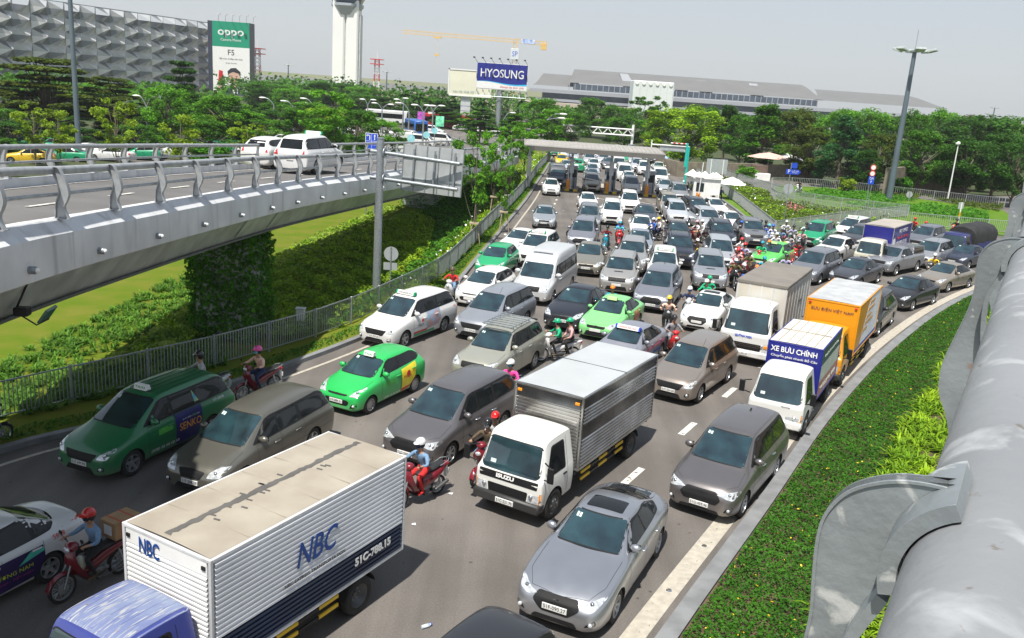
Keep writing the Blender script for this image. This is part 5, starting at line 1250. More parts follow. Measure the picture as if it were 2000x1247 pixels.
MPV=dict(lip=(.145,.60,.012),L=4.585,W=1.77,H=1.75,wr=.335,axles=(.175,.775),crease_rows=(4,5),endcr=.45,cr=.4,
 st=[(.006,.014,.26,.34,.40,.72,.62,.46),(.022,.035,.20,.43,.475,.88,.80,.55),(.07,.08,.20,.48,.525,.97,.90,.60),(.15,.15,.20,.53,.575,1.0,.93,.66),(.225,.215,.20,.565,.625,1.0,.94,.76),(.31,.415,.20,.59,.955,1.0,.93,.64),(.50,.50,.20,.60,.985,1.0,.925,.66),(.72,.72,.20,.61,.995,1.0,.925,.66),(.90,.87,.20,.615,.975,1.0,.92,.64),(.975,.935,.22,.60,.90,.98,.90,.66),(.995,.965,.28,.55,.72,.90,.84,.66)],
 ws=[(-.74,.645),(.74,.645),(.63,.925),(-.63,.925)],rw=[(-.62,.66),(.62,.66),(.56,.90),(-.56,.90)],
 dlo=[(.265,.625),(.965,.665),(.955,.80),(.905,.90),(.86,.925),(.45,.915),(.405,.89)],
 win=[[(.325,.645),(.475,.655),(.475,.895),(.425,.885)],[(.49,.66),(.655,.665),(.655,.90),(.49,.895)],[(.68,.67),(.925,.69),(.935,.78),(.88,.885),(.68,.90)]],
 gaps=[[(.29,.22),(.285,.60)],[(.483,.18),(.483,.64)],[(.66,.25),(.69,.42),(.69,.65)],[(.29,.17),(.66,.17)],[(.245,.36),(.97,.37)]],handles=[(.445,.53),(.63,.54)],
 hl=[(.56,.365),(.86,.37),(.93,.47),(.88,.50),(.64,.425)],fog=[(.62,.20),(.82,.215),(.80,.28),(.66,.265)],tl=[(.66,.50),(.90,.50),(.90,.64),(.72,.64)],
 gr=[(-.40,.305),(.40,.305),(.56,.42),(-.56,.42)],bz=.385,slats=4,slr=.010,low=[(-.52,.145),(.52,.145),(.40,.23),(-.40,.23)],pz=.27,rpz=.42,
 bonnet=[[(-.82,.205),(-.84,.09),(-.60,.045)],[(.82,.205),(.84,.09),(.60,.045)]],mir=(.325,.665,.96),msz=1.1,stk=((-.55,.885,.06,.05),(-.47,.885,.06,.05)))
MPV2=dict(MPV,L=4.735,W=1.83,H=1.79,wst=1,wr=.34,hl=[(.42,.405),(.86,.37),(.96,.46),(.90,.475),(.60,.445)],gr=[(-.44,.265),(.44,.265),(.56,.345),(.40,.435),(-.40,.435),(-.56,.345)],slats=4,slr=.009,fog=[(.66,.19),(.86,.21),(.88,.28),(.72,.25)],pz=.235,low=[(-.58,.13),(.58,.13),(.50,.185),(-.50,.185)],
 dlo=[(.265,.625),(.90,.665),(.965,.76),(.905,.89),(.86,.925),(.45,.915),(.405,.89)],win=[[(.325,.645),(.475,.655),(.475,.895),(.425,.885)],[(.49,.66),(.655,.665),(.655,.90),(.49,.895)],[(.68,.67),(.86,.685),(.90,.76),(.86,.885),(.68,.90)]],chrome_handles=1)
HAT=dict(L=3.7,W=1.66,H=1.50,wr=.29,axles=(.175,.82),crease_rows=(4,5),cr=.3,wst=2,
 st=[(.008,.016,.24,.36,.42,.70,.60,.45),(.025,.04,.17,.45,.49,.87,.80,.55),(.09,.10,.17,.52,.565,.97,.90,.62),(.18,.18,.18,.575,.62,1.0,.93,.68),(.26,.25,.18,.60,.66,1.0,.94,.76),(.35,.455,.18,.63,.96,1.0,.93,.63),(.53,.55,.18,.65,1.0,1.0,.925,.65),(.76,.76,.18,.68,.985,1.0,.92,.62),(.92,.88,.18,.69,.955,.99,.90,.60),(.985,.94,.22,.66,.84,.94,.86,.60),(.997,.97,.30,.55,.68,.84,.78,.60)],
 ws=[(-.73,.68),(.73,.68),(.61,.93),(-.61,.93)],rw=[(-.58,.72),(.58,.72),(.50,.92),(-.50,.92)],
 dlo=[(.31,.665),(.86,.74),(.93,.80),(.86,.90),(.80,.93),(.49,.93),(.445,.90)],
 win=[[(.36,.685),(.575,.70),(.575,.905),(.47,.895)],[(.60,.71),(.80,.745),(.80,.90),(.60,.915)]],
 gaps=[[(.32,.22),(.315,.62)],[(.587,.18),(.587,.66)],[(.72,.26),(.81,.44),(.82,.70)],[(.32,.17),(.72,.17)]],handles=[(.55,.57),(.78,.60)],
 hl=[(.50,.42),(.84,.43),(.92,.54),(.86,.575),(.64,.50)],fog=[(.58,.19),(.84,.22),(.84,.31),(.66,.28)],tl=[(.66,.56),(.90,.56),(.90,.70),(.72,.70)],
 gr=[(-.46,.23),(.46,.23),(.56,.31),(.46,.345),(-.46,.345),(-.56,.31)],bz=.435,slats=2,slr=.008,badge='H',pz=.30,rpz=.44,low=[(-.40,.42),(.40,.42),(.44,.45),(-.44,.45)],
 bonnet=[[(-.82,.24),(-.80,.11),(-.55,.05)],[(.82,.24),(.80,.11),(.55,.05)]],mir=(.36,.70,.96))
SUV=dict(MPV,L=4.7,W=1.84,H=1.80,wr=.37,axles=(.19,.775),endcr=.45,
 st=[(.006,.012,.34,.40,.46,.76,.66,.48),(.022,.032,.27,.50,.545,.90,.82,.58),(.07,.08,.27,.56,.60,.98,.92,.64),(.16,.16,.27,.59,.635,1.0,.94,.70),(.255,.25,.27,.61,.665,1.0,.945,.76),(.33,.42,.27,.63,.955,1.0,.935,.66),(.50,.50,.27,.64,.99,1.0,.93,.68),(.72,.72,.27,.65,1.0,1.0,.93,.68),(.90,.875,.27,.655,.975,1.0,.92,.65),(.975,.94,.29,.64,.88,.98,.90,.66),(.995,.965,.34,.56,.72,.90,.84,.66)],
 ws=[(-.74,.685),(.74,.685),(.64,.93),(-.64,.93)],rw=[(-.60,.70),(.60,.70),(.56,.90),(-.56,.90)],
 dlo=[(.30,.665),(.93,.70),(.95,.80),(.90,.90),(.86,.93),(.46,.92),(.41,.895)],
 win=[[(.35,.685),(.49,.69),(.49,.90),(.43,.89)],[(.505,.695),(.66,.70),(.66,.905),(.505,.90)],[(.69,.705),(.90,.72),(.91,.80),(.87,.895),(.69,.905)]],
 hl=[(.52,.46),(.86,.46),(.93,.55),(.88,.58),(.60,.53)],gr=[(-.46,.44),(.46,.44),(.50,.54),(-.50,.54)],bz=.49,slats=3,slr=.012,badge='oval',low=[(-.60,.20),(.60,.20),(.50,.31),(-.50,.31)],fog=[(.68,.23),(.84,.24),(.84,.31),(.70,.30)],tl=[(.72,.54),(.90,.54),(.90,.68),(.76,.68)],pz=.35,mir=(.345,.705,.96),
 bonnet=[[(-.84,.24),(-.86,.09),(-.60,.04)],[(.84,.24),(.86,.09),(.60,.04)]],gaps=[[(.31,.26),(.31,.63)],[(.497,.22),(.497,.66)],[(.66,.28),(.70,.46),(.70,.68)],[(.31,.20),(.66,.20)]],handles=[(.46,.57),(.64,.58)])
ZAC=dict(SUV,L=4.5,W=1.70,H=1.80,wr=.33,cr=.75,endcr=.7,chrome_handles=0)
VAN=dict(L=5.7,W=1.98,H=2.35,wr=.35,axles=(.16,.80),crease_rows=(),cr=.45,endcr=.55,wst=3,
 st=[(.006,.012,.30,.30,.35,.80,.70,.50),(.02,.03,.24,.37,.42,.92,.84,.60),(.06,.065,.24,.41,.455,.98,.92,.66),(.12,.115,.24,.45,.50,1.0,.95,.74),(.16,.15,.24,.475,.53,1.0,.955,.80),(.215,.29,.24,.50,.86,1.0,.955,.80),(.30,.345,.24,.52,.985,1.0,.955,.80),(.50,.50,.24,.53,1.0,1.0,.955,.81),(.75,.75,.24,.53,1.0,1.0,.955,.81),(.97,.96,.24,.53,.99,1.0,.95,.80),(.997,.985,.30,.50,.93,.96,.90,.76)],
 ws=[(-.80,.535),(.80,.535),(.72,.785),(-.72,.785)],rw=[(-.62,.56),(.62,.56),(.60,.78),(-.60,.78)],
 dlo=[(.195,.535),(.965,.555),(.965,.78),(.30,.77),(.27,.75)],win=[[(.225,.555),(.33,.56),(.33,.755),(.285,.745)],[(.36,.56),(.52,.56),(.52,.765),(.36,.765)],[(.54,.56),(.73,.56),(.73,.765),(.54,.765)],[(.75,.56),(.945,.565),(.945,.765),(.75,.765)]],
 gaps=[[(.205,.18),(.205,.50)],[(.345,.14),(.345,.77)],[(.53,.14),(.53,.77)],[(.205,.13),(.53,.13)]],handles=[(.33,.46),(.37,.46)],
 hl=[(.60,.29),(.88,.29),(.94,.42),(.86,.44),(.66,.41)],fog=[(.70,.15),(.86,.16),(.86,.20),(.70,.20)],tl=[(.80,.40),(.93,.40),(.93,.56),(.82,.56)],gr=[(-.42,.30),(.42,.30),(.50,.40),(-.50,.40)],bz=.38,slats=3,slr=.014,low=[(-.55,.12),(.55,.12),(.50,.20),(-.50,.20)],pz=.22,rpz=.35,badge='none',
 bonnet=[[(-.80,.14),(-.84,.06),(-.5,.03)],[(.80,.14),(.84,.06),(.5,.03)]],mir=(.225,.57,1.0),msz=1.35,stk=((-.66,.76,.05,.05),))
HIA=dict(VAN,L=4.85,W=1.80,H=1.98,wr=.32,axles=(.14,.78),st=[(.006,.012,.26,.36,.40,.80,.70,.50),(.02,.03,.22,.44,.48,.93,.86,.62),(.05,.05,.22,.49,.53,.99,.94,.70),(.08,.075,.22,.52,.56,1.0,.95,.76),(.11,.10,.22,.53,.60,1.0,.955,.80),(.16,.225,.22,.55,.93,1.0,.955,.78),(.26,.29,.22,.56,.99,1.0,.955,.78),(.50,.50,.22,.57,1.0,1.0,.955,.79),(.75,.75,.22,.57,1.0,1.0,.955,.79),(.97,.95,.22,.57,.98,1.0,.95,.78),(.997,.98,.28,.50,.88,.96,.90,.76)],
 ws=[(-.80,.60),(.80,.60),(.70,.91),(-.70,.91)],dlo=[(.15,.595),(.965,.61),(.955,.90),(.26,.90),(.225,.87)],win=[[(.185,.615),(.32,.615),(.32,.88),(.245,.87)],[(.35,.62),(.54,.62),(.54,.885),(.35,.885)],[(.56,.62),(.74,.62),(.74,.885),(.56,.885)],[(.76,.62),(.945,.62),(.94,.885),(.76,.885)]],hl=[(.62,.38),(.90,.38),(.94,.47),(.88,.50),(.66,.46)],gr=[(-.48,.38),(.48,.38),(.50,.45),(-.50,.45)],pz=.27,mir=(.17,.64,1.0),stk=((-.66,.88,.05,.05),),low=[(-.55,.16),(.55,.16),(.50,.24),(-.50,.24)])
def roof_rails(root,B,P,m):
    L,hw,Ht=P['L'],P['W']/2,P['H']
    for s in (-1,1):
        pts=[]
        for k in range(9):
            y=-L/2+L*(.46+.40*k/8); h,n=B.hit((s*hw*.60,y,4),(0,0,-1)); 
            if h is not None: pts.append(h+Vector((0,0,.012 if k in (0,8) else .05)))
        mb=MB(); mb.tube(pts,.018,6); mb.build('roof_rail',m,root,60)
def roof_sign(root,B,P,txt,m=None,tm=None,w=.55,a=.50,h=.13,cm=None):
    L,Ht=P['L'],P['H']; y=-L/2+L*a; hp,_=B.hit((0,y,4),(0,0,-1)); z=hp.z; mb=MB(); m=m or M_['white']
    mb.use(m); mb.prism([(y-.09,z+.02),(y+.09,z+.02),(y+.05,z+.02+h),(y-.05,z+.02+h)],-w/2,w/2)
    if cm: mb.use(cm); mb.prism([(y-.092,z+.02),(y+.092,z+.02),(y+.052,z+.02+h),(y-.052,z+.02+h)],-w/2-.07,-w/2); mb.prism([(y-.092,z+.02),(y+.092,z+.02),(y+.052,z+.02+h),(y-.052,z+.02+h)],w/2,w/2+.07)
    mb.use(TRIM); mb.box((-w/2-.05,y-.03,z-.01),(w/2+.05,y+.03,z+.022)); o=mb.build('roof_sign',None,root)
    if txt: text_at('lettering',txt,.1,basis((0,y-.076,z+.02+h*.5),(1,0,0),(0,.30,1)),tm or M_['green'],o,width=w*.8,height=h*.5)
def sunroof(root,B,P,a0=.50,a1=.62,w=.40):
    hw,L=P['W']/2,P['L']; T=(Vector((0,0,5)),Vector((1,0,0)),Vector((0,1,0)),Vector((0,0,-1))); decal(B,rounded([(-w*hw,-L/2+a0*L),(w*hw,-L/2+a0*L),(w*hw*.95,-L/2+a1*L),(-w*hw*.95,-L/2+a1*L)],.05),T,.004,.1,'sunroof',SGLASS,root)
def side_ad(root,B,P,s,poly,m,name='side_advert',off=.010):
    L,Ht=P['L'],P['H']; return decal(B,[(-L/2+a*L,b*Ht) for a,b in poly],side(s),off,.12,name,m,root)
def side_text(root,B,P,s,txt,a,b,width,height,m,shear=0,slope=0,name='lettering'):
    """lettering laid on the flank; s=+1 is the side on the viewer's right"""
    L,Ht=P['L'],P['H']; me=text_mesh(txt,.2,0,0,'CENTER',shear); xs=[v.co.x for v in me.vertices]; ys=[v.co.y for v in me.vertices]
    if not xs: return
    kx=width/(max(xs)-min(xs)); ky=height/(max(ys)-min(ys))
    for v in me.vertices:
        u=v.co.x*kx; w_=v.co.y*ky; y=-L/2+a*L+(u if s>0 else -u); z=b*Ht+w_; h,n=B.hit((s*3,y,z),(-s,0,0))
        x=h.x if h is not None else s*P['W']/2
        v.co=(x+s*.014,y,z)
    me.materials.clear(); return link_mesh(name,me,root,[m])
PICK=dict(SUV,L=5.2,W=1.86,H=1.82,wr=.39,axles=(.175,.80),cr=.4,
 st=[(.006,.012,.36,.42,.48,.78,.68,.50),(.022,.03,.29,.52,.565,.91,.83,.58),(.07,.08,.29,.575,.62,.98,.92,.64),(.15,.15,.29,.60,.65,1.0,.94,.70),(.235,.23,.29,.62,.675,1.0,.945,.76),(.30,.375,.29,.635,.955,.99,.935,.66),(.44,.45,.29,.645,1.0,.99,.93,.68),(.60,.585,.29,.65,.985,.99,.93,.66),(.635,.63,.29,.64,.70,1.0,.96,.90),(.72,.72,.29,.64,.675,1.0,.96,.90),(.985,.985,.31,.64,.67,.99,.95,.88),(.998,.995,.38,.56,.64,.94,.90,.80)],
 dlo=[(.275,.665),(.615,.685),(.61,.80),(.585,.90),(.55,.925),(.42,.92),(.37,.895)],win=[[(.315,.685),(.44,.69),(.44,.90),(.385,.89)],[(.455,.695),(.59,.70),(.575,.89),(.455,.905)]],rw=[(-.55,.74),(.55,.74),(.52,.90),(-.52,.90)],
 gaps=[[(.28,.26),(.28,.63)],[(.447,.22),(.447,.66)],[(.61,.24),(.615,.64)],[(.28,.20),(.61,.20)]],handles=[(.415,.58),(.58,.59)],mir=(.305,.705,.96),
 bonnet=[[(-.84,.22),(-.86,.09),(-.60,.04)],[(.84,.22),(.86,.09),(.60,.04)]])
def plate_text(root,txt):
    for o in bpy.data.objects:
        if o.parent==root and o.name.startswith('number_plate'):
            b=[Vector(c) for c in o.bound_box]; y=min(c.y for c in b); z=(min(c.z for c in b)+max(c.z for c in b))/2
            if y<0: text_at('plate_number',txt,.1,basis((0,y-.002,z),(1,0,0),(0,0,1)),M_['ink'],o,width=.42,height=.072,ext=.001); return
def place_w(root,P,u,v,axle,head,z=0,sc_=1.0):
    p=G(u,v,z); th=-R(head); lx,ly=P['W']/2*.90*sc_,(-P['L']/2+P['axles'][axle]*P['L'])*sc_
    c,s=math.cos(th),math.sin(th); root.location=(p.x-(c*lx-s*ly),p.y-(s*lx+c*ly),z); root.rotation_euler=(0,0,th); root.scale=(sc_,)*3; return root
def hd(fu,fv,ru,rv):
    a,b=G(fu,fv),G(ru,rv); return math.degrees(math.atan2(b.x-a.x,b.y-a.y))
def clone(root,label,colr=None,metal=None,cat=None,group=None):
    r=copy_tree(root); r['label']=label
    if cat: r['category']=cat
    if group: r['group']=group
    if colr is not None:
        st=[r]
        for o in bpy.data.objects:
            if o.parent==r and o.name.split('.')[0] in ('body','door_handle','door_mirror','cab','cab_door'): o.color=(*colr,metal)
    return r
def place(root,u,v,head,z=0.0,sc_=1.0,pt='front'):
    """u,v: pixel of the ground point under the middle of the front bumper"""
    p=G(u,v,z) if not isinstance(u,Vector) else u; d=Vector((-math.sin(R(head)),-math.cos(R(head)),0)); L=root['_L']*sc_
    root.location=p-d*(L/2 if pt=='front' else -L/2 if pt=='rear' else 0); root.rotation_euler=(0,0,-R(head)); root.scale=(sc_,)*3; return root
# ================================================================ TRUCKS
def colmat(c,name=None,**k):
    n=name or 'paint_%02x%02x%02x'%tuple(int(x*255) for x in c); return mat(n,c,k.get('rough',.4),k.get('metal',0),.06,2,c2=k.get('c2'),coat=k.get('coat',.2))
def from_corners(px,z):
    fl,fr,rr,rl=[G(u,v,z) for u,v in px]; c=(fl+fr+rr+rl)/4; ax=((rr-fr)+(rl-fl))/2; ax.z=0; L=ax.length; head=math.degrees(math.atan2(ax.x,ax.y)); 
    return Vector((c.x,c.y,0)),head,L
CABST=[(.0,.01,.42,.50,.535,.90,.86,.60),(.012,.025,.34,.535,.565,.985,.95,.70),(.05,.06,.34,.555,.59,1.0,.965,.78),(.13,.20,.34,.565,.935,1.0,.965,.80),(.24,.29,.34,.57,.99,1.0,.965,.80),(.55,.55,.34,.575,1.0,1.0,.965,.80),(.95,.95,.34,.575,1.0,1.0,.965,.80),(1.0,.985,.36,.57,.97,.985,.95,.78)]
def truck(name,label,px,zt,LB,WB,zb,cabcol,cabL=1.7,cabW=1.86,cabH=2.15,bodyfn=None,metal=0.0,bump=(.03,.03,.03),wr=.38,group='box trucks in the traffic jam',ws=((-.84,.56),(.84,.56),(.76,.90),(-.76,.90)),hl=((.52,.30),(.86,.30),(.92,.42),(.50,.42)),gr=((-.46,.36),(.46,.36),(.50,.45),(-.50,.45)),guard=True,band=None,roof=None):
    c,head,Lm=from_corners(px,zt); root=empty(name,c,-R(head)); tag(root,label,'truck',group); root['_L']=LB+cabL
    f=-LB/2; y0=f-.12-cabL; hw=cabW/2
    st=[(y0+a*cabL,y0+b*cabL,zb_,zs*cabH,z_*cabH,w*hw,ws_*hw,wt*hw) for a,b,zb_,zs,z_,w,ws_,wt in CABST]
    vs,fs,idx=cage(st); cr=[]
    for (r0,l0),(r1,l1) in zip(idx,idx[1:]):
        for a,b in ((r0,r1),(l0,l1)): cr+=[(a[6],b[6],.55),(a[5],b[5],.4),(a[1],b[1],.7),(a[2],b[2],.5)]
    for r in (*idx[0],*idx[-1]):
        for k in range(8): cr.append((r[k],r[k+1],.6))
    me=subdivide(vs,fs,2,cr); co=np.empty(len(me.vertices)*3,np.float32); me.vertices.foreach_get('co',co); co=co.reshape(-1,3); co[:,0]*=hw/np.abs(co[:,0]).max(); me.vertices.foreach_set('co',co.ravel()); me.update()
    B=Body(me); ya=y0+cabL*.42; me=bool_cut(me,[(ya,wr,wr*1.18,hw*.55,hw*1.3)]); smooth(me,38); bo=link_mesh('cab',me,root); bo.color=(*cabcol,metal); P=dict(L=1,W=cabW,H=cabH)
    F_=FRONT(y0-1); sc2=lambda pl:[(a*hw,b*cabH) for a,b in pl]
    decal(B,rounded([(a*1.05,b+(.015 if b>.7 else -.02)) for a,b in sc2(ws)],.12),F_,.004,.12,'screen_surround',TRIM,root); decal(B,rounded(sc2(ws),.10),F_,.009,.12,'windscreen',GLASS,root)
    decal(B,rounded(sc2(gr),.04),F_,.008,.08,'grille',mat('grille_black'),root)
    if band: decal(B,rounded(sc2(band),.03),F_,.007,.1,'front_band',TRIM,root)
    for s in (1,-1):
        decal(B,rounded([(s*a*hw,b*cabH) for a,b in hl],.03),F_,.01,.06,'headlight',LENS,root)
        mb=MB(); h,n=B.hit((s*.70*hw,y0-2,.36*cabH),(0,1,0)); mb.sphere(tuple(h),.06,10,6); mb.build('headlight_bulb',M_['chrome'],root,60)
        decal(B,rounded([(y0+cabL*.16,.565*cabH),(y0+cabL*.74,.565*cabH),(y0+cabL*.74,.90*cabH),(y0+cabL*.36,.90*cabH)],.08),side(s),.005,.12,'window_frame',TRIM,root)
        decal(B,rounded([(y0+cabL*.20,.58*cabH),(y0+cabL*.71,.58*cabH),(y0+cabL*.71,.885*cabH),(y0+cabL*.38,.885*cabH)],.07),side(s),.009,.12,'side_window',SGLASS,root)
        mb=MB(); v_,f_=line_decal(B,[(y0+cabL*.12,.52*cabH),(y0+cabL*.10,.30*cabH)],side(s),.012); mb.add(v_,f_); v_,f_=line_decal(B,[(y0+cabL*.79,.92*cabH),(y0+cabL*.80,.25*cabH)],side(s),.012); mb.add(v_,f_); mb.build('panel_gap',M_['ink'],root,fixn=False)
        mb=MB(); mb.tube([(s*hw*.98,y0+.10,1.62),(s*(hw+.22),y0-.06,1.60),(s*(hw+.24),y0-.06,1.30),(s*hw*.99,y0+.1,1.2)],.02,5); mb.use(TRIM); mb.box((s*(hw+.22)-.085,y0-.09,1.24),(s*(hw+.22)+.085,y0-.04,1.62),bev=.02); mb.build('door_mirror',TRIM,root)
        h,n=B.hit((s*3,y0+cabL*.70,.50*cabH),(-s,0,0)); mb=MB(); mb.box((-.01,-.08,-.02),(.03,.08,.02),Matrix.Translation(h)@Matrix.Diagonal((s,1,1,1)),.008); mb.build('door_handle',TRIM,root)
        decal(B,rounded([(s*.93*hw,.30*cabH),(s*.99*hw,.30*cabH),(s*.99*hw,.42*cabH),(s*.93*hw,.42*cabH)],.01),F_,.012,.06,'indicator',M_['orange'],root)
    mb=MB(); mb.use(mat('bumper_%02x'%int(bump[0]*255),bump,.5)); mb.box((-hw*.99,y0-.10,.36),(hw*.99,y0+.22,.60),bev=.04); mb.build('bumper',None,root,40)
    mb=MB(); mb.box((-.24,y0-.125,.42),(.24,y0-.10,.54),bev=.004); pl=mb.build('number_plate',PLATEM,root)
    wipers(root,B,ws[0][1]*cabH,hw*.8,None)
    decal(B,[(-.62*hw,.62*cabH),(-.46*hw,.62*cabH),(-.46*hw,.66*cabH),(-.62*hw,.66*cabH)],F_,.011,.2,'windscreen_sticker',STICK,root)
    # chassis
    mb=MB(); mb.use(UNDER)
    for s in (-1,1): mb.box((s*.36-.04,y0+.3,.56),(s*.36+.04,LB/2,.74))
    for k in range(5): y=-LB/2+LB*k/4*.96; mb.box((-WB/2+.05,y,.74),(WB/2-.05,y+.08,zb-.004))
    mb.box((-.55,-LB*.25,.42),(-.42,LB*.02,.72),bev=.03); mb.build('chassis',None,root)
    ay=LB/2-LB*.26
    tm,rm=truck_wheel(wr,.24)
    put_wheels(root,[ya],hw*.99,wr,.22,truck=True); tm,rm=truck_wheel(wr,.22,True)
    for s in (-1,1):
        for off_,dn in ((0,'wheel'),(.25,'wheel')):
            w_=bpy.data.objects.new('wheel',tm); col.objects.link(w_); w_.parent=root; w_.location=(s*(WB/2-.14-off_),ay,wr); w_.rotation_euler=(0,0,0 if s>0 else math.pi)
            if off_==0: q=bpy.data.objects.new('rim',rm); col.objects.link(q); q.parent=w_
        mb=MB(); pts=[(ay+ (wr+.08)*math.cos(a),wr+(wr+.08)*math.sin(a)) for a in [R(x) for x in range(15,170,14)]]; v=[];fq=[]
        for a,b in pts: v+=[(s*(WB/2-.02),a,b),(s*(WB/2-.55),a,b)]
        mb.add(v,[(2*i,2*i+1,2*i+3,2*i+2) for i in range(len(pts)-1)]); mb.build('mudguard',UNDER,root)
        if guard:
            mb=MB()
            for k,z in enumerate((.50,.68)):
                a,b=-LB/2+.35,ay-wr-.2; n=5
                for j in range(n): mb.use(M_['yellow'] if j%2==0 else TRIM); mb.box((s*(WB/2-.06)-.02,a+(b-a)*j/n,z-.035),(s*(WB/2-.06)+.02,a+(b-a)*(j+1)/n-.005,z+.035),bev=.006)
            mb.build('side_guard',None,root)
        mb=MB(); mb.use(TAIL); mb.box((s*(WB/2-.35)-.12,LB/2-.02,.70),(s*(WB/2-.35)+.12,LB/2+.03,.80),bev=.01); mb.build('tail_light',None,root)
    if bodyfn: bodyfn(root,LB,WB,zb,zt)
    return root,B,y0,P
def corr_wall(root,name,y0,y1,z0,z1,x,s,m,pitch=.075,depth=.022,bands=(),ax='x'):
    """horizontally ribbed wall with real relief; bands=(za,zb,material) or flat panels"""
    mb=MB(); mb.use(m); z=z0; n=max(2,int((z1-z0)/pitch))
    vs=[];rows=[]
    for i in range(n):
        a=z0+(z1-z0)*i/n; h=(z1-z0)/n; rows+= [(a,0),(a+h*.18,depth),(a+h*.62,depth),(a+h*.80,0)]
    rows.append((z1,0))
    for (z,d) in rows:
        for y in (y0,y1): vs.append((x+s*d,y,z) if ax=='x' else (y,x-d,z))
    o=len(mb.v)
    for i in range(len(rows)-1):
        zm=(rows[i][0]+rows[i+1][0])/2; mm=m
        for (za,zb_,bm_) in bands:
            if za<=zm<zb_: mm=bm_
        mb.use(mm); q=[vs[2*i],vs[2*i+1],vs[2*i+3],vs[2*i+2]]
        mb.add(q,[(0,1,2,3)])
    return mb.build(name,None,root)
def frame_box(root,LB,WB,zb,zt,m,t=.055,roofm=None,name='box_frame'):
    mb=MB(); mb.use(m); e=.012
    for s in (-1,1):
        for y in (-LB/2,LB/2): mb.box((s*WB/2-t/2,y-t/2,zb),(s*WB/2+t/2,y+t/2,zt),bev=.008)
        mb.box((s*WB/2-t/2,-LB/2+t/2,zt-t*1.1),(s*WB/2+t/2,LB/2-t/2,zt-.003),bev=.008); mb.box((s*WB/2-t/2,-LB/2+t/2,zb),(s*WB/2+t/2,LB/2-t/2,zb+t*1.3),bev=.008)
    for y in (-LB/2,LB/2): mb.box((-WB/2+t/2,y-t/2,zt-t*1.1),(WB/2-t/2,y+t/2,zt-.003),bev=.008); mb.box((-WB/2+t/2,y-t/2,zb),(WB/2-t/2,y+t/2,zb+t),bev=.008)
    mb.build(name,None,root)
def box_core(root,LB,WB,zb,zt,m,name='box_wall'):
    mb=MB(); mb.box((-WB/2+.01,-LB/2+.01,zb+.01),(WB/2-.01,LB/2-.01,zt-.02)); mb.build(name,m,root)
def roof_panel(root,LB,WB,zt,m,seams=(),sm=None,camber=.03,name='box_roof'):
    mb=MB(); mb.use(m); n=6; vs=[]
    for i in range(n+1):
        x=-WB/2+.02+(WB-.04)*i/n; z=zt+camber*math.sin(math.pi*i/n); vs+=[(x,-LB/2+.02,z),(x,LB/2-.02,z)]
    mb.add(vs,[(2*i,2*i+2,2*i+3,2*i+1) for i in range(n)]); r=mb.build(name,None,root,60)
    if r.data.polygons[0].normal.z<0: r.data.flip_normals()
    return r
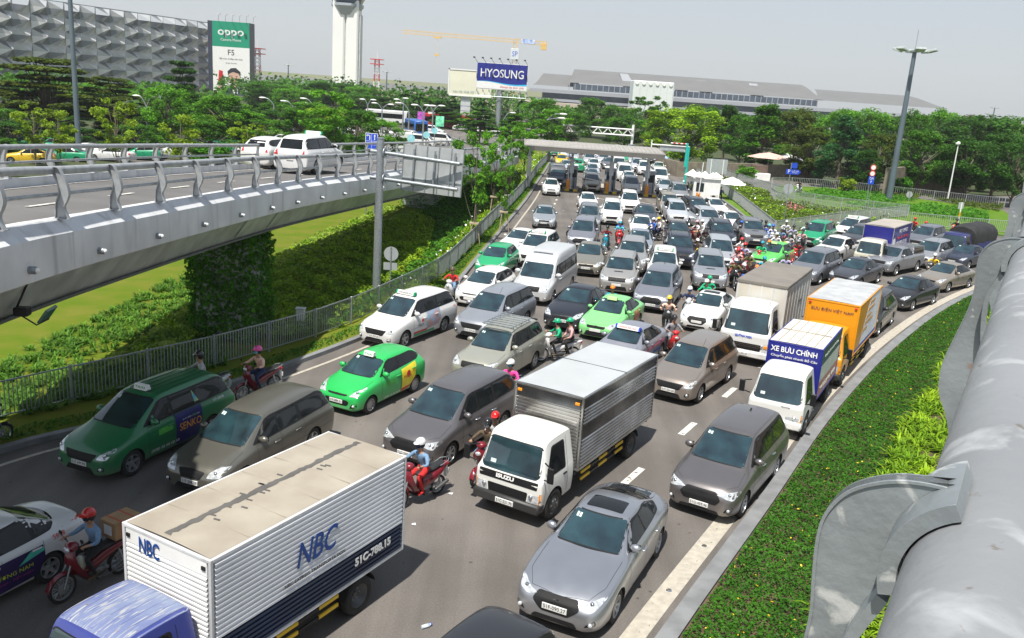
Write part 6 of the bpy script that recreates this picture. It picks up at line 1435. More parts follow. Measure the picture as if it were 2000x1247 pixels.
# ---- the light blue-cabbed truck
NAVY=mat('navy_side_paint',(.010,.022,.055),.35,.1,.15,1.5,coat=.3); ALU=mat('white_corrugated_aluminium',(.72,.74,.77),.38,.15,.08,.8,coat=.2)
BEIGE=mat('dusty_beige_roof',(.36,.325,.265),.85,0,.12,1.1,c2=(.29,.255,.205),bump=.15); 
def nbc_body(root,L,W,zb,zt):
    box_core(root,L,W,zb,zt,ALU)
    for s in (-1,1): corr_wall(root,'box_side',-L/2+.06,L/2-.06,zb+.08,zt-.07,s*W/2,s,ALU,.085,.032,((0,zb+.62,NAVY),))
    corr_wall(root,'box_front',-W/2+.06,W/2-.06,zb+.08,zt-.30,-L/2,1,M_['white'],.085,.03,ax='y')
    mb=MB(); mb.box((-W/2+.06,-L/2-.02,zt-.30),(W/2-.06,-L/2,zt-.06)); mb.build('front_panel',M_['white'],root)
    frame_box(root,L,W,zb,zt,M_['conc']); r=roof_panel(root,L,W,zt,BEIGE)
    rn=random.Random(2); mb=MB(); N_=60; vs=[]
    for i in range(N_+1): 
        y=-L/2+.1+(L-.2)*i/N_; c=.02*rn.uniform(-1,1)-.10; w_=.045+.035*rn.random(); vs+=[(c-w_,y,zt+.036),(c+w_,y,zt+.036)]
    mb.add(vs,[(2*i,2*i+1,2*i+3,2*i+2) for i in range(N_)])
    for k in range(14): x,y=rn.uniform(-.3,.15),rn.uniform(-L/2+.3,L/2-.3); mb.add([(x,y,zt+.037),(x+.12,y+.02,zt+.037),(x+.10,y+.06,zt+.037),(x-.02,y+.04,zt+.037)],[(0,1,2,3)])
    mb.build('roof_sealant',mat('grey_sealant',(.10,.095,.09),.9),root)
    mb=MB()
    for k in range(1,6): y=-L/2+L*k/6; mb.add([(-W/2+.05,y,zt+.012),(-W/2+.05,y+.02,zt+.012),(0,y+.02,zt+.0335),(0,y,zt+.0335)],[(0,1,2,3)]); mb.add([(W/2-.05,y,zt+.012),(W/2-.05,y+.02,zt+.012),(0,y+.02,zt+.0335),(0,y,zt+.0335)],[(0,1,2,3)])
    mb.build('roof_seam',mat('seam_dust',(.33,.29,.23),.9),root)
    BL=mat('logo_blue',(.01,.06,.26),.4)
    for s in (1,-1):
        T=basis((s*(W/2+.042),-L/2+L*.47,zb+(zt-zb)*.60),(0,s,0),(0,0,1)); text_at('logo','NBC',.6,T,BL,root,width=1.02,height=.46,off=.008,shear=.25)
        T=basis((s*(W/2+.042),-L/2+L*.80,zb+.40),(0,s,0),(0,0,1)); text_at('registration','51C-788.15',.3,T,M_['white'],root,width=1.05,height=.17,off=.012)
        T=basis((s*(W/2+.042),-L/2+L*.47,zb+(zt-zb)*.40),(0,s,0),(0,0,1)); text_at('lettering','NBC EXPRESS TRANSPORTATION',.1,T,M_['ink'],root,width=1.5)
    text_at('logo','NBC',.4,basis((-.35,-L/2-.04,zt-.26),(1,0,0),(0,0,1)),BL,root,width=.46,height=.28,off=.006)
    mb=MB(); mb.use(M_['black']); 
    for s in (-1,1): mb.box((s*(W/2-.12)-.04,-L/2-.04,zt-.20),(s*(W/2-.12)+.04,-L/2-.02,zt-.14))
    mb.build('marker_lamp',None,root)
RUSTBLUE=None
r,b,y0,P=truck('box_truck','ribbed NBC box truck with a beige roof and faded blue cab, nearest the camera',[(259.6,1017.7),(404.2,1090.7),(783,897),(644,841)],2.8,4.75,1.92,.80,(.035,.05,.24),cabL=1.65,cabW=1.75,cabH=2.05,bodyfn=nbc_body)
# faded blue cab roof with rust
RB=mat('faded_blue_roof',(.21,.25,.36),.75,0,.2,1.2,c2=(.12,.15,.30)); scuff(RB,(.36,.37,.38),.55,.62,5,(6,.6,1)); scuff(RB,(.22,.08,.03),.70,.73,9)
T=(Vector((0,0,6)),Vector((1,0,0)),Vector((0,1,0)),Vector((0,0,-1))); decal(b,rounded([(-.70,y0+.42),(.70,y0+.42),(.70,y0+1.60),(-.70,y0+1.60)],.08),T,.006,.1,'cab_roof',RB,r)
mb=MB()
for k in range(9): 
    x=-.62+1.24*k/8; pts=[]
    for j in range(5): h,n=b.hit((x,y0+.46+1.08*j/4,5),(0,0,-1)); pts.append(h+Vector((0,0,.004)))
    mb.tube(pts,.012,5)
mb.build('roof_rib',RB,r,60)
# ---- the white cab with a stainless box
STEEL=mat('stainless_steel',(.55,.55,.54),.22,.9,.10,1.2,c2=(.36,.35,.33)); STEEL2=mat('polished_steel_band',(.17,.18,.19),.22,1,.3,1.5); GREYR=mat('grey_sheet_roof',(.43,.45,.46),.6,.1,.05,1)
def isz_body(root,L,W,zb,zt):
    box_core(root,L,W,zb,zt,STEEL)
    for s in (-1,1):
        corr_wall(root,'box_side',-L/2+.06,L/2-.06,zb+.08,zb+.80,s*W/2,s,STEEL,.085,.024); corr_wall(root,'box_side',-L/2+.06,L/2-.06,zb+1.16,zt-.30,s*W/2,s,STEEL,.085,.024)
        mb=MB(); mb.box((min(s*W/2,s*(W/2+.008)),-L/2+.06,zb+.80),(max(s*W/2,s*(W/2+.008)),L/2-.06,zb+1.16)); mb.box((min(s*W/2,s*(W/2+.008)),-L/2+.06,zt-.30),(max(s*W/2,s*(W/2+.008)),L/2-.06,zt-.06)); mb.build('box_band',STEEL2,root)
    corr_wall(root,'box_front',-W/2+.06,W/2-.06,zb+.08,zt-.34,-L/2,1,STEEL,.085,.024,ax='y')
    mb=MB(); mb.box((-W/2+.06,-L/2-.01,zt-.34),(W/2-.06,-L/2,zt-.06)); mb.build('front_panel',STEEL2,root)
    for s in (-1,1): mb=MB(); mb.box((s*(W/2-.14)-.06,-L/2-.05,zt-.22),(s*(W/2-.14)+.06,-L/2-.012,zt-.15),bev=.01); mb.build('marker_lamp',M_['orange'],root)
    frame_box(root,L,W,zb,zt,STEEL); roof_panel(root,L,W,zt,GREYR,camber=.01)
    mb=MB(); mb.box((-W/2,.15,zt+.004),(W/2,.17,zt+.018)); mb.build('roof_seam',STEEL2,root)
r,b,y0,P=truck('box_truck','white cab truck reading ISUZU with a shiny stainless steel box in the middle lane',[(1012.6,746.7),(1133,776),(1282,690.5),(1171,667.5)],2.75,4.7,1.88,.85,(.74,.74,.70),cabL=1.62,cabW=1.80,cabH=2.05,bodyfn=isz_body,band=((-.86,.455),(.86,.455),(.88,.54),(-.88,.54)),gr=((-.56,.27),(.56,.27),(.60,.40),(-.60,.40)),hl=((.60,.25),(.93,.27),(.96,.40),(.62,.38)))
text_at('lettering','ISUZU',.2,basis((-.08,y0-.012,1.03),(1,0,0),(0,.12,1)),M_['white'],r,width=.48,height=.10,off=.01); text_at('plate_number','51C-221.70',.1,basis((0,y0-.128,.48),(1,0,0),(0,0,1)),M_['ink'],r,width=.42,height=.07)
mb=MB()
for k in range(4): mb.box((-.50,y0-.004,.585+k*.062),(.50,y0+.015,.600+k*.062))
mb.build('grille_bar',M_['galv'],r)
# ---- white cab, white panelled box under a grey tarpaulin roof
def qn_body(root,L,W,zb,zt):
    WP=mat('stained_white_panel',(.60,.60,.57),.6,0,.07,.8,c2=(.54,.50,.42)); mb=MB(); mb.box((-W/2,-L/2,zb),(W/2,L/2,zt-.02)); mb.build('box_wall',WP,root)
    mb=MB()
    for k in range(9): y=-L/2+L*k/8; 
    for s in (-1,1):
        for k in range(9): y=-L/2+.03+(L-.06)*k/8; mb.box((s*W/2-.012,y-.02,zb),(s*W/2+.012,y+.02,zt-.1))
    for k in range(5): x=-W/2+.04+(W-.08)*k/4; mb.box((x-.02,-L/2-.012,zb),(x+.02,-L/2+.01,zt-.1))
    mb.build('box_rib',M_['conc'],root)
    TP=mat('grey_tarpaulin',(.19,.175,.155),.9,0,.1,1.2,.3,12); mb=MB(); mb.box((-W/2-.03,-L/2-.03,zt-.14),(W/2+.03,L/2+.03,zt+.015),bev=.03); mb.build('tarpaulin_roof',TP,root,40)
    for s in (-1,1): text_at('lettering','61C.683.97',.2,basis((s*(W/2+.014),-L/2+L*.6,zb+.95),(0,s,0),(0,0,1)),M_['ink'],root,width=.75,height=.12)
r,b,y0,P=truck('box_truck','white cab truck reading QUỲNH NGA with a tall white box under a grey tarpaulin',[(1443.2,542.4),(1539.5,561.5),(1590.6,523.4),(1494.4,512.3)],2.95,5.0,1.98,.90,(.74,.74,.72),cabL=1.75,cabW=1.95,cabH=2.35,bodyfn=qn_body,bump=(.62,.62,.60),ws=((-.88,.56),(.88,.56),(.84,.88),(-.84,.88)),gr=((-.66,.27),(.66,.27),(.70,.38),(-.70,.38)),hl=((.70,.22),(.90,.22),(.93,.42),(.76,.40)))
text_at('lettering','QUỲNH NGA',.2,basis((-.05,y0-.012,1.14),(1,0,0),(0,.05,1)),M_['blue'],r,width=.66,height=.13,off=.008); text_at('plate_number','51C-937.37',.1,basis((0,y0-.128,.48),(1,0,0),(0,0,1)),M_['ink'],r,width=.42,height=.07)
mb=MB()
for k in range(3): mb.box((-.6,y0-.012,.67+k*.075),(.6,y0+.01,.70+k*.075))
mb.build('grille_bar',M_['chrome'],r)
mb=MB(); mb.prism([(y0+.30,1.0*2.35),(y0+.30,2.35+.22),(y0+.34,2.35+.16),(y0+.30,2.35+.11)],.72,.735); mb.build('pennant',M_['red'],r)
for s in (-1,1): mb=MB(); mb.box((s*.83-.07,y0-.03,.78),(s*.83+.07,y0+.02,.90),bev=.01); mb.build('indicator',M_['orange'],r)
# ---- yellow post truck
YL=mat('postal_yellow',(.72,.30,.006),.42,0,.05,1,coat=.2)
def yel_body(root,L,W,zb,zt):
    WH=mat('white_corrugated_aluminium'); box_core(root,L,W,zb,zt,YL)
    for s in (-1,1): corr_wall(root,'box_side',-L/2+.06,L/2-.06,zb+.20,zt-.07,s*W/2,s,WH,.06,.016)
    for s in (-1,1):
        mb=MB(); x0,x1=sorted((s*(W/2+.017),s*(W/2+.022))); h=zt-zb
        mb.prism([(-L/2+.08,zb+.2),(-L/2+L*.22,zb+.2),(-L/2+L*.40,zt-.2),(-L/2+L*.5,zt-.08),(-L/2+.08,zt-.08)],x0,x1)
        for k,(a,ln,z) in enumerate(((.46,.22,.86),(.40,.30,.74),(.36,.24,.60),(.34,.36,.48),(.28,.20,.36))): mb.prism([(-L/2+L*a,zb+h*z-.06),(-L/2+L*(a+ln),zb+h*z-.06),(-L/2+L*(a+ln)+.08,zb+h*z+.04),(-L/2+L*a+.08,zb+h*z+.04)],x0,x1)
        mb.build('printed_stripe',YL,root)
        mb=MB(); mb.box((min(s*W/2,s*(W/2+.018)),-L/2+.06,zb+.08),(max(s*W/2,s*(W/2+.018)),L/2-.06,zb+.20)); mb.build('blue_stripe',M_['blue'],root)
    mb=MB(); mb.box((-W/2+.03,-L/2-.012,zb+.03),(W/2-.03,-L/2+.002,zt-.06)); mb.build('front_panel',YL,root); frame_box(root,L,W,zb,zt,YL)
    roof_panel(root,L,W,zt,mat('streaked_silver_roof',(.55,.56,.56),.5,.2,.1,2,c2=(.42,.43,.44)),camber=.02)
    text_at('lettering','BƯU ĐIỆN VIỆT NAM',.3,basis((0,-L/2-.03,zt-.36),(1,0,0),(0,0,1)),mat('postal_navy',(.02,.02,.08),.5),root,width=W*.80,height=.17)
    for s in (-1,1): mb=MB(); mb.box((s*(W/2-.12)-.05,-L/2-.06,zt-.17),(s*(W/2-.12)+.05,-L/2-.03,zt-.10),bev=.01); mb.build('marker_lamp',M_['red'],root)
r,b,y0,P=truck('box_truck','yellow post truck reading BƯU ĐIỆN VIỆT NAM behind the blue fronted truck',[(1579.6,580.5),(1678.8,598.5),(1723.3,556.4),(1630.7,544.4)],2.85,4.9,1.90,.90,(.72,.30,.006),cabL=1.6,cabW=1.80,cabH=2.1,bodyfn=yel_body)
# ---- blue fronted post truck
def xe_body(root,L,W,zb,zt):
    DB=mat('print_blue',(.012,.018,.22),.4,0,.06,1); GRN=mat('print_grey_green',(.05,.12,.12),.5,0,.1,1); RD=mat('print_faded_red',(.42,.12,.12),.5,0,.15,1.5,c2=(.55,.30,.28)); WH=mat('print_white',(.62,.66,.62),.5)
    box_core(root,L,W,zb,zt,WH); h=zt-zb
    for s in (-1,1):
        x0,x1=sorted((s*W/2,s*(W/2+.010)))
        mb=MB(); mb.box((x0,-L/2+.04,zb+h*.66),(x1,L/2-.03,zt-.05)); mb.build('printed_band',GRN,root)
        mb=MB(); mb.box((x0,-L/2+.04,zb+h*.34),(x1,L/2-.03,zb+h*.66-.002)); mb.build('printed_band',WH,root)
        mb=MB(); mb.box((x0,-L/2+.04,zb),(x1,L/2-.03,zb+h*.34-.002)); mb.build('printed_band',RD,root)
        text_at('lettering','Chuyển phát nhanh Bồ Câu',.2,basis((s*(W/2+.014),0,zb+h*.80),(0,s,0),(0,0,1)),WH,root,width=L*.7,height=.15); text_at('lettering','THAN QUẢNG NINH',.2,basis((s*(W/2+.014),0,zb+h*.16),(0,s,0),(0,0,1)),WH,root,width=L*.8,height=.26)
    mb=MB(); mb.box((-W/2+.02,-L/2-.012,zb),(W/2-.02,-L/2+.002,zt-.03)); mb.build('front_panel',DB,root); frame_box(root,L,W,zb,zt,DB,.045)
    roof_panel(root,L,W,zt,mat('cream_roof',(.60,.58,.52),.7,0,.06,2),camber=.015)
    mb=MB()
    for k in range(1,6): x=-W/2+W*k/6; mb.box((x-.01,-L/2+.05,zt+.012),(x+.01,L/2-.05,zt+.026))
    mb.box((-W/2+.05,-.02,zt+.014),(W/2-.05,.04,zt+.03)); mb.build('roof_seam',mat('seam_dust',(.33,.29,.23),.9),root)
    text_at('lettering','XE BƯU CHÍNH',.3,basis((-.02,-L/2-.03,zt-.24),(1,0,0),(0,0,1)),M_['white'],root,width=W*.86,height=.22,off=.006); text_at('lettering','Chuyển phát nhanh Bồ Câu',.3,basis((0,-L/2-.03,zt-.46),(1,0,0),(0,0,1)),M_['white'],root,width=W*.86,height=.12,off=.004)
r,b,y0,P=truck('box_truck','white cab post truck with a blue printed box front beside the kerb',[(1498.2,666.7),(1603.5,690.5),(1651.2,637.2),(1551.6,617.5)],2.5,3.5,1.68,.80,(.74,.74,.71),cabL=1.75,cabW=1.68,cabH=2.0,bodyfn=xe_body,bump=(.66,.66,.64),guard=False,hl=((.40,.27),(.86,.28),(.88,.37),(.40,.36)),gr=((-.30,.28),(.30,.28),(.30,.33),(-.30,.33)))
text_at('lettering','FRONTIER',.1,basis((.3,y0-.005,1.0),(1,0,0),(0,.1,1)),M_['ink'],r,width=.26)
# ---- cream cab with a dark blue box
def blu_body(root,L,W,zb,zt):
    DB=mat('box_royal_blue',(.014,.016,.20),.4,0,.05,1,coat=.3); box_core(root,L,W,zb,zt,DB); mb=MB(); mb.box((-W/2,-L/2-.008,zb),(W/2,L/2,zt-.03)); mb.build('box_panel',DB,root); frame_box(root,L,W,zb,zt,mat('dull_frame',(.30,.29,.27),.6),.04)
    roof_panel(root,L,W,zt,mat('taupe_roof',(.36,.33,.29),.8,0,.1,1)); WH=M_['white']
    for s in (-1,1):
        for k,(tx,z,w_,m) in enumerate((('FAST EXPRESS',.80,.45,WH),('Chuyển Nhà - Văn Phòng',.58,.62,M_['red']),('ĐT: 0903 123 456',.38,.55,WH),('www.vanchuyen.vn',.20,.5,WH))): text_at('lettering',tx,.2,basis((s*(W/2+.008),.15,zb+(zt-zb)*z),(0,s,0),(0,0,1)),m,root,width=L*w_)
        mb=MB(); mb.cyl((s*(W/2+.004),-L/2+.45,zb+(zt-zb)*.45),(s*(W/2+.010),-L/2+.45,zb+(zt-zb)*.45),.30,n=20); mb.build('emblem',WH,root)
r,b,y0,P=truck('box_truck','cream cab truck with a dark blue box in the right cluster of traffic',[(1693.2,436.2),(1745.3,446.2),(1783.4,434.2),(1725.3,427.1)],2.75,4.6,1.85,.90,(.58,.56,.46),cabL=1.6,cabW=1.70,cabH=2.0,bodyfn=blu_body,bump=(.6,.58,.5))
text_at('lettering','CANTER',.1,basis((.2,y0-.005,1.02),(1,0,0),(0,.1,1)),M_['ink'],r,width=.3)
# ---- blue truck with a black tarpaulin, partly behind the railing
def tarp_body(root,L,W,zb,zt):
    mb=MB(); BLK=mat('black_tarpaulin',(.022,.022,.022),.75,0,.25,2,.8,6); n,m=14,10; vs=[]
    rn=random.Random(5)
    prof=[(-W/2,zb+.4),(-W/2-.02,zb+1.0),(-W/2+.05,zt-.35),(-W*.3,zt-.08),(0,zt),(W*.3,zt-.08),(W/2-.05,zt-.35),(W/2+.02,zb+1.0),(W/2,zb+.4)]
    for i in range(n+1):
        for (x,z) in prof: vs.append((x+rn.uniform(-.03,.03),-L/2+L*i/n,z+rn.uniform(-.05,.05)-(.12 if i in (0,n) else 0)))
    k=len(prof); mb.add(vs,[(i*k+j,i*k+j+1,(i+1)*k+j+1,(i+1)*k+j) for i in range(n) for j in range(k-1)]+[tuple(range(k)),tuple(range(n*k,n*k+k))]); mb.build('tarpaulin',BLK,root,60)
    mb=MB(); mb.box((-W/2,-L/2,zb),(W/2,L/2,zb+.45),bev=.02); mb.build('bed',mat('bed_blue',(.02,.03,.18),.5),root)
r,b,y0,P=truck('tarpaulin_truck','dark blue truck with a black tarpaulin over its bed beside the foreground railing',[(1852,437),(1900,446),(1960,436),(1905,428)],2.5,4.6,1.85,.85,(.015,.02,.11),cabL=1.6,cabW=1.75,cabH=2.05,bodyfn=tarp_body,guard=False)
# ================================================================ MOTORBIKES AND RIDERS
BP=mat('scooter_paint',(1,1,1),.28,0,.03,3,objcol='metal',coat=.8)
SEATM=mat('seat_vinyl',(.02,.02,.021),.55,0,.15,8); ENG=mat('engine_metal',(.14,.14,.14),.45,.7,.2,12)
def loft_x(mb, rows, closed=True):
    """rows: list of (y, z, halfwidth, height) rounded sections along y"""
    n=10; vs=[]
    for (y,z,w,h) in rows:
        for k in range(n): a=2*math.pi*k/n; vs.append((w*math.copysign(abs(math.cos(a))**.8,math.cos(a)),y,z+h/2*math.copysign(abs(math.sin(a))**.8,math.sin(a))))
    fs=[(i*n+k,i*n+(k+1)%n,(i+1)*n+(k+1)%n,(i+1)*n+k) for i in range(len(rows)-1) for k in range(n)]+[tuple(range(n)),tuple(range((len(rows)-1)*n,len(rows)*n))]
    mb.add(vs,fs)
def motorbike(kind):
    root=empty('motorbike'); P=[]
    r=.285 if kind!='scooter' else .25; yf,yr=-.64,.60
    for y in (yf,yr):
        mb=MB(); wd=.045 if kind!='scooter' else .055; mb.lathe([(-wd*.7,r*.80),(-wd,r*.92),(-wd*.5,r*1.0),(wd*.5,r),(wd,r*.92),(wd*.7,r*.80)],24,closed=True); w_=mb.build('wheel',TYRE,root,50); w_.location=(0,y,r)
        mb=MB(); mb.use(RIM); mb.lathe([(-.022,r*.80),(-.022,r*.74),(.022,r*.74),(.022,r*.80)],24,closed=True); mb.cyl((-.05,0,0),(.05,0,0),.04,n=10)
        if kind=='scooter' or kind=='sport':
            for k in range(5): a=2*math.pi*k/5; mb.cyl((0,math.cos(a)*.03,math.sin(a)*.03),(0,math.cos(a)*r*.76,math.sin(a)*r*.76),.017,.012,6)
        else:
            for k in range(18): a=2*math.pi*k/18; mb.cyl((.03*(-1)**k,math.cos(a+.3)*.035,math.sin(a+.3)*.035),(0,math.cos(a)*r*.76,math.sin(a)*r*.76),.0035,n=3)
        mb.cyl((.035,0,0),(.045,0,0),r*.38,n=16); q=mb.build('rim',None,w_,50)
    mb=MB(); 
    for s in (-1,1): mb.tube([(s*.07,yf,r),(s*.07,yf+.10,r+.30),(s*.05,yf+.20,.80)],.018,8)
    mb.cyl((0,yf+.19,.72),(0,yf+.27,1.0),.03,n=10); mb.build('fork',M_['galv'],root,50)
    def part(name,rows,m=BP,sm=60):
        mb=MB(); loft_x(mb,rows); return mb.build(name,m,root,sm)
    pts=[(yf+(r+.03)*math.cos(a),r+(r+.03)*math.sin(a)) for a in [R(x) for x in range(25,170,18)]]
    mb=MB(); vs=[]
    for (y,z) in pts: vs+=[(-.06,y,z-.03),(0,y,z+.015),(.06,y,z-.03)]
    mb.add(vs,[(3*i+j,3*i+j+1,3*i+j+4,3*i+j+3) for i in range(len(pts)-1) for j in (0,1)]); mb.build('front_mudguard',BP,root,60)
    # leg shield
    mb=MB(); vs=[]; W_=.19 if kind!='scooter' else .23
    sec=[(yf+.16,.98,.06),(yf+.12,.88,.13),(yf+.13,.74,W_*.9),(yf+.22,.56,W_),(yf+.36,.38,W_*.85),(yf+.46,.27,W_*.6)]
    for (y,z,w_) in sec: vs+=[(-w_,y+.09,z),(-w_*.6,y+.01,z),(0,y-.035,z),(w_*.6,y+.01,z),(w_,y+.09,z)]
    for (y,z,w_) in sec: vs+=[(-w_,y+.10,z),(-w_*.6,y+.05,z),(0,y+.02,z),(w_*.6,y+.05,z),(w_,y+.10,z)]
    k=len(sec)*5; fs=[(i*5+j,i*5+j+1,(i+1)*5+j+1,(i+1)*5+j) for i in range(len(sec)-1) for j in range(4)]
    fs+=[tuple(k+q for q in f[::-1]) for f in fs]
    mb.add(vs,fs); mb.build('leg_shield',BP,root,60)
    part('handlebar_cowl',[(yf+.13,1.02,.05,.10),(yf+.18,1.03,.12,.16),(yf+.26,1.04,.15,.16),(yf+.33,1.05,.10,.10)])
    mb=MB(); mb.sphere((0,yf+.13,1.01) if kind!='scooter' else (0,yf+.06,.86),.075,12,8,None,(1.1,.5,.75)); mb.build('headlight',LENS,root,60)
    mb=MB(); 
    for s in (-1,1): mb.tube([(s*.10,yf+.26,1.06),(s*.26,yf+.30,1.08),(s*.34,yf+.35,1.06)],.012,6); mb.cyl((s*.25,yf+.295,1.08),(s*.35,yf+.355,1.06),.020,n=8); mb.tube([(s*.22,yf+.28,1.08),(s*.30,yf+.24,1.20)],.006,4); mb.sphere((s*.31,yf+.24,1.23),.055,10,6,None,(1,.25,.75)); mb.tube([(s*.28,yf+.27,1.075),(s*.33,yf+.22,1.06)],.006,4)
    mb.build('handlebar',M_['black'],root,60)
    if kind=='scooter':
        mb=MB(); mb.box((-.14,-.26,.24),(.14,.08,.31),bev=.02); mb.build('footboard',M_['black'],root)
        part('body_cowl',[(-.06,.42,.08,.20),(.02,.52,.15,.40),(.25,.56,.19,.36),(.55,.64,.17,.24),(.80,.74,.10,.14),(.90,.78,.04,.06)])
    else:
        part('body_cowl',[(-.30,.44,.05,.12),(-.12,.44,.08,.20),(.05,.52,.10,.24),(.28,.62,.12,.22),(.55,.68,.12,.16),(.82,.76,.07,.11),(.92,.79,.03,.05)]); part('engine',[(-.22,.32,.05,.10),(-.12,.30,.09,.20),(.10,.30,.10,.20),(.24,.30,.06,.12)],ENG)
    part('seat',[(-.14,.74,.05,.05),(-.02,.755,.115,.09),(.18,.765,.14,.10),(.42,.79,.135,.10),(.68,.81,.10,.08),(.76,.82,.04,.05)],SEATM)
    mb=MB(); mb.tube([(.12,-.02,.22),(.13,.25,.20),(.135,.42,.24)],.018,8); mb.tube([(.14,.36,.235),(.15,.5,.27),(.155,.80,.36)],[.03,.048,.045],12); mb.build('exhaust',ENG,root,50)
    mb=MB(); mb.box((-.07,.84,.70),(.07,.92,.78),bev=.02); mb.build('tail_light',TAIL,root); mb=MB(); mb.box((-.09,.90,.48),(.09,.915,.62)); mb.box((-.04,.85,.40),(.04,.90,.68)); mb.build('number_plate',PLATEM,root)
    mb=MB(); 
    for s in (-1,1): mb.tube([(s*.12,.55,.80),(s*.13,.80,.86),(s*.05,.92,.87)],.011,6); mb.cyl((s*.13,.60,.24),(s*.11,.50,.62),.022,n=8)
    mb.box((-.03,.05,.26),(.03,.62,.32)); mb.build('grab_rail',M_['galv'],root,50)
    mb=MB(); mb.cyl((-.20,-.02,.24),(.20,-.02,.24),.014,n=6); mb.tube([(-.12,.1,.22),(-.2,.14,.06)],.012,5); mb.build('foot_peg',M_['black'],root); return root
BIKES={k:motorbike(k) for k in ('wave','scooter','sport')}
# ---- bodies
def grow(pts, edges, lab, sub=1):
    """pts: name->(x,y,z,r[,ry]); edges: (a,b,label). one continuous skinned mesh with a colour zone per bone"""
    names=list(pts); me=bpy.data.meshes.new('p'); me.from_pydata([pts[n][:3] for n in names],[(names.index(a),names.index(b)) for a,b,_ in edges],[]); o=bpy.data.objects.new('p',me); col.objects.link(o)
    sk=o.modifiers.new('s','SKIN'); sk.use_smooth_shade=True; sk.branch_smoothing=.2
    sv=me.skin_vertices[0].data if me.skin_vertices else None
    if sv is None: me.skin_vertices.new(); sv=me.skin_vertices[0].data
    for i,n in enumerate(names): q=pts[n]; sv[i].radius=(q[3],q[4] if len(q)>4 else q[3]); sv[i].use_root=(n=='pelvis')
    sb=o.modifiers.new('u','SUBSURF'); sb.levels=sub; bpy.context.view_layer.update()
    r=bpy.data.meshes.new_from_object(o.evaluated_get(bpy.context.evaluated_depsgraph_get())); bpy.data.objects.remove(o)
    segs=[(Vector(pts[a][:3]),Vector(pts[b][:3]),l) for a,b,l in edges]; r.materials.clear()
    for k in range(4): r.materials.append(None)
    for p in r.polygons:
        c=p.center; best=9;bl=0
        for a,b,l in segs:
            ab=b-a; t=max(0,min(1,(c-a).dot(ab)/max(ab.length_squared,1e-9))); d=(c-a-ab*t).length
            if d<best: best=d; bl=l
        p.material_index=bl; p.use_smooth=True
    return r
SK,SH,TR_,SO=0,1,2,3
def rider_pts(hands, feet, lean=0.0, hip=(0,.12,.83), knees=None, shortsleeve=False):
    hx,hy,hz=hip; sy=hy-.10-lean; sz=hz+.44
    P=dict(pelvis=(hx,hy,hz,.135,.115),waist=(hx,hy-.03-lean*.3,hz+.14,.125,.10),chest=(hx,hy-.08-lean*.7,hz+.32,.155,.11),neckb=(hx,sy-.0,sz+.02,.075,.07),neck=(hx,sy-.02,sz+.09,.052),jaw=(hx,sy-.055,sz+.16,.070,.078),head=(hx,sy-.045,sz+.235,.082,.095),crown=(hx,sy-.035,sz+.30,.062,.07))
    E=[('pelvis','waist',TR_),('waist','chest',SH),('chest','neckb',SH),('neckb','neck',SK),('neck','jaw',SK),('jaw','head',SK),('head','crown',SK)]
    for s,t in ((1,'r'),(-1,'l')):
        sh=Vector((hx+s*.185,sy+.01,sz-.03)); hd=Vector(hands[0 if s>0 else 1]); mid=(sh+hd)/2; el=mid+Vector((s*.09,.05,-.09))
        P['sh'+t]=(*sh,.062); P['el'+t]=(*el,.045); P['wr'+t]=(*(hd+(el-hd).normalized()*.09),.028); P['pa'+t]=(*hd,.034,.022)
        E+=[('chest','sh'+t,SH),('sh'+t,'el'+t,SH),('el'+t,'wr'+t,SK if shortsleeve else SH),('wr'+t,'pa'+t,SK)]
        d=(hd-el).normalized(); side_=Vector((s,0,0)); 
        for k in range(4):
            o=(k-1.5)*.019; base=hd+d*.03+side_*o; P[f'f{t}{k}a']=(*(base+d*.022),.0095); P[f'f{t}{k}b']=(*(base+d*.035+Vector((0,-.005,-.026))),.0085); P[f'f{t}{k}c']=(*(base+d*.018+Vector((0,.0,-.046))),.0075)
            E+=[('pa'+t,f'f{t}{k}a',SK),(f'f{t}{k}a',f'f{t}{k}b',SK),(f'f{t}{k}b',f'f{t}{k}c',SK)]
        th=hd-side_*.034+d*.0; P['t'+t]=(*(th+d*.018-Vector((0,0,.012))),.010); P['u'+t]=(*(th+d*.03-Vector((0,0,.034))),.009); E+=[('pa'+t,'t'+t,SK),('t'+t,'u'+t,SK)]
        ft=Vector(feet[0 if s>0 else 1]); kn=Vector(knees[0 if s>0 else 1]); P['hp'+t]=(hx+s*.095,hy-.02,hz-.02,.098); P['th'+t]=(*(Vector((hx+s*.11,hy,hz))*.5+kn*.5),.080); P['kn'+t]=(*kn,.060); P['ca'+t]=(*(kn*.6+ft*.4),.052); P['an'+t]=(*ft,.036); P['hl'+t]=(ft.x,ft.y+.02,ft.z-.05,.036); P['to'+t]=(ft.x+s*.01,ft.y-.17,ft.z-.06,.036,.028)
        E+=[('pelvis','hp'+t,TR_),('hp'+t,'th'+t,TR_),('th'+t,'kn'+t,TR_),('kn'+t,'ca'+t,TR_),('ca'+t,'an'+t,TR_),('an'+t,'hl'+t,SO),('hl'+t,'to'+t,SO)]
    return P,E
HB=[(.30,-.33,1.095),(-.30,-.33,1.095)]
POSES={}
P_,E_=rider_pts(HB,[(.16,-.06,.36),(-.16,-.06,.36)],knees=[(.19,-.25,.76),(-.19,-.25,.76)]); POSES['ride']=grow(P_,E_,0)
P_,E_=rider_pts(HB,[(.16,-.06,.36),(-.36,-.02,.10)],knees=[(.19,-.25,.76),(-.27,-.20,.58)],lean=.03); POSES['foot']=grow(P_,E_,0)
P_,E_=rider_pts(HB,[(.36,-.02,.10),(-.16,-.06,.36)],knees=[(.27,-.20,.58),(-.19,-.25,.76)],lean=.06); POSES['footr']=grow(P_,E_,0)
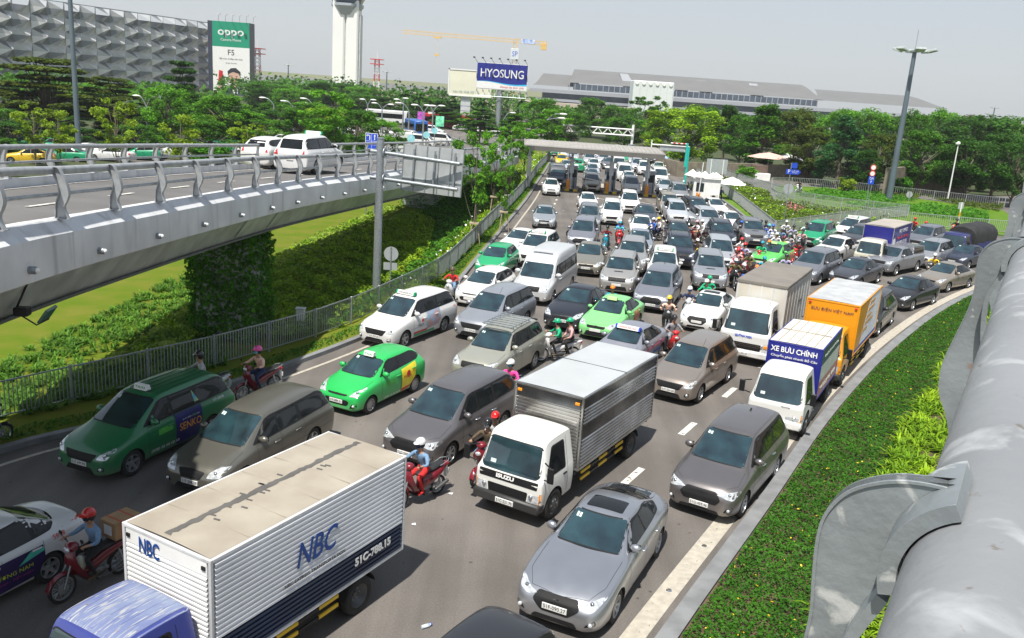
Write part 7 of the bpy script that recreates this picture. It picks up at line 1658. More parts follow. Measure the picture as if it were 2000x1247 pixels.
P_,E_=rider_pts([(.15,-.18,.92),(-.15,-.18,.92)],[(.20,.0,.36),(-.20,.0,.36)],knees=[(.24,-.22,.80),(-.24,-.22,.80)],hip=(0,.14,.86)); POSES['pillion']=grow(P_,E_,0)
P_,E_=rider_pts([(.24,-.10,.86),(-.26,.02,.80)],[(.10,.0,.09),(-.12,.06,.09)],knees=[(.11,-.01,.50),(-.12,.03,.50)],hip=(0,0,.92)); POSES['stand']=grow(P_,E_,0)
HEADP={}
for k,(hy,lean,hz) in dict(ride=(.12,0,.83),foot=(.12,.03,.83),footr=(.12,.06,.83),pillion=(.14,0,.86),stand=(0,0,.92)).items(): HEADP[k]=Vector((0,hy-.10-lean-.045,hz+.44+.235))
def mesh_of(mb,m,name,sm=60): o=mb.build(name,m,None,sm); d=o.data; bpy.data.objects.remove(o); return d
HEL=mat('helmet_shell',(1,1,1),.25,0,.04,6,objcol='metal',coat=.6)
mb=MB(); mb.sphere((0,.012,.035),.128,16,9,None,(.92,1.08,.98),-.15,1); mb.use(HEL); mb.add([(-.09,-.09,.05),(0,-.115,.055),(.09,-.09,.05),(.07,-.15,.035),(0,-.185,.03),(-.07,-.15,.035)],[(0,1,4,5),(1,2,3,4)]); HEL_M=mesh_of(mb,HEL,'helmet')
mb=MB(); mb.sphere((0,-.045,-.045),.066,12,7,None,(1.02,.95,.85)); MASK_M=mesh_of(mb,mat('mask_cloth',(1,1,1),.9,objcol=True),'face_mask')
mb=MB(); 
for s in (-1,1): mb.sphere((s*.033,-.098,.008),.017,8,5,None,(1,.35,.6))
mb.sphere((0,-.112,-.02),.014,6,4,None,(.7,1,1.1)); EYE_M=mesh_of(mb,M_['ink'],'sunglasses')
mb=MB(); mb.sphere((0,.035,-.01),.108,12,8,None,(.88,.95,1.05),-.9,.8); HAIR_M=mesh_of(mb,mat('black_hair',(.012,.010,.009),.6),'hair')
mb=MB(); mb.box((-.15,.0,-.46),(.15,.15,-.10),bev=.05); PACK_M=mesh_of(mb,mat('backpack_cloth',(.02,.02,.025),.85),'backpack',40)
COLS=dict(white=(.70,.70,.70),red=(.55,.02,.02),green=(.01,.36,.17),blue=(.03,.12,.5),navy=(.02,.035,.10),black=(.015,.015,.017),grey=(.25,.25,.27),lgrey=(.42,.41,.42),denim=(.16,.27,.42),pink=(.75,.06,.30),peach=(.80,.50,.38),teal=(.01,.30,.42),cyan=(.10,.50,.58),yellow=(.75,.52,.02),lime=(.50,.75,.02),olive=(.13,.13,.05),brown=(.10,.07,.04),lav=(.42,.40,.58),orange=(.75,.22,.02),maroon=(.18,.01,.02),skin=(.40,.22,.13),silver=(.5,.5,.52),rosy=(.6,.35,.35))
def cloth(n): return mat('cloth_'+n,COLS[n],.88,0,.14,14,.25,30)
SKIN=mat('skin',(.38,.205,.125),.55,0,.1,20)
def person(label,pose,parent_T,shirt,trous,helmet,mask=None,shoes='brown',pack=False,group='motorbike riders in the traffic jam',gloves=None,hair=True,M=None):
    o=bpy.data.objects.new('person',POSES[pose]); col.objects.link(o); tag(o,label,'person',group); o.matrix_world=parent_T
    for i,m in enumerate((SKIN,cloth(shirt),cloth(trous),cloth(shoes))): o.material_slots[i].link='OBJECT'; o.material_slots[i].material=m
    hp=HEADP[pose]; rot=random.uniform(-.25,.25)
    def add(name,me,colr=None,z=0):
        q=bpy.data.objects.new(name,me); col.objects.link(q); q.parent=o; q.location=hp+Vector((0,0,z)); q.rotation_euler=(0,0,rot)
        if colr: q.color=(*COLS[colr],0)
        return q
    if hair: add('hair',HAIR_M)
    if helmet: add('helmet',HEL_M,helmet)
    if mask: add('face_mask',MASK_M,mask)
    add('sunglasses',EYE_M)
    if pack: q=add('backpack',PACK_M); q.location=hp+Vector((0,.14,-.10)); q.rotation_euler=(0,0,0)
    return o
USED=set()
def bike(u,v,head,kind,colr,blabel,riders=(),lean=0,sc_=1.0,ref='front'):
    """u,v: pixel where the front tyre meets the ground"""
    root=BIKES[kind]
    if kind in USED: r=copy_tree(root)
    else: r=root; kids(root); [kids(c) for c in kids(root)]; USED.add(kind); BIKES[kind]=r
    tag(r,blabel,'motorbike','motorbikes threading through the traffic jam')
    p=G(u,v) if not isinstance(u,Vector) else u; d=Vector((-math.sin(R(head)),-math.cos(R(head)),0)); r.location=p-d*(.64 if ref=='front' else -.60)*sc_; r.rotation_euler=(0,R(lean),-R(head)); r.scale=(sc_,)*3
    c=COLS[colr]
    for ch in [q for q in bpy.data.objects if q.parent==r]: ch.color=(*c,0)
    T=Matrix.LocRotScale(r.location,r.rotation_euler,r.scale)
    off=0
    for i,pp in enumerate(riders):
        pose=pp.get('pose','ride' if i==0 else 'pillion'); TT=T@Matrix.Translation((0,-.06 if (i==0 and len(riders)>1) else (.38 if i else 0),0)) if True else T
        person(pp['label'],pose,TT,pp['s'],pp['t'],pp.get('h'),pp.get('m'),pp.get('sh','brown'),pp.get('pack',False))
    return r
for k in BIKES.values(): 
    kids(k); [kids(c) for c in kids(k)]
# ================================================================ VEGETATION
rng=np.random.default_rng(11)
def quads(C,size,up=.5,asp=.55,jit=.4,droop=0):
    n=len(C); nrm=rng.normal(size=(n,3)); nrm[:,2]=np.abs(nrm[:,2])+up*1.5; nrm/=np.linalg.norm(nrm,axis=1)[:,None]
    a=np.cross(nrm,rng.normal(size=(n,3))); 
    if droop: a[:,2]-=droop; a-=nrm*(a*nrm).sum(1)[:,None]
    a/=np.linalg.norm(a,axis=1)[:,None]+1e-9; b=np.cross(nrm,a)
    s=(size*(1+jit*rng.uniform(-1,1,n)))[:,None] if np.isscalar(size) else (size*(1+jit*rng.uniform(-1,1,n)))[:,None]
    V=np.stack([C-a*s*.5, C+b*s*asp*.5+nrm*s*.06, C+a*s*.5, C-b*s*asp*.5+nrm*s*.06],1).reshape(-1,3)
    return V, np.arange(4*n).reshape(-1,4)
GREEN=dict(
 dark=leafmat('leaf_dark_green',(0.062,0.164,0.020),(0.036,0.105,0.015)),
 mid=leafmat('leaf_mid_green',(0.094,0.241,0.018),(0.054,0.152,0.016)),
 bright=leafmat('leaf_bright_green',(0.145,0.359,0.025),(0.094,0.251,0.018)),
 olive=leafmat('leaf_olive',(0.110,0.152,0.018),(0.064,0.099,0.016)),
 yellow=leafmat('leaf_yellow_green',(0.292,0.387,0.026),(0.154,0.275,0.020)),
 lime=leafmat('leaf_lime',(0.301,0.460,0.022),(0.149,0.290,0.017)),
 bluish=leafmat('leaf_blue_green',(0.055,0.175,0.049),(0.032,0.109,0.036)),
 cover=leafmat('groundcover_leaf',(0.060,0.185,0.017),(0.039,0.128,0.013)),
 varieg=leafmat('variegated_leaf',(0.400,0.494,0.094),(0.164,0.284,0.029)),
 strap=leafmat('strap_leaf',(0.131,0.275,0.031),(0.068,0.161,0.020)),
 hedge=leafmat('hedge_leaf',(0.092,0.284,0.020),(0.059,0.185,0.015)))
BARK=mat('bark',(.16,.13,.10),.9,0,.25,3,.4,20)
FLOW=mat('yellow_flower',(.85,.55,.02),.6,0,.1,8); FLW=mat('white_flower',(.8,.8,.76),.6,0,.1,8); FLP=mat('pink_flower',(.55,.18,.22),.7,0,.2,8)
def vnoise(P,s,seed=0):
    return (np.sin(P[:,0]*s+seed)*np.cos(P[:,1]*s*1.3+seed*2)+np.sin(P[:,0]*s*2.3+P[:,1]*s*1.7+seed*3)*.6+np.sin(P[:,0]*s*4.9-P[:,1]*s*5.3+seed)*.35)/1.95
def make_tree(kind,seed):
    """unit height tree (height 1, crown radius about .35)"""
    r=random.Random(seed); nr=np.random.default_rng(seed); root=empty('tree'); clumps=[]
    if kind=='broad':
        for i in range(64):
            a=r.uniform(0,6.28); e=r.uniform(-1.0,1.0); z=.58+.36*math.sin(e*1.5)*r.uniform(.8,1.05); rad=.36*math.cos(e*1.15)*r.uniform(.45,1.08); clumps.append((rad*math.cos(a),rad*math.sin(a),z,r.uniform(.06,.115)))
    elif kind=='layered':
        for L in range(7):
            z=.32+L*.105; R0=.50*(1-L/7.5)**.75*r.uniform(.85,1.1)
            for i in range(13-L): a=r.uniform(0,6.28); rad=R0*r.uniform(.25,1); clumps.append((rad*math.cos(a),rad*math.sin(a),z+.05*rad+r.uniform(-.015,.015),r.uniform(.07,.12)))
    elif kind=='cone':
        for i in range(60):
            z=r.uniform(.14,.97); R0=.27*(1-((z-.14)/.86)**1.5)+.02; a=r.uniform(0,6.28); rad=R0*r.uniform(.35,1.0); clumps.append((rad*math.cos(a),rad*math.sin(a),z,r.uniform(.05,.085)))
    elif kind=='young':
        for i in range(30):
            z=r.uniform(.40,.97); R0=.24*math.sin((z-.36)/.64*2.8)+.04; a=r.uniform(0,6.28); rad=R0*r.uniform(.2,1.1); clumps.append((rad*math.cos(a),rad*math.sin(a),z,r.uniform(.035,.07)))
    elif kind=='bush':
        for i in range(26): a=r.uniform(0,6.28); z=r.uniform(.2,.85); rad=.42*math.sin(z*3.0)*r.uniform(.3,1); clumps.append((rad*math.cos(a),rad*math.sin(a),z,r.uniform(.12,.18)))
    per={'broad':170,'layered':330,'cone':150,'young':75,'bush':120}[kind]; size={'broad':.030,'layered':.034,'cone':.028,'young':.042,'bush':.07}[kind]
    Cs=[];
    for (x,y,z,cr) in clumps:
        p=nr.normal(size=(per,3)); p/=np.linalg.norm(p,axis=1)[:,None]; p*=(nr.uniform(.35,1.12,per)**.7)[:,None]*cr
        p[:,2]*=(.30 if kind=='layered' else .72); Cs.append(p+np.array([x,y,z]))
    C=np.concatenate(Cs); V,Fq=quads(C,size,up=.55 if kind!='young' else .1,asp=.6 if kind!='young' else .38,droop=0 if kind!='young' else .9)
    # clump-scale light and dark of leaf age
    age=np.repeat(nr.uniform(0,1,len(clumps)),per)*.55+nr.uniform(0,1,len(C))*.45
    arr_mesh('crown',V,Fq,[GREEN['mid']],root,age=age)
    mb=MB(); ht={'broad':.55,'layered':.92,'cone':.9,'young':.9,'bush':.3}[kind]; tr={'broad':.022,'layered':.020,'cone':.016,'young':.009,'bush':.015}[kind]
    tp=[Vector((0,0,-.01))]; 
    for i in range(1,6): tp.append(Vector((r.uniform(-.012,.012)*i*.5,r.uniform(-.012,.012)*i*.5,ht*i/5)))
    mb.tube(tp,[tr*(1-.13*i) for i in range(6)],8)
    for (x,y,z,cr) in clumps[::2]:
        b=tp[min(4,max(1,int(z*.62/ht*5)))]; c=Vector((x,y,z)); m_=(b*.5+c*.5)+Vector((0,0,-.02)); mb.tube([b,m_,c],[tr*.42,tr*.28,tr*.12],5)
    mb.build('trunk',BARK,root,60)
    return root
TREES={(k,i):make_tree(k,10*i+j) for j,k in enumerate(('broad','layered','cone','young','bush')) for i in ((1,2) if k in('broad','young','layered','cone') else (1,))}
_tu=set(); _ti=0
ORD=('first','second','third','fourth','fifth','sixth','seventh','eighth','ninth','tenth','eleventh','twelfth','thirteenth','fourteenth','fifteenth','sixteenth')
def tree(kind,u,vtop,Y,wpx,leaf,label,group='trees around the airport road',name='tree',X=None):
    """u,vtop: picture position of the crown top; Y: distance; wpx: crown width in photograph pixels"""
    global _ti; _ti+=1; key=(kind,1+_ti%2) if (kind,2) in TREES else (kind,1); t=TREES[key]
    p=Gd(u,vtop,Y); h=max(1.2,p.z); q=t if key in _tu else None
    if key not in _tu: _tu.add(key); kids(t)
    else: t=copy_tree(t)
    base={'broad':.76,'layered':.95,'cone':.56,'young':.52,'bush':.95}[kind]; w_=wpx*Y*.99/1717/base
    t.location=(p.x,Y,.0); t.rotation_euler=(0,0,random.uniform(0,6.28)); t.scale=(w_,w_,h)
    tag(t,label,'tree' if kind!='bush' else 'bush',group); t.name=name if kind!='bush' else 'bush'
    for ch in bpy.data.objects:
        if ch.parent==t and ch.name.startswith('crown'): ch.material_slots[0].link='OBJECT'; ch.material_slots[0].material=GREEN[leaf]
    return t
LT=[('layered',85,112,108,270,'olive','huge dark olive layered tree at the far left in front of the folded grey building'),
('layered',215,150,118,150,'olive','dark spreading tree right of the tall mast'),
('layered',352,118,128,105,'dark','dark conical layered tree rising in front of the grey building'),
('broad',325,165,104,95,'bright','bright green tree behind the nearest double lamp'),
('broad',440,185,112,120,'bright','bright tree below the phone advertisement'),
('broad',395,200,118,90,'mid','mid green tree left of the phone advertisement foot'),
('young',62,205,78,85,'yellow','young yellow green tree, leftmost behind the flyover railing'),
('young',112,214,74,75,'yellow','young yellow green tree just left of the tall mast'),
('young',222,192,74,95,'yellow','young yellow green tree just right of the tall mast'),
('young',352,222,76,95,'yellow','young yellow green tree below the bright tree by the lamp'),
('young',482,238,84,75,'yellow','young yellow tree left of the flyover taxis'),
('broad',265,240,92,90,'mid','low bushy green tree behind the nearest double lamp post'),
('broad',160,250,92,110,'dark','dark low tree behind the railing at the mast foot'),
('broad',20,235,92,120,'dark','dark low tree at the left edge behind the railing'),
('broad',410,235,90,100,'mid','low green tree behind the flyover left of the taxis'),
('broad',520,160,225,95,'mid','distant tree right of the phone advertisement'),
('broad',506,172,200,60,'dark','distant dark tree between the advertisement and the red mast'),
('broad',575,172,210,95,'bright','distant bright tree left of the control tower foot'),
('broad',625,160,240,70,'dark','distant dark tree touching the left side of the control tower'),
('broad',540,200,150,90,'mid','green tree behind the single curved lamp'),
('broad',600,200,140,100,'bright','light green tree behind the double lamp by the tall sparse tree'),
('young',652,176,92,130,'bright','tall sparse tree with pale limbs right of the flyover taxis'),
('broad',700,215,104,90,'mid','green tree behind the blue lane sign'),
('broad',750,232,108,85,'bright','green tree right of the blue lane sign'),
('broad',640,250,95,120,'mid','low round green tree just beyond the flyover taxi'),
('broad',700,182,230,80,'mid','distant tree right of the control tower foot'),
('broad',760,190,235,80,'dark','distant tree right of the second red mast'),
('broad',835,190,225,90,'mid','distant tree left of the cream billboard'),
('broad',806,232,170,38,'olive','small rounded yellowish tree beside the curving road'),
('layered',872,196,195,95,'dark','dark umbrella shaped tree behind the cream billboard column'),
('layered',940,212,150,85,'dark','dark layered tree between the two billboard columns'),
('layered',1005,222,145,75,'mid','layered tree right of the round billboard column'),
('broad',1062,192,185,85,'bright','bright tree right of the blue billboard'),
('broad',1110,215,150,90,'mid','green tree left of the white truss gantry'),
('broad',1160,192,195,85,'mid','tree left of the pale stair block'),
('broad',1205,205,190,80,'mid','tree just in front of the viaduct end'),
('young',1264,186,170,75,'mid','thin tree in front of the pale stair block'),
('broad',1225,228,160,100,'mid','dense tree behind the truss gantry column'),
('broad',1290,215,175,80,'mid','tree right of the pale stair block'),
('broad',1345,206,122,150,'lime','large rounded yellow green tree right of the toll canopy'),
('cone',1425,205,150,85,'dark','dark tree right of the large yellow green one'),
('broad',1455,222,140,75,'mid','green tree above the parasols'),
('cone',1502,203,128,115,'mid','tall dense tree behind the direction sign'),
('broad',1560,212,138,105,'olive','olive tree between two tall conical ones'),
('broad',1590,255,120,110,'olive','low olive tree right of the parasols'),
('cone',1655,226,113,110,'bluish','blue green conical tree left of the tall light mast'),
('broad',1645,213,160,75,'bright','rounded bright tree top behind the conical tree'),
('broad',1700,212,155,110,'bright','bright green tree behind the tall mast'),
('broad',1725,262,124,85,'olive','brownish thin tree at the mast'),
('broad',1790,215,150,75,'mid','tree right of the tall light mast'),
('broad',1808,255,112,100,'mid','spreading tree with a visible trunk before the tall stone wall'),
('broad',1850,213,165,85,'bright','bright tree below the right tip of the terminal roof'),
('broad',1868,290,112,85,'mid','rounded tree beside the camera pole'),
('broad',1915,225,138,170,'dark','very dark broad tree at the right behind the camera pole'),
('broad',1985,238,150,90,'mid','tree at the right edge above the railing'),
('bush',1766,338,108,42,'hedge','small round bush below the tall stone wall'),('bush',1256,305,122,32,'dark','small conical bush right of the toll canopy end'),('bush',1456,318,112,50,'bright','small bush with yellow tinge left of the pink parasol'),('bush',1655,342,106,40,'yellow','yellow flowering bush below the blue green tree')]
for k,u,vt,Y,wp,lf,lab in LT: tree(k,u,vt,Y,wp,lf,lab)
for i,u in enumerate(range(1385,2010,48)):
    tree('broad',u,208+(i*37)%19+ (u-1385)*.02,188+(i*13)%20,92,('mid','bright','dark','olive')[i%4],'back row tree, '+ORD[i]+' from the left along the terminal front','back row of trees along the terminal')
for i,u in enumerate(range(430,1010,64)):
    tree('broad',u,196+(i*29)%15+(u-430)*.03,185+(i*17)%22,95,('dark','mid','bright')[i%3],'middle distance tree, '+ORD[i]+' from the left between the lamps and the toll road','middle row of trees left of the toll')
for i,(u,vt,Y,wp,lf,lab) in enumerate(((936,253,54,92,'bright','slim young tree with bright drooping leaves beside the sign back, nearest on the verge'),(972,262,68,70,'bright','second young tree along the planted verge behind the nearest one'),(1000,246,84,80,'bright','third young tree along the planted verge, under the billboard'),(1030,238,100,78,'bright','fourth young tree along the planted verge, left of the canopy end'),(1080,212,122,95,'bright','pale green leafy tree overlapping the left end of the toll canopy'),(990,320,60,34,'bright','short young sapling on stakes by the verge fence'))):
    t=tree('young',u,vt,Y,wp,lf,lab,'young trees on the planted verge','young_tree')
    if Y<90:
        mb=MB(); sp=[]
        for k in range(3): a=k*2.09; mb.cyl((math.cos(a)*.45,math.sin(a)*.45,0),(math.cos(a)*.22,math.sin(a)*.22,1.5),.035,n=6)
        mb.box((-.28,-.28,1.42),(.28,.28,1.5)); o=mb.build('tree_stake',mat('stake_wood',(.36,.29,.20),.9)); o.location=t.location; tag(o,'wooden stake frame round '+('the trunk of the nearest young tree','the second young tree trunk','the third young tree trunk','fourth','fifth','the short sapling')[i],'tree stake','tree stakes on the verge')
for i in range(16):
    tree('broad',-10+i*46,208+(i*41)%22,100+(i*23)%48,98,('mid','bright','dark','mid','lime')[i%5],'low rounded tree behind the flyover, '+ORD[i]+' of the near row from the left','near row of rounded trees behind the flyover')
for i in range(12):
    tree('bush',5+i*58,262+(i*17)%14,84+(i*29)%40,85,('mid','hedge','bright')[i%3],'bush behind the flyover railing, '+ORD[i]+' from the left','bushes behind the flyover railing')
for i in range(10):
    tree('broad',508+i*24,158+(i*31)%14,255+(i*19)%30,62,('mid','dark','bright')[i%3],'small far tree on the skyline, '+ORD[i]+' from the left by the control tower','skyline trees around the control tower')
for i in range(14):
    tree('bush',1405+i*43,318+(i*13)%16-(i*1),122+(i*7)%12,70,('mid','dark','olive')[i%3],'understory bush below the terminal trees, '+ORD[i]+' from the left','understory bushes below the terminal trees')
for u,vt,Y,wp in ((1905,268,108,120),(1960,262,112,110),(2000,272,104,90),(1700,292,110,60)): tree('broad',u,vt,Y,wp,'dark','dark low crowned tree '+{1905:'left of the side road mouth',1960:'at the right edge above the railing, the lower one',2000:'cut by the right edge of the picture',1700:'just left of the tall light mast'}[u])
def belt(label,u0,u1,Y,z1,leaf,seed=3,dy=26):
    a,b=Gd(u0,200,Y).x,Gd(u1,200,Y).x; n=int((b-a)*55); x=rng.uniform(a,b,n); y=Y+rng.uniform(-dy/2,dy/2,n); P=np.column_stack([x,y]); top=z1*(.72+.28*vnoise(P,.12,seed)+.12*vnoise(P,.6,seed+2)); z=top*np.sqrt(rng.random(n)); V,Fq=quads(np.column_stack([x,y,z]),1.15,.5,.7)
    tag(arr_mesh('distant_wood',V,Fq,[GREEN[leaf],GREEN['mid']],None,age=np.clip(.5+.4*vnoise(P,.3,seed),0,1),midx=(vnoise(P,.09,seed+5)>.1).astype(int)),label,'trees',kind='stuff')
belt('dense far wood reading as one green mass left of the tower and below the concourse',440,1010,285,9.5,'dark')
belt('dense far wood filling the horizon right of the terminal',1560,2250,330,9.5,'mid',8)
belt('dense wood mass in front of the terminal base',1010,1600,300,5.5,'dark',5)
belt('far wood in front of the grey folded building',-120,420,175,7.0,'mid',12)
def palm(u,vt,Y,label):
    p=Gd(u,vt,Y); t=tag(empty('palm_tree',(p.x,Y,0)),label,'palm tree','palms below the terminal'); mb=MB(); mb.tube([(0,0,0),(.1,0,p.z*.5),(0,0,p.z-1)],[.28,.2,.16],8); mb.build('trunk',BARK,t,60)
    vs=[];fs=[]
    for k in range(22):
        a=k*2.4; el=R(-20+(k%5)*22); n=5; L=3.4
        for i in range(n+1):
            f=i/n; x=L*f*math.cos(el); z=L*f*math.sin(el)-1.6*f*f; w_=.42*math.sin(math.pi*(.15+.8*f)); c=Vector((math.cos(a)*x,math.sin(a)*x,p.z-.8+z)); s=Vector((-math.sin(a),math.cos(a),0))*w_; vs+=[c-s,c+s-Vector((0,0,.1))]
        o=len(vs)-2*(n+1); fs+=[(o+2*i,o+2*i+1,o+2*i+3,o+2*i+2) for i in range(n)]
    o=arr_mesh('crown',np.array([tuple(v) for v in vs]),np.array(fs),[GREEN['dark']],t,age=np.random.rand(len(fs)))
for i,(u,vt,Y) in enumerate(((790,176,215),(818,182,218),(942,192,205),(1021,190,210),(1043,196,205),(906,196,212))): palm(u,vt,Y,('palm left of the cream billboard, the left one of two','palm left of the cream billboard, the right one of two','palm between the billboards','palm just right of the blue billboard','palm at the left end of the terminal','palm beside the cream billboard column')[i])
# ---- ground plants
def in_poly(P,poly):
    x,y=P[:,0],P[:,1]; c=np.zeros(len(P),bool); n=len(poly)
    for i in range(n):
        (x0,y0),(x1,y1)=poly[i],poly[(i+1)%n]; m=((y0>y)!=(y1>y)) & (x<(x1-x0)*(y-y0)/(y1-y0+1e-12)+x0); c^=m
    return c
def sample(poly,dens):
    A=np.array(poly); lo,hi=A.min(0),A.max(0); n=int((hi-lo).prod()*dens); P=rng.uniform(lo,hi,(n,2)); return P[in_poly(P,poly)]
def cover(name,label,cat,poly,dens,hgt,size,leaf,z=.13,flowers=None,fr=.02,up=.6,asp=.55,ns=2.2,droop=0,two=None):
    P=sample(poly,dens); n=len(P); hn=vnoise(P,ns,3); Z=z+hgt*(.55+.45*hn)*rng.uniform(.45,1.0,n)+.02; C=np.column_stack([P,Z]); V,Fq=quads(C,size,up,asp,droop=droop); mats=[GREEN[leaf]]; mi=np.zeros(n,int)
    if two: mats.append(GREEN[two]); mi[(vnoise(P,ns*.7,9)+rng.normal(size=n)*.35)>.25]=1
    if flowers: mats.append(flowers); mi[rng.random(n)<fr]=len(mats)-1
    age=np.clip(.5+.35*vnoise(P,ns*3,5)+rng.uniform(-.35,.35,n),0,1)
    o=arr_mesh(name,V,Fq,mats,None,age=age,midx=mi); return tag(o,label,cat,kind='stuff')
def straps(name,label,cat,poly,dens,L,leaf,z=.13,w_=.035,nb=11,flowers=None):
    P=sample(poly,dens); n=len(P); B=[];Fs=[];mi=[];k=0
    a=rng.uniform(0,6.28,(n,nb)); l=L*rng.uniform(.6,1.1,(n,nb)); e=rng.uniform(.75,1.35,(n,nb)); segs=3
    base=np.repeat(P[:,None,:],nb,1)+rng.normal(size=(n,nb,2))*.05; ca,sa=np.cos(a),np.sin(a); V=np.zeros((n,nb,segs+1,2,3))
    for i in range(segs+1):
        f=i/segs; r_=l*f*np.cos(e); zz=z+l*(f*np.sin(e)-.55*f*f); w=w_*(1-f*.85)
        for j,s in enumerate((-1,1)): V[:,:,i,j,0]=base[:,:,0]+ca*r_-sa*w*s; V[:,:,i,j,1]=base[:,:,1]+sa*r_+ca*w*s; V[:,:,i,j,2]=zz
    m=n*nb; V=V.reshape(-1,3); o=np.arange(m)*((segs+1)*2); Fq=np.concatenate([np.stack([o+2*i,o+2*i+1,o+2*i+3,o+2*i+2],1) for i in range(segs)]); age=np.tile(rng.random(m),segs); mats=[GREEN[leaf]]; midx=np.zeros(len(Fq),int)
    if flowers:
        q=P[rng.random(n)<.18]; C=np.column_stack([q,z+L*.75+rng.uniform(-.1,.1,len(q))]); Vf,Ff=quads(C,.13,.8,.9); Fq=np.concatenate([Fq,Ff+len(V)]); V=np.concatenate([V,Vf]); age=np.concatenate([age,np.ones(len(Ff))]); midx=np.concatenate([midx,np.ones(len(Ff),int)]); mats.append(flowers)
    return tag(arr_mesh(name,V,Fq,mats,None,age=age,midx=midx),label,cat,kind='stuff')
g2=lambda pts,z=.13:[tuple(G(u,v,z).xy) for u,v in pts]
# left verge
straps('lily_plants','dark strap leaved lilies filling the strip along the verge fence','plants',g2([(-60,790),(0,772),(170,716),(320,662),(430,640),(440,716),(265,762),(60,812),(-60,842)]),16,.62,'strap')
cover('variegated_plants','yellow green variegated ground cover strip left of the ivy pier','plants',g2([(150,742),(250,690),(340,618),(372,600),(400,660),(300,706)]),300,.38,.15,'varieg',two='lime')
straps('lily_plants','row of green lilies between the lawn and the variegated strip','plants',g2([(-40,770),(0,715),(90,668),(200,616),(350,540),(420,560),(350,612),(250,676),(160,722),(60,768)]),11,.62,'strap')
cover('lime_shrubs','broad bed of lime green shrubs between the ivy pier and the sign pole','shrubs',g2([(505,665),(505,560),(600,505),(720,452),(800,425),(850,440),(835,500),(760,560),(690,612),(640,648),(560,672)]),170,.75,.17,'lime',two='yellow',ns=1.6,droop=.3)
cover('variegated_plants','pale yellow plant strip below the flyover girder','plants',g2([(500,560),(505,520),(620,462),(745,410),(800,404),(720,440),(600,498)]),120,.40,.20,'varieg',two='lime')
cover('green_shrubs','dark green shrub band between the lime bed and the fence lilies','shrubs',g2([(560,672),(640,648),(690,612),(760,560),(835,500),(850,440),(800,425),(870,392),(960,340),(1010,315),(1000,340),(935,420),(880,480),(820,545),(740,596),(650,645)]),110,.55,.20,'mid',two='hedge',ns=1.4)
straps('lily_plants','light green strap leaved plants with white flowers along the upper verge fence','plants',g2([(640,650),(740,598),(820,547),(880,482),(935,422),(1000,342),(1040,305),(1072,305),(1052,338),(1000,398),(955,447),(910,495),(858,546),(758,601)]),7,.70,'lime',w_=.05,flowers=FLW)
cover('edge_grass','thin grass edging between the left fence and the kerb','grass',[tuple(p.xy) for p in offs(CL[4:-8],-.12)]+[tuple(p.xy) for p in offs(CL[4:-8],-.75)[::-1]],160,.08,.10,'cover',up=.1)
# right verge
a_=CR[7:48]
cover('ground_cover','dense low green ground cover dotted with yellow flowers along the right kerb','ground cover',[tuple(p.xy) for p in offs(a_,.05)]+[tuple(p.xy) for p in offs(a_,2.35)[::-1]],950,.16,.070,'cover',z=.12,flowers=FLOW,fr=.006,ns=5)
straps('strap_plants','clumps of bright strap leaved plants between the ground cover and the railing','plants',[tuple(p.xy) for p in offs(a_,2.1)]+[tuple(p.xy) for p in offs(a_,4.6)[::-1]],11,.85,'lime',z=.12,w_=.038,nb=14)
# wedge bed and garden
cover('flower_bed','wild olive green flower bed with pink and white blossoms in the wedge island','flower bed',g2([(1365,352),(1412,378),(1446,404),(1480,432),(1512,460),(1560,452),(1640,440),(1765,424),(1700,415),(1600,404),(1545,394),(1480,370),(1440,356),(1400,344)]),50,.45,.22,'olive',flowers=FLW,fr=.018,two='lime',ns=.8)
cover('pink_flowers','patch of pink flowers beside the round sign back in the wedge bed','flowers',g2([(1532,404),(1545,402),(1570,410),(1560,418),(1538,414)]),60,.6,.22,'olive',flowers=FLP,fr=.5)
for i,(pp,h,lf,lab) in enumerate((([(1555,384),(1600,373),(1690,378),(1760,386),(1790,394),(1700,397),(1640,394)],.55,'hedge','long dark clipped hedge at the back of the garden'),([(1640,404),(1700,400),(1800,404),(1900,412),(1930,420),(1930,437),(1880,434),(1800,422),(1700,410)],.6,'hedge','dark clipped hedge sweeping across the garden centre'),([(1700,374),(1760,378),(1800,385),(1790,392),(1740,388)],.7,'olive','reddish shrub patch beside the mast foot'),([(1655,397),(1690,393),(1700,398),(1665,402)],.3,'bright','bright green swirl in the garden hedge'),([(1790,398),(1840,400),(1850,408),(1810,408)],.3,'bright','second bright swirl in the garden hedge'),([(1800,386),(1900,398),(1960,404),(1950,414),(1880,404)],.5,'olive','olive shrub band by the rear garden fence'))):
    cover('clipped_hedge',lab,'hedge',g2(pp),40,h,.26,lf,z=.14,ns=1)
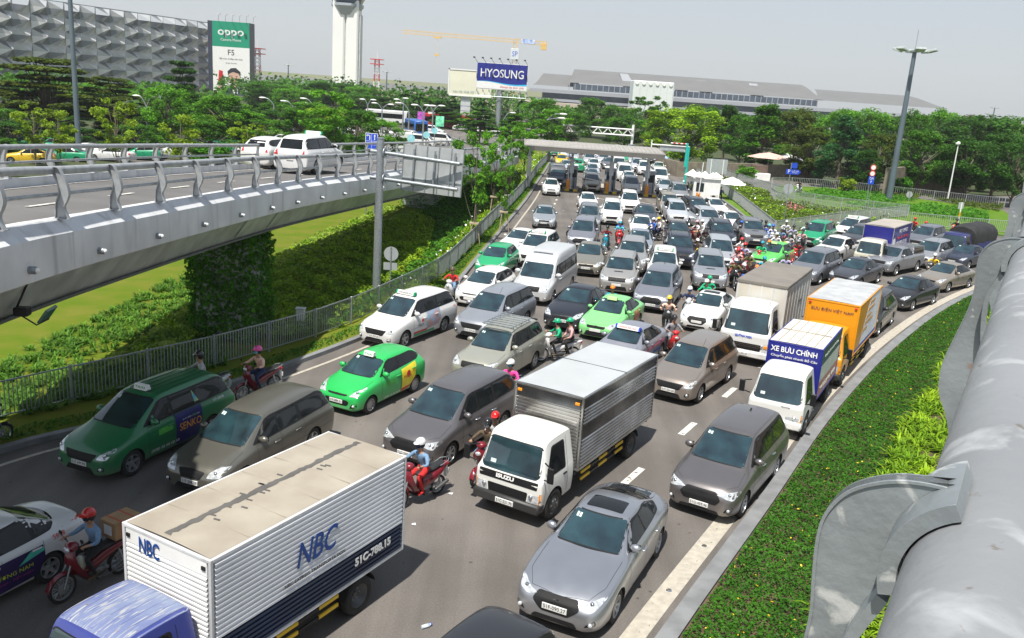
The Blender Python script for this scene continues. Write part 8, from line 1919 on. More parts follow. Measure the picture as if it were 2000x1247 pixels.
# ---- ivy clad pier and the second pier
def pier(c,wx,wy,ht,label,lab2,dens):
    t=tag(empty('flyover_pier',(c.x,c.y,0),-R(18)),label,'pier'); mb=MB(); mb.box((-wx/2,-wy/2,0),(wx/2,wy/2,ht),bev=.15); mb.build('shaft',mat('pier_concrete',(.25,.26,.25),.8),t)
    n=int(dens*(2*(wx+wy))*ht); s=rng.uniform(0,2*(wx+wy),n); z=rng.uniform(.0,ht*.97,n); x=np.where(s<wx,s-wx/2,np.where(s<wx+wy,wx/2,np.where(s<2*wx+wy,wx*1.5+wy-s,-wx/2))); y=np.where(s<wx,-wy/2,np.where(s<wx+wy,s-wx-wy/2,np.where(s<2*wx+wy,wy/2,wy*1.5+2*wx-s)))
    k=1+.18*rng.random(n)+.06*np.sin(z*3+s); C=np.column_stack([x*k,y*k,z]); V,Fq=quads(C,.15,-.1,.75,droop=.8); o=arr_mesh('ivy',V,Fq,[GREEN['hedge']],None,age=rng.random(n)*.7); o.matrix_world=Matrix.Translation(c)@Matrix.Rotation(-R(18),4,'Z'); tag(o,lab2,'ivy',kind='stuff')
pier(G(441,668)+Vector((0,.6,0)),2.35,1.3,4.45,'square concrete flyover pier wrapped in ivy by the fence','dense dark ivy hanging over the nearest flyover pier',260)
pier(G(822,408),2.6,1.4,3.3,'dim second flyover pier deep under the deck','dark creeper on the second flyover pier',60)
# ================================================================ TRAFFIC
WHT=(.68,.68,.67); SIL=(.58,.60,.63); LSIL=(.68,.70,.74); GRY=(.27,.28,.30); DGR=(.09,.095,.105); BLK=(.012,.013,.016); NVY=(.02,.028,.055); BEI=(.42,.38,.31); BRN=(.27,.235,.215); TGR=(.0,.26,.10); LGR=(.16,.55,.13); GRN=(.01,.16,.055)
CC='cars and vans queueing in the traffic jam'
def taxi_sign(r,b,P,txt='TAXI',cm=None,w=.62,tm=None): roof_sign(r,b,P,txt,w=w,cm=cm,tm=tm,a=.44)
# --- near, individually built
r,b=car('taxi','white taxi saloon with a purple door advert, cut off at the lower left','taxi',SED,(.66,.66,.65),0)
for s in (1,):
    side_ad(r,b,SED,s,[(.33,.17),(.70,.22),(.745,.42),(.74,.60),(.335,.58)],mat('advert_purple',(.035,.012,.09),.4,0,.2,2,c2=(.02,.015,.07)))
    side_ad(r,b,SED,s,[(.36,.18),(.50,.19),(.52,.30),(.37,.29)],mat('advert_blue_red',(.02,.12,.35),.5,c2=(.5,.03,.03),scale=6),off=.013); side_ad(r,b,SED,s,[(.62,.46),(.74,.52),(.74,.58),(.68,.58)],mat('advert_mint',(.08,.5,.38),.5),off=.013)
    side_text(r,b,SED,s,'ĐIỆN PHƯƠNG NAM',.545,.40,1.25,.13,mat('lime_print',(.55,.65,.02),.5)); side_text(r,b,SED,s,'THÔNG MINH - TIẾT KIỆM',.56,.315,1.1,.07,mat('magenta_print',(.5,.05,.25),.5)); side_text(r,b,SED,s,'5958',.82,.62,.26,.09,M_['red'])
roof_sign(r,b,SED,'',a=.30); place_w(r,SED,97,1136,1,hd(97,1136,160,1098)*.55+14)
h=hd(258,929,432,846)
r,b=car('taxi','dark green people carrier taxi with a purple SENKO advert in the left lane','taxi',MPV,GRN,0)
side_ad(r,b,MPV,1,[(.485,.18),(.655,.20),(.69,.40),(.695,.645),(.485,.635)],mat('advert_navy',(.02,.02,.16),.4,0,.2,3,c2=(.012,.012,.09)))
side_text(r,b,MPV,1,'SENKO',.595,.42,.78,.20,mat('print_orange',(.85,.36,.02),.5)); side_text(r,b,MPV,1,'QUẠT ĐIỆN CAO CẤP',.60,.53,.62,.06,M_['white']); side_text(r,b,MPV,1,'(028) 58 58 58 58',.40,.245,.95,.09,M_['white'],shear=.2); side_text(r,b,MPV,1,'51F-399.99',.84,.615,.42,.06,M_['white'])
side_ad(r,b,MPV,1,[(.355,.44),(.46,.45),(.46,.54),(.355,.53)],mat('print_green_logo',(.06,.36,.06),.5,c2=(.10,.42,.05),scale=9)); side_ad(r,b,MPV,1,[(.655,.70),(.69,.70),(.655,.88)],mat('print_lime_flag',(.45,.6,.05),.5,c2=(.05,.35,.5),scale=6))
taxi_sign(r,b,MPV,'TAXI',w=.40); plate_text(r,'51F-399.99'); place_w(r,MPV,258,929,0,h)
mb=MB()
for k in range(6): x=-.52+1.04*k/5; mb.box((x-.012,-.35,1.742),(x+.012,1.55,1.752))
mb.build('roof_rib',mat('dark_roof_rib',(.01,.06,.03),.6),r)
GRD=dict(MPV,L=4.77,W=1.80,H=1.66,gr=[(-.30,.325),(.30,.325),(.42,.43),(.0,.45),(-.42,.43)],slats=3,slr=.006,badge='tri',bz=.40,hl=[(.50,.37),(.86,.39),(.92,.50),(.70,.50),(.54,.44)])
r,b=car('people_carrier','olive grey people carrier in the shade between the green taxi and the NBC truck','car',GRD,(.17,.165,.14),.6,CC); place(r,372,975,hd(258,929,432,846)-1); plate_text(r,'51F-208.29')
r,b=car('taxi','bright green small hatchback taxi with a yellow advert on its rear door','taxi',HAT,(.015,.44,.09),0)
side_ad(r,b,HAT,1,[(.60,.18),(.71,.22),(.80,.40),(.825,.72),(.60,.66)],mat('advert_yellow',(.80,.66,.03),.4,0,.08,3)); side_ad(r,b,HAT,1,[(.60,.18),(.71,.22),(.735,.27),(.60,.25)],M_['red'],off=.013); side_text(r,b,HAT,1,'Mega',.68,.48,.42,.13,M_['red']); side_text(r,b,HAT,1,'(028) 38 38 38 38',.465,.22,.85,.08,M_['white']); side_ad(r,b,HAT,1,[(.37,.45),(.50,.46),(.50,.54),(.37,.53)],mat('print_green_logo'))
mb=MB(); h_,n_=b.hit((3,-.0+.32,.42*1.5),(-1,0,0)); mb.cyl((h_.x+.004,.72,.80),(h_.x+.016,.72,.80),.10,n=18); mb.build('advert_disc',M_['red'],r)
taxi_sign(r,b,HAT,'TAXI',w=.36); place_w(r,HAT,721.4,808,0,hd(721.4,808,808.4,766)); plate_text(r,'51F-884.21')
r,b=car('taxi','white people carrier taxi with a pale blue door advert beside the verge fence','taxi',MPV,WHT,0)
side_ad(r,b,MPV,1,[(.49,.26),(.66,.30),(.69,.44),(.69,.645),(.49,.635)],mat('advert_sky',(.20,.50,.75),.4,0,.3,3,c2=(.5,.25,.2))); side_ad(r,b,MPV,1,[(.29,.235),(.485,.235),(.485,.275),(.29,.275)],M_['red']); side_ad(r,b,MPV,1,[(.29,.18),(.60,.18),(.60,.23),(.29,.23)],M_['green']); side_text(r,b,MPV,1,'VINASUN',.385,.40,.42,.07,M_['ink'],shear=.2); side_ad(r,b,MPV,1,[(.40,.46),(.43,.46),(.43,.54),(.40,.52)],M_['red']); side_text(r,b,MPV,1,'9201',.93,.58,.2,.07,M_['red'])
taxi_sign(r,b,MPV,'VINASUN',cm=M_['green'],w=.74,tm=M_['ink']); place_w(r,MPV,788.8,679,0,27); plate_text(r,'51F-797.09')
WTAXI=r
r,b=car('people_carrier','large brownish grey people carrier left of the stainless steel truck','car',MPV2,(.19,.18,.185),.65,CC); place_w(r,MPV2,875.8,909.5,0,28); plate_text(r,'51G-560.81')
r,b=car('people_carrier','brownish grey people carrier beside the cream edge line, behind the silver saloon','car',MPV2,(.21,.195,.195),.7,CC); place_w(r,MPV2,1446.3,1008.7,0,hd(1446.3,1008.7,1511,932)); plate_text(r,'51G-459.46')
INN2=r
r,b=car('saloon_car','silver grey saloon with a dark sunroof at the bottom centre','car',MAZ,(.42,.435,.47),.78,CC); sunroof(r,b,MAZ,.515,.625,.42); place_w(r,MAZ,1196.5,1214,0,hd(1196.5,1214,1282,1082),sc_=1.05); plate_text(r,'51F-090.27')
r,b=car('people_carrier','bronze people carrier right of the stainless steel truck','car',MPV,(.34,.295,.26),.6,CC); place_w(r,MPV,1363.5,786.8,0,hd(1363.5,786.8,1418.3,747.5)); plate_text(r,'51F-224.68'); INN=r
r,b=car('estate_jeep','gold boxy family wagon with a silver roof rack behind the pink rider','car',ZAC,(.44,.44,.37),.5,CC)
mb=MB(); hz_=b.hit((0,.3,4),(0,0,-1))[0].z+.08
for s in (-1,1): mb.tube([(s*.55,-.45,hz_),(s*.55,1.15,hz_)],.022,6)
for k in range(7): y=-.45+1.6*k/6; mb.box((-.55,y-.03,hz_-.01),(.55,y+.03,hz_+.02))
for s in (-1,1):
    for y in (-.3,.35,1.0): mb.cyl((s*.55,y,hz_),(s*.57,y,hz_-.09),.018,n=6)
mb.build('roof_rack',M_['galv'],r); place_w(r,ZAC,1041.4,721,1,24)
# stump of the black off-roader at the bottom edge
r,b=car('off_roader','black off-road car roof cut off by the bottom edge of the picture','car',ZAC,(.012,.013,.018),.1,CC); a_=(G(948,1163,1.74)+G(1068,1245,1.74))/2; place(r,Vector((a_.x,a_.y,0))+Vector((.28,.48,0)),0,31,pt='rear')
r,b=car('saloon_car','black saloon with a chrome grille behind the two green helmeted riders','car',SED,(.010,.013,.022),.2,CC); place_w(r,SED,1141.7,646.6,0,21,sc_=1.06); SEDN=r; plate_text(r,'51F-115.20')
r,b=car('taxi','light green saloon taxi with a green roof sign behind the lilac grey taxi','taxi',SED,(.20,.60,.20),0); roof_sign(r,b,SED,'',w=.42,m=mat('pale_green_sign',(.45,.65,.30),.5),a=.44); side_ad(r,b,SED,1,[(.56,.22),(.70,.24),(.745,.44),(.76,.64),(.56,.62)],mat('advert_multicolour',(.60,.50,.15),.5,c2=(.45,.10,.12),scale=5,var=0)); place(r,1160,668,24)
GT=r
r,b=car('taxi','lilac grey saloon taxi with a blue and white roof sign behind the steel box truck','taxi',SED,(.30,.31,.36),.4); roof_sign(r,b,SED,'SAIGON AIR TAXI',w=.85,cm=M_['blue'],tm=M_['red'],a=.42); side_ad(r,b,SED,1,[(.33,.44),(.80,.52),(.80,.57),(.33,.49)],mat('pink_stripe',(.65,.16,.28),.4)); side_ad(r,b,SED,1,[(.56,.30),(.70,.32),(.72,.40),(.56,.38)],mat('blue_stripe',(.03,.10,.45),.4),off=.012); place_w(r,SED,1287,700,1,29)
r,b=car('hatchback','white hatchback with a dark sunroof left of the QUỲNH NGA truck','car',MAZ,WHT,0,CC); sunroof(r,b,MAZ,.51,.60,.42); place(r,1357,651,25,sc_=.97)
r,b=car('minibus','tall silver white high roofed minibus among the left lanes','van',VAN,(.60,.61,.62),.25,CC); place_w(r,VAN,1077,594,0,17,sc_=.97)
mb=MB(); mb.box((-.5,-1.0,2.345),(.5,-.85,2.37)); mb.build('roof_hatch',M_['conc'],r); TRN=r
r,b=car('hatchback','white small hatchback left of the silver minibus','car',HAT,WHT,0,CC); place(r,914,603,22,sc_=1.02); HATW=r
r,b=car('van','white minibus beyond the toll canopy, between the second and third islands','van',HIA,(.66,.66,.65),0,CC); place(r,1219,356,2); HI=r
r,b=car('pickup','white pickup with black roof bars in the right cluster','pickup',PICK,WHT,0,CC); roof_rails(r,b,PICK,M_['black'])
for s in (1,-1): side_ad(r,b,PICK,s,[(.09,.30),(.26,.30),(.235,.47),(.115,.47)],M_['black'],'wheel_arch_trim') 
mb=MB(); mb.box((-.78,.85,1.20),(.78,2.40,1.235)); mb.build('bed_cover',M_['black'],r); place_w(r,PICK,1637,519,0,42,sc_=.95)
r,b=car('pickup','silver pickup with a matching canopy and a red number plate in the right cluster','pickup',PICK,(.36,.37,.40),.6,CC); roof_rails(r,b,PICK,M_['galv'])
mb=MB(); loft=[(-.80,.72),(.80,.72),(.70,.0),(-.70,.0)]; mb.prism([(.68,1.16),(2.50,1.16),(2.42,1.72),(.72,1.80)],-.80,.80); q=mb.build('canopy',PAINT,r,30); q.color=(.36,.37,.40,.6)
for s in (1,-1): mb=MB(); mb.prism([(.85,1.30),(2.38,1.30),(2.30,1.62),(.88,1.68)],s*.801,s*.81); mb.build('canopy_window',SGLASS,r)
place_w(r,PICK,1747,540,0,46,sc_=.95); mb=MB(); mb.box((-.25,-2.66,.55),(.25,-2.63,.67)); mb.build('red_number_plate',M_['red'],r)
r,b=car('suv','silver off-roader with roof rails and a bonnet scoop behind the green jacket riders','car',SUV,(.40,.415,.44),.6,CC); roof_rails(r,b,SUV,M_['galv']); T_=(Vector((0,0,5)),Vector((1,0,0)),Vector((0,1,0)),Vector((0,0,-1))); decal(b,[(-.22,-1.62),(.22,-1.62),(.22,-1.50),(-.22,-1.50)],T_,.008,.1,'bonnet_scoop',TRIM,r); place(r,1384,573,9); SUVR=r
r,b=car('suv','dark navy off-roader with roof rails in the middle lane','car',SUV,(.014,.018,.035),.2,CC); roof_rails(r,b,SUV,M_['black']); place(r,1326,528,7); SUVD=r
# --- shark fin and whip aerials, roof seams on the near cars
for r_,P_a,fin in ((INN2,MPV2,1),(INN,MPV,0)):
    B_=None; mb=MB(); z=P_a['H']*.985
    if fin: mb.prism([(1.05,z),(1.25,z),(1.23,z+.07),(1.19,z+.075)],-.015,.015)
    else: mb.tube([(.5,-.9,z-.02),(.5,-.6,z+.25)],.006,5)
    mb.build('aerial',TRIM,r_)
# --- repeats
def many(src,rows,group=CC):
    for row in rows:
        u,v,h,c,mt,lab=row[:6]; q=clone(src,lab,c,mt,cat=row[7] if len(row)>7 else 'car',group=group); place(q,u,v,h,sc_=row[6] if len(row)>6 else 1.0)
many(INN,[(917,668,24,(.40,.42,.46),.6,'silver blue people carrier in front of the tall minibus'),
 (1324,441,2,LSIL,.5,'silver people carrier behind the dark saloon in the fourth lane'),(1408,532,7,SIL,.6,'silver people carrier behind the silver off-roader'),
 (1193,442,5,WHT,0,'white people carrier behind the maroon rider'),(1229,419,4,WHT,0,'white people carrier just in front of the third toll island'),
 (1328,397,3,(.36,.37,.39),.5,'grey people carrier beside the white guard cabin'),(1234,383,2,WHT,0,'white people carrier passing between the second and third toll islands'),(1156,377,1,BEI,.5,'beige car under the lowered barrier arm'),
 (1792,524,42,(.42,.43,.45),.6,'silver people carrier behind the gold saloon by the railing'),(1785,489,42,(.20,.21,.24),.5,'grey people carrier left of the blue tarpaulin truck'),
 (1148,453,4,(.24,.26,.28),.5,'grey compact people carrier behind the maroon clad rider'),(1151,325,2,SIL,.5,'silver people carrier beyond the canopy left of the second island'),(1178,324,3,LSIL,.5,'silver people carrier beyond the canopy in the centre lanes'),
 (1244,337,5,LSIL,.5,'silver people carrier behind the white van in the fourth lane'),(1238,325,5,SIL,.5,'rear silver people carrier of the pair beyond the third island'),(1258,344,4,WHT,0,'white people carrier just behind the third toll booth'),(1105,313,3,WHT,0,'white people carrier at the far end of the left toll lane'),(1308,423,3,BEI,.5,'pale gold off-roader behind the silver people carrier in lane four')])
q=clone(INN,'dark people carrier half hidden behind the yellow post truck',(.03,.034,.035),.3,cat='car',group=CC); place_w(q,MPV,1737,636,1,33)
many(INN2,[(1131,490,9,(.27,.28,.32),.5,'slate grey people carrier behind the beige saloon'),(1268,613,17,(.25,.26,.30),.5,'slate grey people carrier left of the peach shirted rider')])
q=clone(INN2,'slate grey people carrier behind the QUỲNH NGA truck',(.23,.24,.27),.5,cat='car',group=CC); place_w(q,MPV2,1598,557,0,37)
many(SUVR,[(1201,581,11,(.42,.41,.39),.5,'pale silver sport utility car behind the teal rider'),(1228,541,9,(.40,.40,.40),.5,'silver sport utility car with roof rails behind the pale silver one'),(1392,461,-4,SIL,.5,'silver off-roader beside the two white clad riders'),(1475,487,3,(.20,.205,.22),.4,'grey sport utility car left of the crowd of motorbikes')])
many(SUVD,[(1411,493,6,(.018,.022,.035),.2,'dark off-roader with a blue tinted windscreen'),(1372,436,-7,(.035,.037,.045),.3,'dark off-roader in front of the guard cabin'),(1655,493,38,(.06,.065,.075),.3,'dark off-roader between the white pickup and the cream truck')])
many(SEDN,[(1061,449,2,(.38,.41,.44),.5,'pale silver saloon alone in the leftmost lane'),(1142,542,9,(.33,.31,.26),.6,'beige saloon with chrome trim in front of the slate people carrier',1.06),(1246,504,8,(.36,.40,.46),.5,'silver blue saloon behind the silver sport utility car'),(1252,470,5,WHT,0,'white saloon half hidden behind the silver blue one'),
 (1326,484,5,(.05,.055,.065),.3,'charcoal saloon right behind the navy off-roader'),(1262,447,3,(.055,.065,.085),.3,'dark blue saloon behind the white helmeted pair',1.05),(1408,427,-7,WHT,0,'white saloon with a dark roof beside the guard cabin fence'),(1440,458,-5,WHT,0,'white saloon behind the pink helmeted rider'),
 (1149,415,0,WHT,0,'white saloon just past the second toll island',.97),(1076,384,0,WHT,0,'white saloon leaving the leftmost toll lane'),(1156,359,1,(.30,.32,.36),.5,'blue grey saloon behind the beige car at the barrier'),(1157,347,1,LSIL,.5,'silver saloon, second back from the lowered barrier'),(1160,335,1,(.66,.68,.66),0,'white taxi saloon with a green roof sign beyond the canopy'),
 (1299,382,4,SIL,.5,'silver saloon in the fourth toll lane beside the white van'),(1229,364,2,WHT,0,'white saloon directly behind the white people carrier at the toll'),(1106,339,1,LSIL,.5,'silver saloon behind the dark minibus'),(1188,332,3,(.16,.17,.19),.4,'charcoal saloon beyond the canopy in the centre'),(990,502,21,WHT,0,'white saloon with a roof sign in front of the white taxi, left lanes',.97)])
for u,v,ax,h,c,mt,lab in ((1711,554,1,41,(.065,.07,.085),.4,'dark blue grey saloon with a teal windscreen behind the yellow truck'),(1779,608,0,45,(.010,.011,.014),.1,'glossy black saloon in front of the gold one'),(1849,572,0,49,(.34,.30,.25),.5,'gold saloon beside the bend of the right kerb')):
    q=clone(SEDN,lab,c,mt,cat='car',group=CC); place_w(q,SED,u,v,ax,h,sc_=1.03)
q=clone(SEDN,'dark blue saloon partly hidden by the foreground railing',(.03,.04,.07),.3,cat='car',group=CC); place(q,1856,524,48)
many(WTAXI,[(1030,524,15,WHT,0,'white people carrier taxi directly behind the tall minibus',1,'taxi'),(1292,564,9,WHT,0,'white taxi with a green tipped roof sign behind the slate people carrier',1,'taxi'),(1640,472,40,WHT,0,'white people carrier taxi behind the white pickup',1,'taxi')],CC)
many(GT,[(1482,528,36,(.10,.50,.10),0,'lime green saloon taxi surrounded by motorbikes',1.03,'taxi')])
q=clone(HATW,'small green hatchback taxi beside the verge fence',(.01,.33,.13),0,cat='taxi',group=CC); place(q,951,544,14,sc_=1.0)
b=None
many(INN,[(1576,484,33,(.0,.27,.12),0,'emerald green people carrier taxi behind the white pickup',1,'taxi'),(1082,308,-4,(.0,.27,.12),0,'emerald taxi at the far end of the left lane by the fence',1,'taxi')])
many(HATW,[(1096,326,1,(.75,.50,.02),0,'yellow taxi beyond the first toll island',1,'taxi'),(1126,332,182,(.0,.26,.12),0,'green hatchback taxi right behind the first toll booth',1.1,'taxi'),(1222,321,4,(.0,.27,.12),0,'green taxi beyond the canopy behind the white van',1,'taxi')])
many(HI,[(1289,364,3,(.66,.66,.65),0,'white minibus between the third island and the guard cabin',1,'van'),(1208,339,2,(.60,.60,.58),0,'white minibus beyond the canopy, further back of the two',1,'van')])
many(TRN,[(1088,368,0,(.13,.14,.155),.4,'dark grey high roofed minibus in the leftmost toll lane',.95,'van')])
# far queue beyond the canopy
far=[(1128,302,2,'s',SIL),(1142,309,90,'s',LSIL),(1164,313,2,'i',LSIL),(1160,303,2,'s',WHT),(1190,310,3,'i',WHT),(1184,301,3,'s',GRY),(1208,311,3,'i',SIL),(1206,302,4,'s',WHT),(1228,312,5,'s',LSIL),(1232,304,6,'i',GRY),(1252,316,6,'i',SIL),(1256,308,8,'s',WHT),(1270,320,8,'s',DGR),(1106,301,0,'s',SIL),(1284,341,10,'s',WHT),(1118,318,2,'i',SIL),(1200,324,3,'s',DGR)]
nm={WHT:'white',SIL:'silver',LSIL:'pale silver',GRY:'grey',DGR:'dark grey'}
for i,(u,v,h,k,c) in enumerate(far):
    q=clone(SEDN if k=='s' else INN,f"distant {nm[c]} {'saloon' if k=='s' else 'people carrier'} in the far queue, {ORD[i] if i<16 else 'seventeenth'} counted from its back left",c,0 if c==WHT else .5,cat='car',group='distant cars queueing beyond the toll canopy'); place(q,u,v,h)
# flyover
for src,P,u,v,c,lab,ct in ((WTAXI,MPV,566,341,WHT,'white taxi seen from behind on the flyover','taxi'),(HATW,HAT,497,331,WHT,'white hatchback seen from behind on the flyover, left of the taxi','car')):
    p=Gf(u,v,lambda y:ztop(y)-.02); q=clone(src,lab,c,0,cat=ct,group='cars on the flyover'); place(q,Vector(p),0,180+11,pt='rear'); q.location.z=p.z
# car park beyond the flyover
lot=[(805,303,-78,'h',(.62,.60,.56)),(850,290,-80,'h',(.66,.66,.64)),(778,286,-35,'h',(.60,.62,.60)),(822,281,-75,'h',(.45,.43,.40)),(885,286,-80,'h',(.66,.66,.64)),(868,265,-82,'i',SIL),(842,262,-85,'s',WHT),(775,243,-40,'s',SIL),(790,240,-60,'i',WHT),(806,246,-80,'s',LSIL),(765,238,-60,'i',LSIL),(980,268,-85,'h',(.64,.64,.62)),(1000,262,-80,'s',WHT),(925,258,-85,'s',WHT),(680,285,-100,'h',(.6,.6,.58)),(650,300,-80,'i',(.0,.26,.12)),(905,246,-85,'i',SIL)]
ln_=(('h','minibus'),('i','people carrier'),('s','saloon'))
for i,(u,v,h,k,c) in enumerate(lot):
    q=clone({'h':HI,'i':INN,'s':SEDN}[k],f"parked {dict(ln_)[k]} beyond the flyover, {ORD[i] if i<16 else 'seventeenth'} in the rows by the curving road",c,0,cat='van' if k=='h' else 'car',group='vehicles parked beyond the flyover'); place(q,u,v,h)
YT,GT2=(.78,.50,.02),(.0,.28,.13)
for i,(u,v,c) in enumerate(((5,312,YT),(40,300,GT2),(84,308,GT2),(130,300,WHT),(180,306,WHT),(240,305,GT2),(300,300,WHT),(375,292,GT2),(420,290,GT2),(455,296,WHT),(60,288,GT2),(15,286,GT2),(330,284,WHT),(395,280,GT2),(560,280,WHT),(520,276,WHT))):
    nmc={YT:'yellow',GT2:'green',WHT:'white'}[c]; q=clone(HATW if i%2 else SEDN,f'{nmc} taxi parked behind the flyover railing, {ORD[i]} of the row under the trees',c,0,cat='taxi',group='taxis parked behind the flyover'); place(q,u,v+6,70+(i*37)%30)
# buses, posters, round signs far off
def bus(u,v,c,lab,L=9,hd_=-85,c2=None):
    p=G(u,v); t=tag(empty('bus',(p.x,p.y,0),-R(hd_)),lab,'bus','buses beyond the flyover'); m=colmat(c); mb=MB(); mb.box((-1.2,-L/2,.35),(1.2,L/2,3.0),bev=.15); mb.build('body',m,t,40)
    mb=MB(); mb.box((-1.215,-L/2+.6,1.35),(1.215,L/2-.4,2.35)); mb.box((-1.0,-L/2-.02,1.2),(1.0,-L/2+.1,2.5)); mb.build('window',SGLASS,t)
    for y in (-L/2+2,L/2-2.2):
        for s in (-1,1): mb=MB(); mb.cyl((s*.95,y,.48),(s*1.22,y,.48),.48,n=18); mb.build('wheel',TYRE,t,50)
bus(756,243,(.66,.66,.66),'white bus behind the trees right of the blue lane sign'); bus(876,252,(.45,.02,.03),'dark red bus left of the cream billboard column',11); bus(812,268,(.03,.12,.40),'blue topped bus behind the parked white vans',8,-20); bus(730,300,(.65,.66,.66),'white bus close behind the flyover railing',10,-95)
for i,(u,v,c) in enumerate(((822,236,(.28,.03,.30)),(842,236,(.55,.5,.5)),(926,236,(.26,.05,.32)),(978,238,(.28,.04,.30)),(858,248,(.10,.45,.25)),(945,240,(.5,.45,.5)))):
    p=G(u,v+14); t=tag(empty('poster_board',(p.x,p.y,0)),f"small {('purple','grey','purple','purple','green','pale')[i]} poster board, {ORD[i]} from the left below the billboards",'poster board','poster boards below the billboards'); mb=MB(); mb.box((-.8,-.06,1.4),(.8,.06,3.3),bev=.02); mb.build('poster',mat(f'poster_print_{i}',c,.5,c2=tuple(min(1,x*2.2+.1) for x in c),scale=1.4),t); mb=MB(); mb.cyl((0,0,0),(0,0,1.2),.1,n=8); mb.build('post',M_['galv'],t)
for i,(u,v) in enumerate(((803,271),(833,264),(849,256))):
    p=Gd(u,v,(88,100,112)[i]); t=tag(empty('round_sign',(p.x,p.y,0)),('pale blue round sign above the white vans, nearest of three','pale blue round sign above the white vans, middle of three','pale blue round sign above the white vans, farthest of three')[i],'road sign','round signs by the parked vans'); mb=MB(); mb.cyl((0,0,0),(0,0,p.z),.05,n=6); mb.build('post',M_['galv'],t); mb=MB(); mb.cyl((0,-.06,p.z),(0,-.03,p.z),.38,n=22); mb.build('disc',mat('pale_blue_disc',(.20,.55,.70),.5,c2=(.4,.65,.7),scale=4),t)
# --- motorbikes: helmet position in the photograph, heading, kind, bike colour, clothes
NAMES=dict(lgrey='pale grey',lav='lavender',rosy='pale pink',cyan='pale cyan',denim='denim blue')
def rid(hu,hv,head,kind,bc,s,t,h,where,m=None,second=None,pose='ride',pack=False,sh='brown',z=1.585):
    p=G(hu,hv,z); d=Vector((-math.sin(R(head)),-math.cos(R(head)),0)); off=HEADP[pose].y-(.06 if second else 0); r_=p+d*off; front=r_+d*.64
    nm_=lambda c:NAMES.get(c,c); R_=[dict(label=f'rider in {nm_(s)} with {"an" if h=="orange" else "a"} {nm_(h) if h else "bare"} {"helmet" if h else "head"} {where}',s=s,t=t,h=h,m=m,pose=pose,pack=pack,sh=sh)]
    if second: R_.append(dict(label=f'pillion passenger in {nm_(second[0])} with a {nm_(second[2])} helmet {where}',s=second[0],t=second[1],h=second[2],m=second[3] if len(second)>3 else None))
    return bike(Vector((front.x,front.y,0)),0,head,kind,bc,f'{nm_(bc)} {"scooter" if kind=="scooter" else "motorbike"} {where}',R_)
r=rid(172,1000,hd(112,1168,230,1109),'wave','maroon','denim','black','red','beside the white taxi at the lower left',m='black')
mb=MB(); mb.use(mat('cardboard',(.36,.22,.11),.85,0,.12,4)); mb.box((-.22,-.30,0),(.22,.30,.36),bev=.012); mb.use(M_['white']); mb.box((-.10,-.305,.08),(.12,-.301,.28)); mb.box((.221,-.1,.10),(.224,.12,.26)); mb.use(M_['red'])
for y in (-.15,.12): mb.box((-.226,y-.008,-.002),(.226,y+.008,.366))
o=mb.build('cardboard_box',None); o.matrix_world=Matrix.LocRotScale(r.location,r.rotation_euler,r.scale)@Matrix.Translation((0,.66,.86)); tag(o,'cardboard box strapped with red cord on the rack of the lower left motorbike','box')
mb=MB(); mb.sphere((0,0,0),.13,10,8,None,(.8,.8,1.3)); o=mb.build('plastic_bag',mat('translucent_bag',(.50,.52,.36),.3,0,.3,9,c2=(.62,.63,.58))); o.matrix_world=Matrix.LocRotScale(r.location,r.rotation_euler,r.scale)@Matrix.Translation((.02,-.27,.62)); tag(o,'plastic bag of produce hanging from the lower left motorbike','bag')
rid(388,690,52,'scooter','white','lgrey','black','black','between the green taxi and the fence',m=None)
rid(503,680,hd(469,772,528,754),'wave','maroon','peach','navy','pink','in the left lane below the fence',m='cyan')
rid(821,861,hd(790,985,855,957),'scooter','maroon','denim','red','white','behind the NBC truck',m='navy',pose='foot',sh='red')
rid(953,822,22,'scooter','maroon','brown','denim','black','left of the white truck cab',m='white',second=('white','black','red'))
rid(998,706,26,'scooter','white','pink','pink','white','behind the stainless steel box',m='cyan')
rid(1089,626,hd(1056,693,1112,692),'wave','white','green','black','green','in front of the black saloon',second=('rosy','black','green'),pose='foot')
rid(1197,560,14,'wave','red','teal','navy','orange','behind the light green taxi')
rid(1308,580,8,'sport','black','peach','black','yellow','beside the slate people carrier in the centre')
rid(1318,618,-8,'scooter','red','grey','grey','black','behind the bronze people carrier')
rid(1348,562,14,'sport','silver','navy','black','white','behind the white hatchback',m='blue')
rid(1381,548,24,'wave','white','green','black','white','in front of the silver off-roader')
rid(1387,541,24,'scooter','green','green','black','green','just behind the green jacketed rider')
rid(884,524,16,'scooter','white','red','denim','brown','by the left kerb beside the fence')
rid(830,562,18,'wave','black','black','black','white','behind the white taxi by the fence')
rid(1212,434,6,'scooter','red','cyan','red','teal','in front of the white people carrier',second=('blue','black','white'))
rid(1187,442,14,'wave','teal','maroon','black','black','between two people carriers in the centre left')
rid(1277,427,58,'wave','black','blue','navy','white','behind the dark blue saloon',second=('white','navy','yellow'))
rid(1131,420,62,'wave','black','black','black','black','left of the grey compact people carrier')
rid(1362,432,62,'wave','maroon','white','skin','rosy','crossing in front of the dark off-roader',second=('white','lgrey','white'),pack=False)
rid(1363,468,6,'scooter','yellow','brown','orange','white','right of the navy off-roader')
rid(1426,436,-18,'scooter','white','white','lgrey','pink','behind the blue tinted off-roader')
rid(1449,433,-20,'wave','black','grey','black','blue','in front of the grey sport utility car')
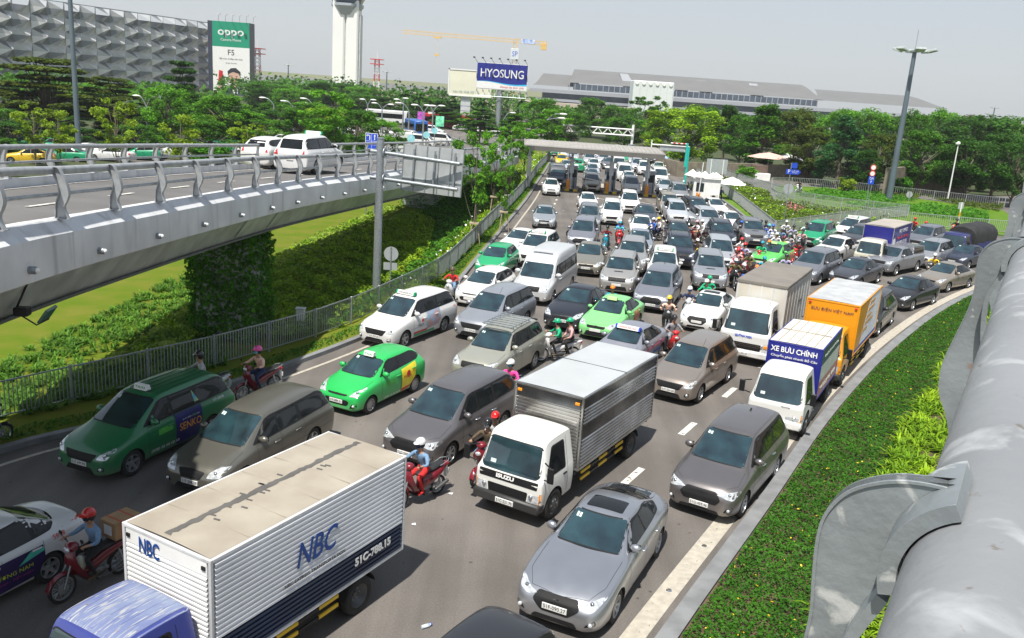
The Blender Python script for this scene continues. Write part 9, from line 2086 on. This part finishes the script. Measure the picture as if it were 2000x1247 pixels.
CL_=[(1438,507,3,'sport','black','olive','black','white','cyan','left of the QUỲNH NGA truck box'),(1454,516,6,'wave','blue','black','black','white','white','just right of the olive rider'),(1494,503,15,'wave','black','teal','navy','teal','cyan','ahead of the lime green taxi'),(1479,520,20,'wave','black','denim','black','orange','cyan','half hidden by the box truck roof'),(1537,498,20,'scooter','white','lav','black','black',None,'right of the lime green taxi'),
 (1450,466,35,'scooter','red','white','black','red',None,'at the upper left of the motorbike crowd'),(1456,476,35,'wave','red','lav','black','red','black','just below the red helmeted rider in white'),(1443,487,40,'scooter','red','rosy','black','red',None,'at the left edge of the crowd'),(1466,492,40,'wave','maroon','olive','brown','grey',None,'left of the lime green taxi bonnet'),
 (1487,431,12,'wave','black','black','black','black',None,'at the fence corner, leftmost of four'),(1497,432,12,'wave','black','navy','black','black',None,'at the fence corner, second from left'),(1503,439,14,'wave','blue','blue','denim','cyan','cyan','at the fence corner in a rain cape'),(1511,440,16,'scooter','white','white','grey','blue',None,'at the fence corner carrying a black backpack'),
 (1537,432,30,'wave','black','white','grey','white',None,'below the bed fence, left one in white'),(1551,441,30,'wave','black','lav','lgrey','black',None,'below the bed fence in lavender'),(1576,436,34,'scooter','silver','white','lgrey','black',None,'below the bed fence, right one in white'),(1569,449,34,'wave','black','rosy','black','black','white','in front of the green taxi wing'),(1544,457,34,'wave','white','lgrey','navy','grey','cyan','in the middle of the crowd'),
 (1518,456,34,'scooter','white','white','black','white',None,'in the centre of the motorbike crowd'),(1532,463,36,'wave','maroon','lime','black','maroon',None,'in a yellow and black jacket'),(1516,469,36,'wave','red','red','brown','grey','teal','behind the lime green taxi roof'),(1503,471,36,'wave','black','olive','brown','orange','cyan','behind the lime green taxi windscreen'),(1490,473,36,'scooter','red','green','black','teal',None,'behind the lime green taxi bonnet'),(1528,446,32,'wave','black','denim','black','grey',None,'in the rear of the motorbike crowd'),
 (1573,491,36,'wave','yellow','yellow','black','black',None,'between the lime taxi and the white pickup'),(1680,425,50,'wave','black','white','black','white',None,'behind the white taxi by the bed fence'),(1788,426,50,'wave','black','red','black','red',None,'behind the blue box truck'),(1809,434,52,'scooter','white','black','black','red',None,'right of the red clad rider'),(1870,428,55,'wave','red','black','black','black',None,'behind the black tarpaulin'),(1827,497,44,'wave','black','yellow','black','white',None,'beside the silver people carrier by the railing'),(1562,352,40,'scooter','white','black','black','black',None,'far off on the side road'),(1560,470,34,'scooter','red','maroon','black','grey',None,'beside the emerald taxi')]
for (u,v,h,k,bc,s,t,hh,m,w_) in CL_: rid(u,v,h,k,bc,s,t,hh,w_,m=m,pose='foot' if (u*7)%3==0 else 'ride',pack='backpack' in w_)
rid(1619,433,38,'scooter','green','green','black','white','behind the emerald taxi',second=('white','black','red'))
# guards beside the cabin
for u,v,h,s,lab in ((1332,386,20,'lime','guard in a yellow vest standing left of the white cabin'),(1340,388,-30,'black','guard in black standing against the white cabin wall'),(1405,398,10,'navy','guard seen beside the large white umbrella')):
    p=G(u,v); person(lab,'stand',Matrix.LocRotScale(p,Matrix.Rotation(-R(h),3,'Z').to_euler(),None),s,'black','white' if u==1332 else None,None,'black',group='guards at the cabin')
# parked motorbike half out of frame at the left kerb, litter
bike(8,868,200,'wave','black','black motorbike at the left edge by the kerb')
p=G(833,1226); t=tag(empty('plastic_bottle',(p.x,p.y,.04),.6),'small crushed plastic bottle lying on the asphalt near the bottom edge','bottle'); mb=MB(); mb.use(mat('bottle_plastic',(.6,.68,.78),.15,0,.1,9)); mb.cyl((-.10,0,0),(.05,0,0),.035,n=10); mb.cyl((.05,0,0),(.09,0,0),.035,.014,10); mb.build('bottle_body',None,t,40); mb=MB(); mb.cyl((.09,0,0),(.115,0,0),.016,n=8); mb.build('cap',M_['blue'],t)
mb=MB(); rn=random.Random(9)
for (u,v) in ((808,1025),(880,965),(1105,405),(1100,412),(1198,408),(1188,406),(1130,452),(915,545),(1545,745),(1120,640),(1280,395)):
    p=G(u,v); a=rn.uniform(0,6); mb=MB(); s_=.06; mb.add([(p.x+math.cos(a+k*1.57)*s_*(1+.4*(k%2)),p.y+math.sin(a+k*1.57)*s_,.006+.014*(k%2)) for k in range(4)],[(0,1,2,3)]); tag(mb.build('litter',mat('paper_scrap',(.7,.7,.68),.8)),'small pale scrap of litter lying on the asphalt','litter','scraps of litter on the road')
# ---- tropical haze over the whole place
mb=MB(); mb.box((-420,-40,-1.1),(760,640,92)); hzo=mb.build('haze'); m=bpy.data.materials.new('haze_air'); m.use_nodes=True; n=m.node_tree; n.nodes.remove(n.nodes['Principled BSDF']); pv=n.nodes.new('ShaderNodeVolumePrincipled'); pv.inputs['Color'].default_value=(.86,.90,.95,1); pv.inputs['Density'].default_value=.00022; pv.inputs['Anisotropy'].default_value=.2; n.links.new(pv.outputs[0],n.nodes['Material Output'].inputs['Volume']); hzo.data.materials.clear(); hzo.data.materials.append(m); tag(hzo,kind='stuff')
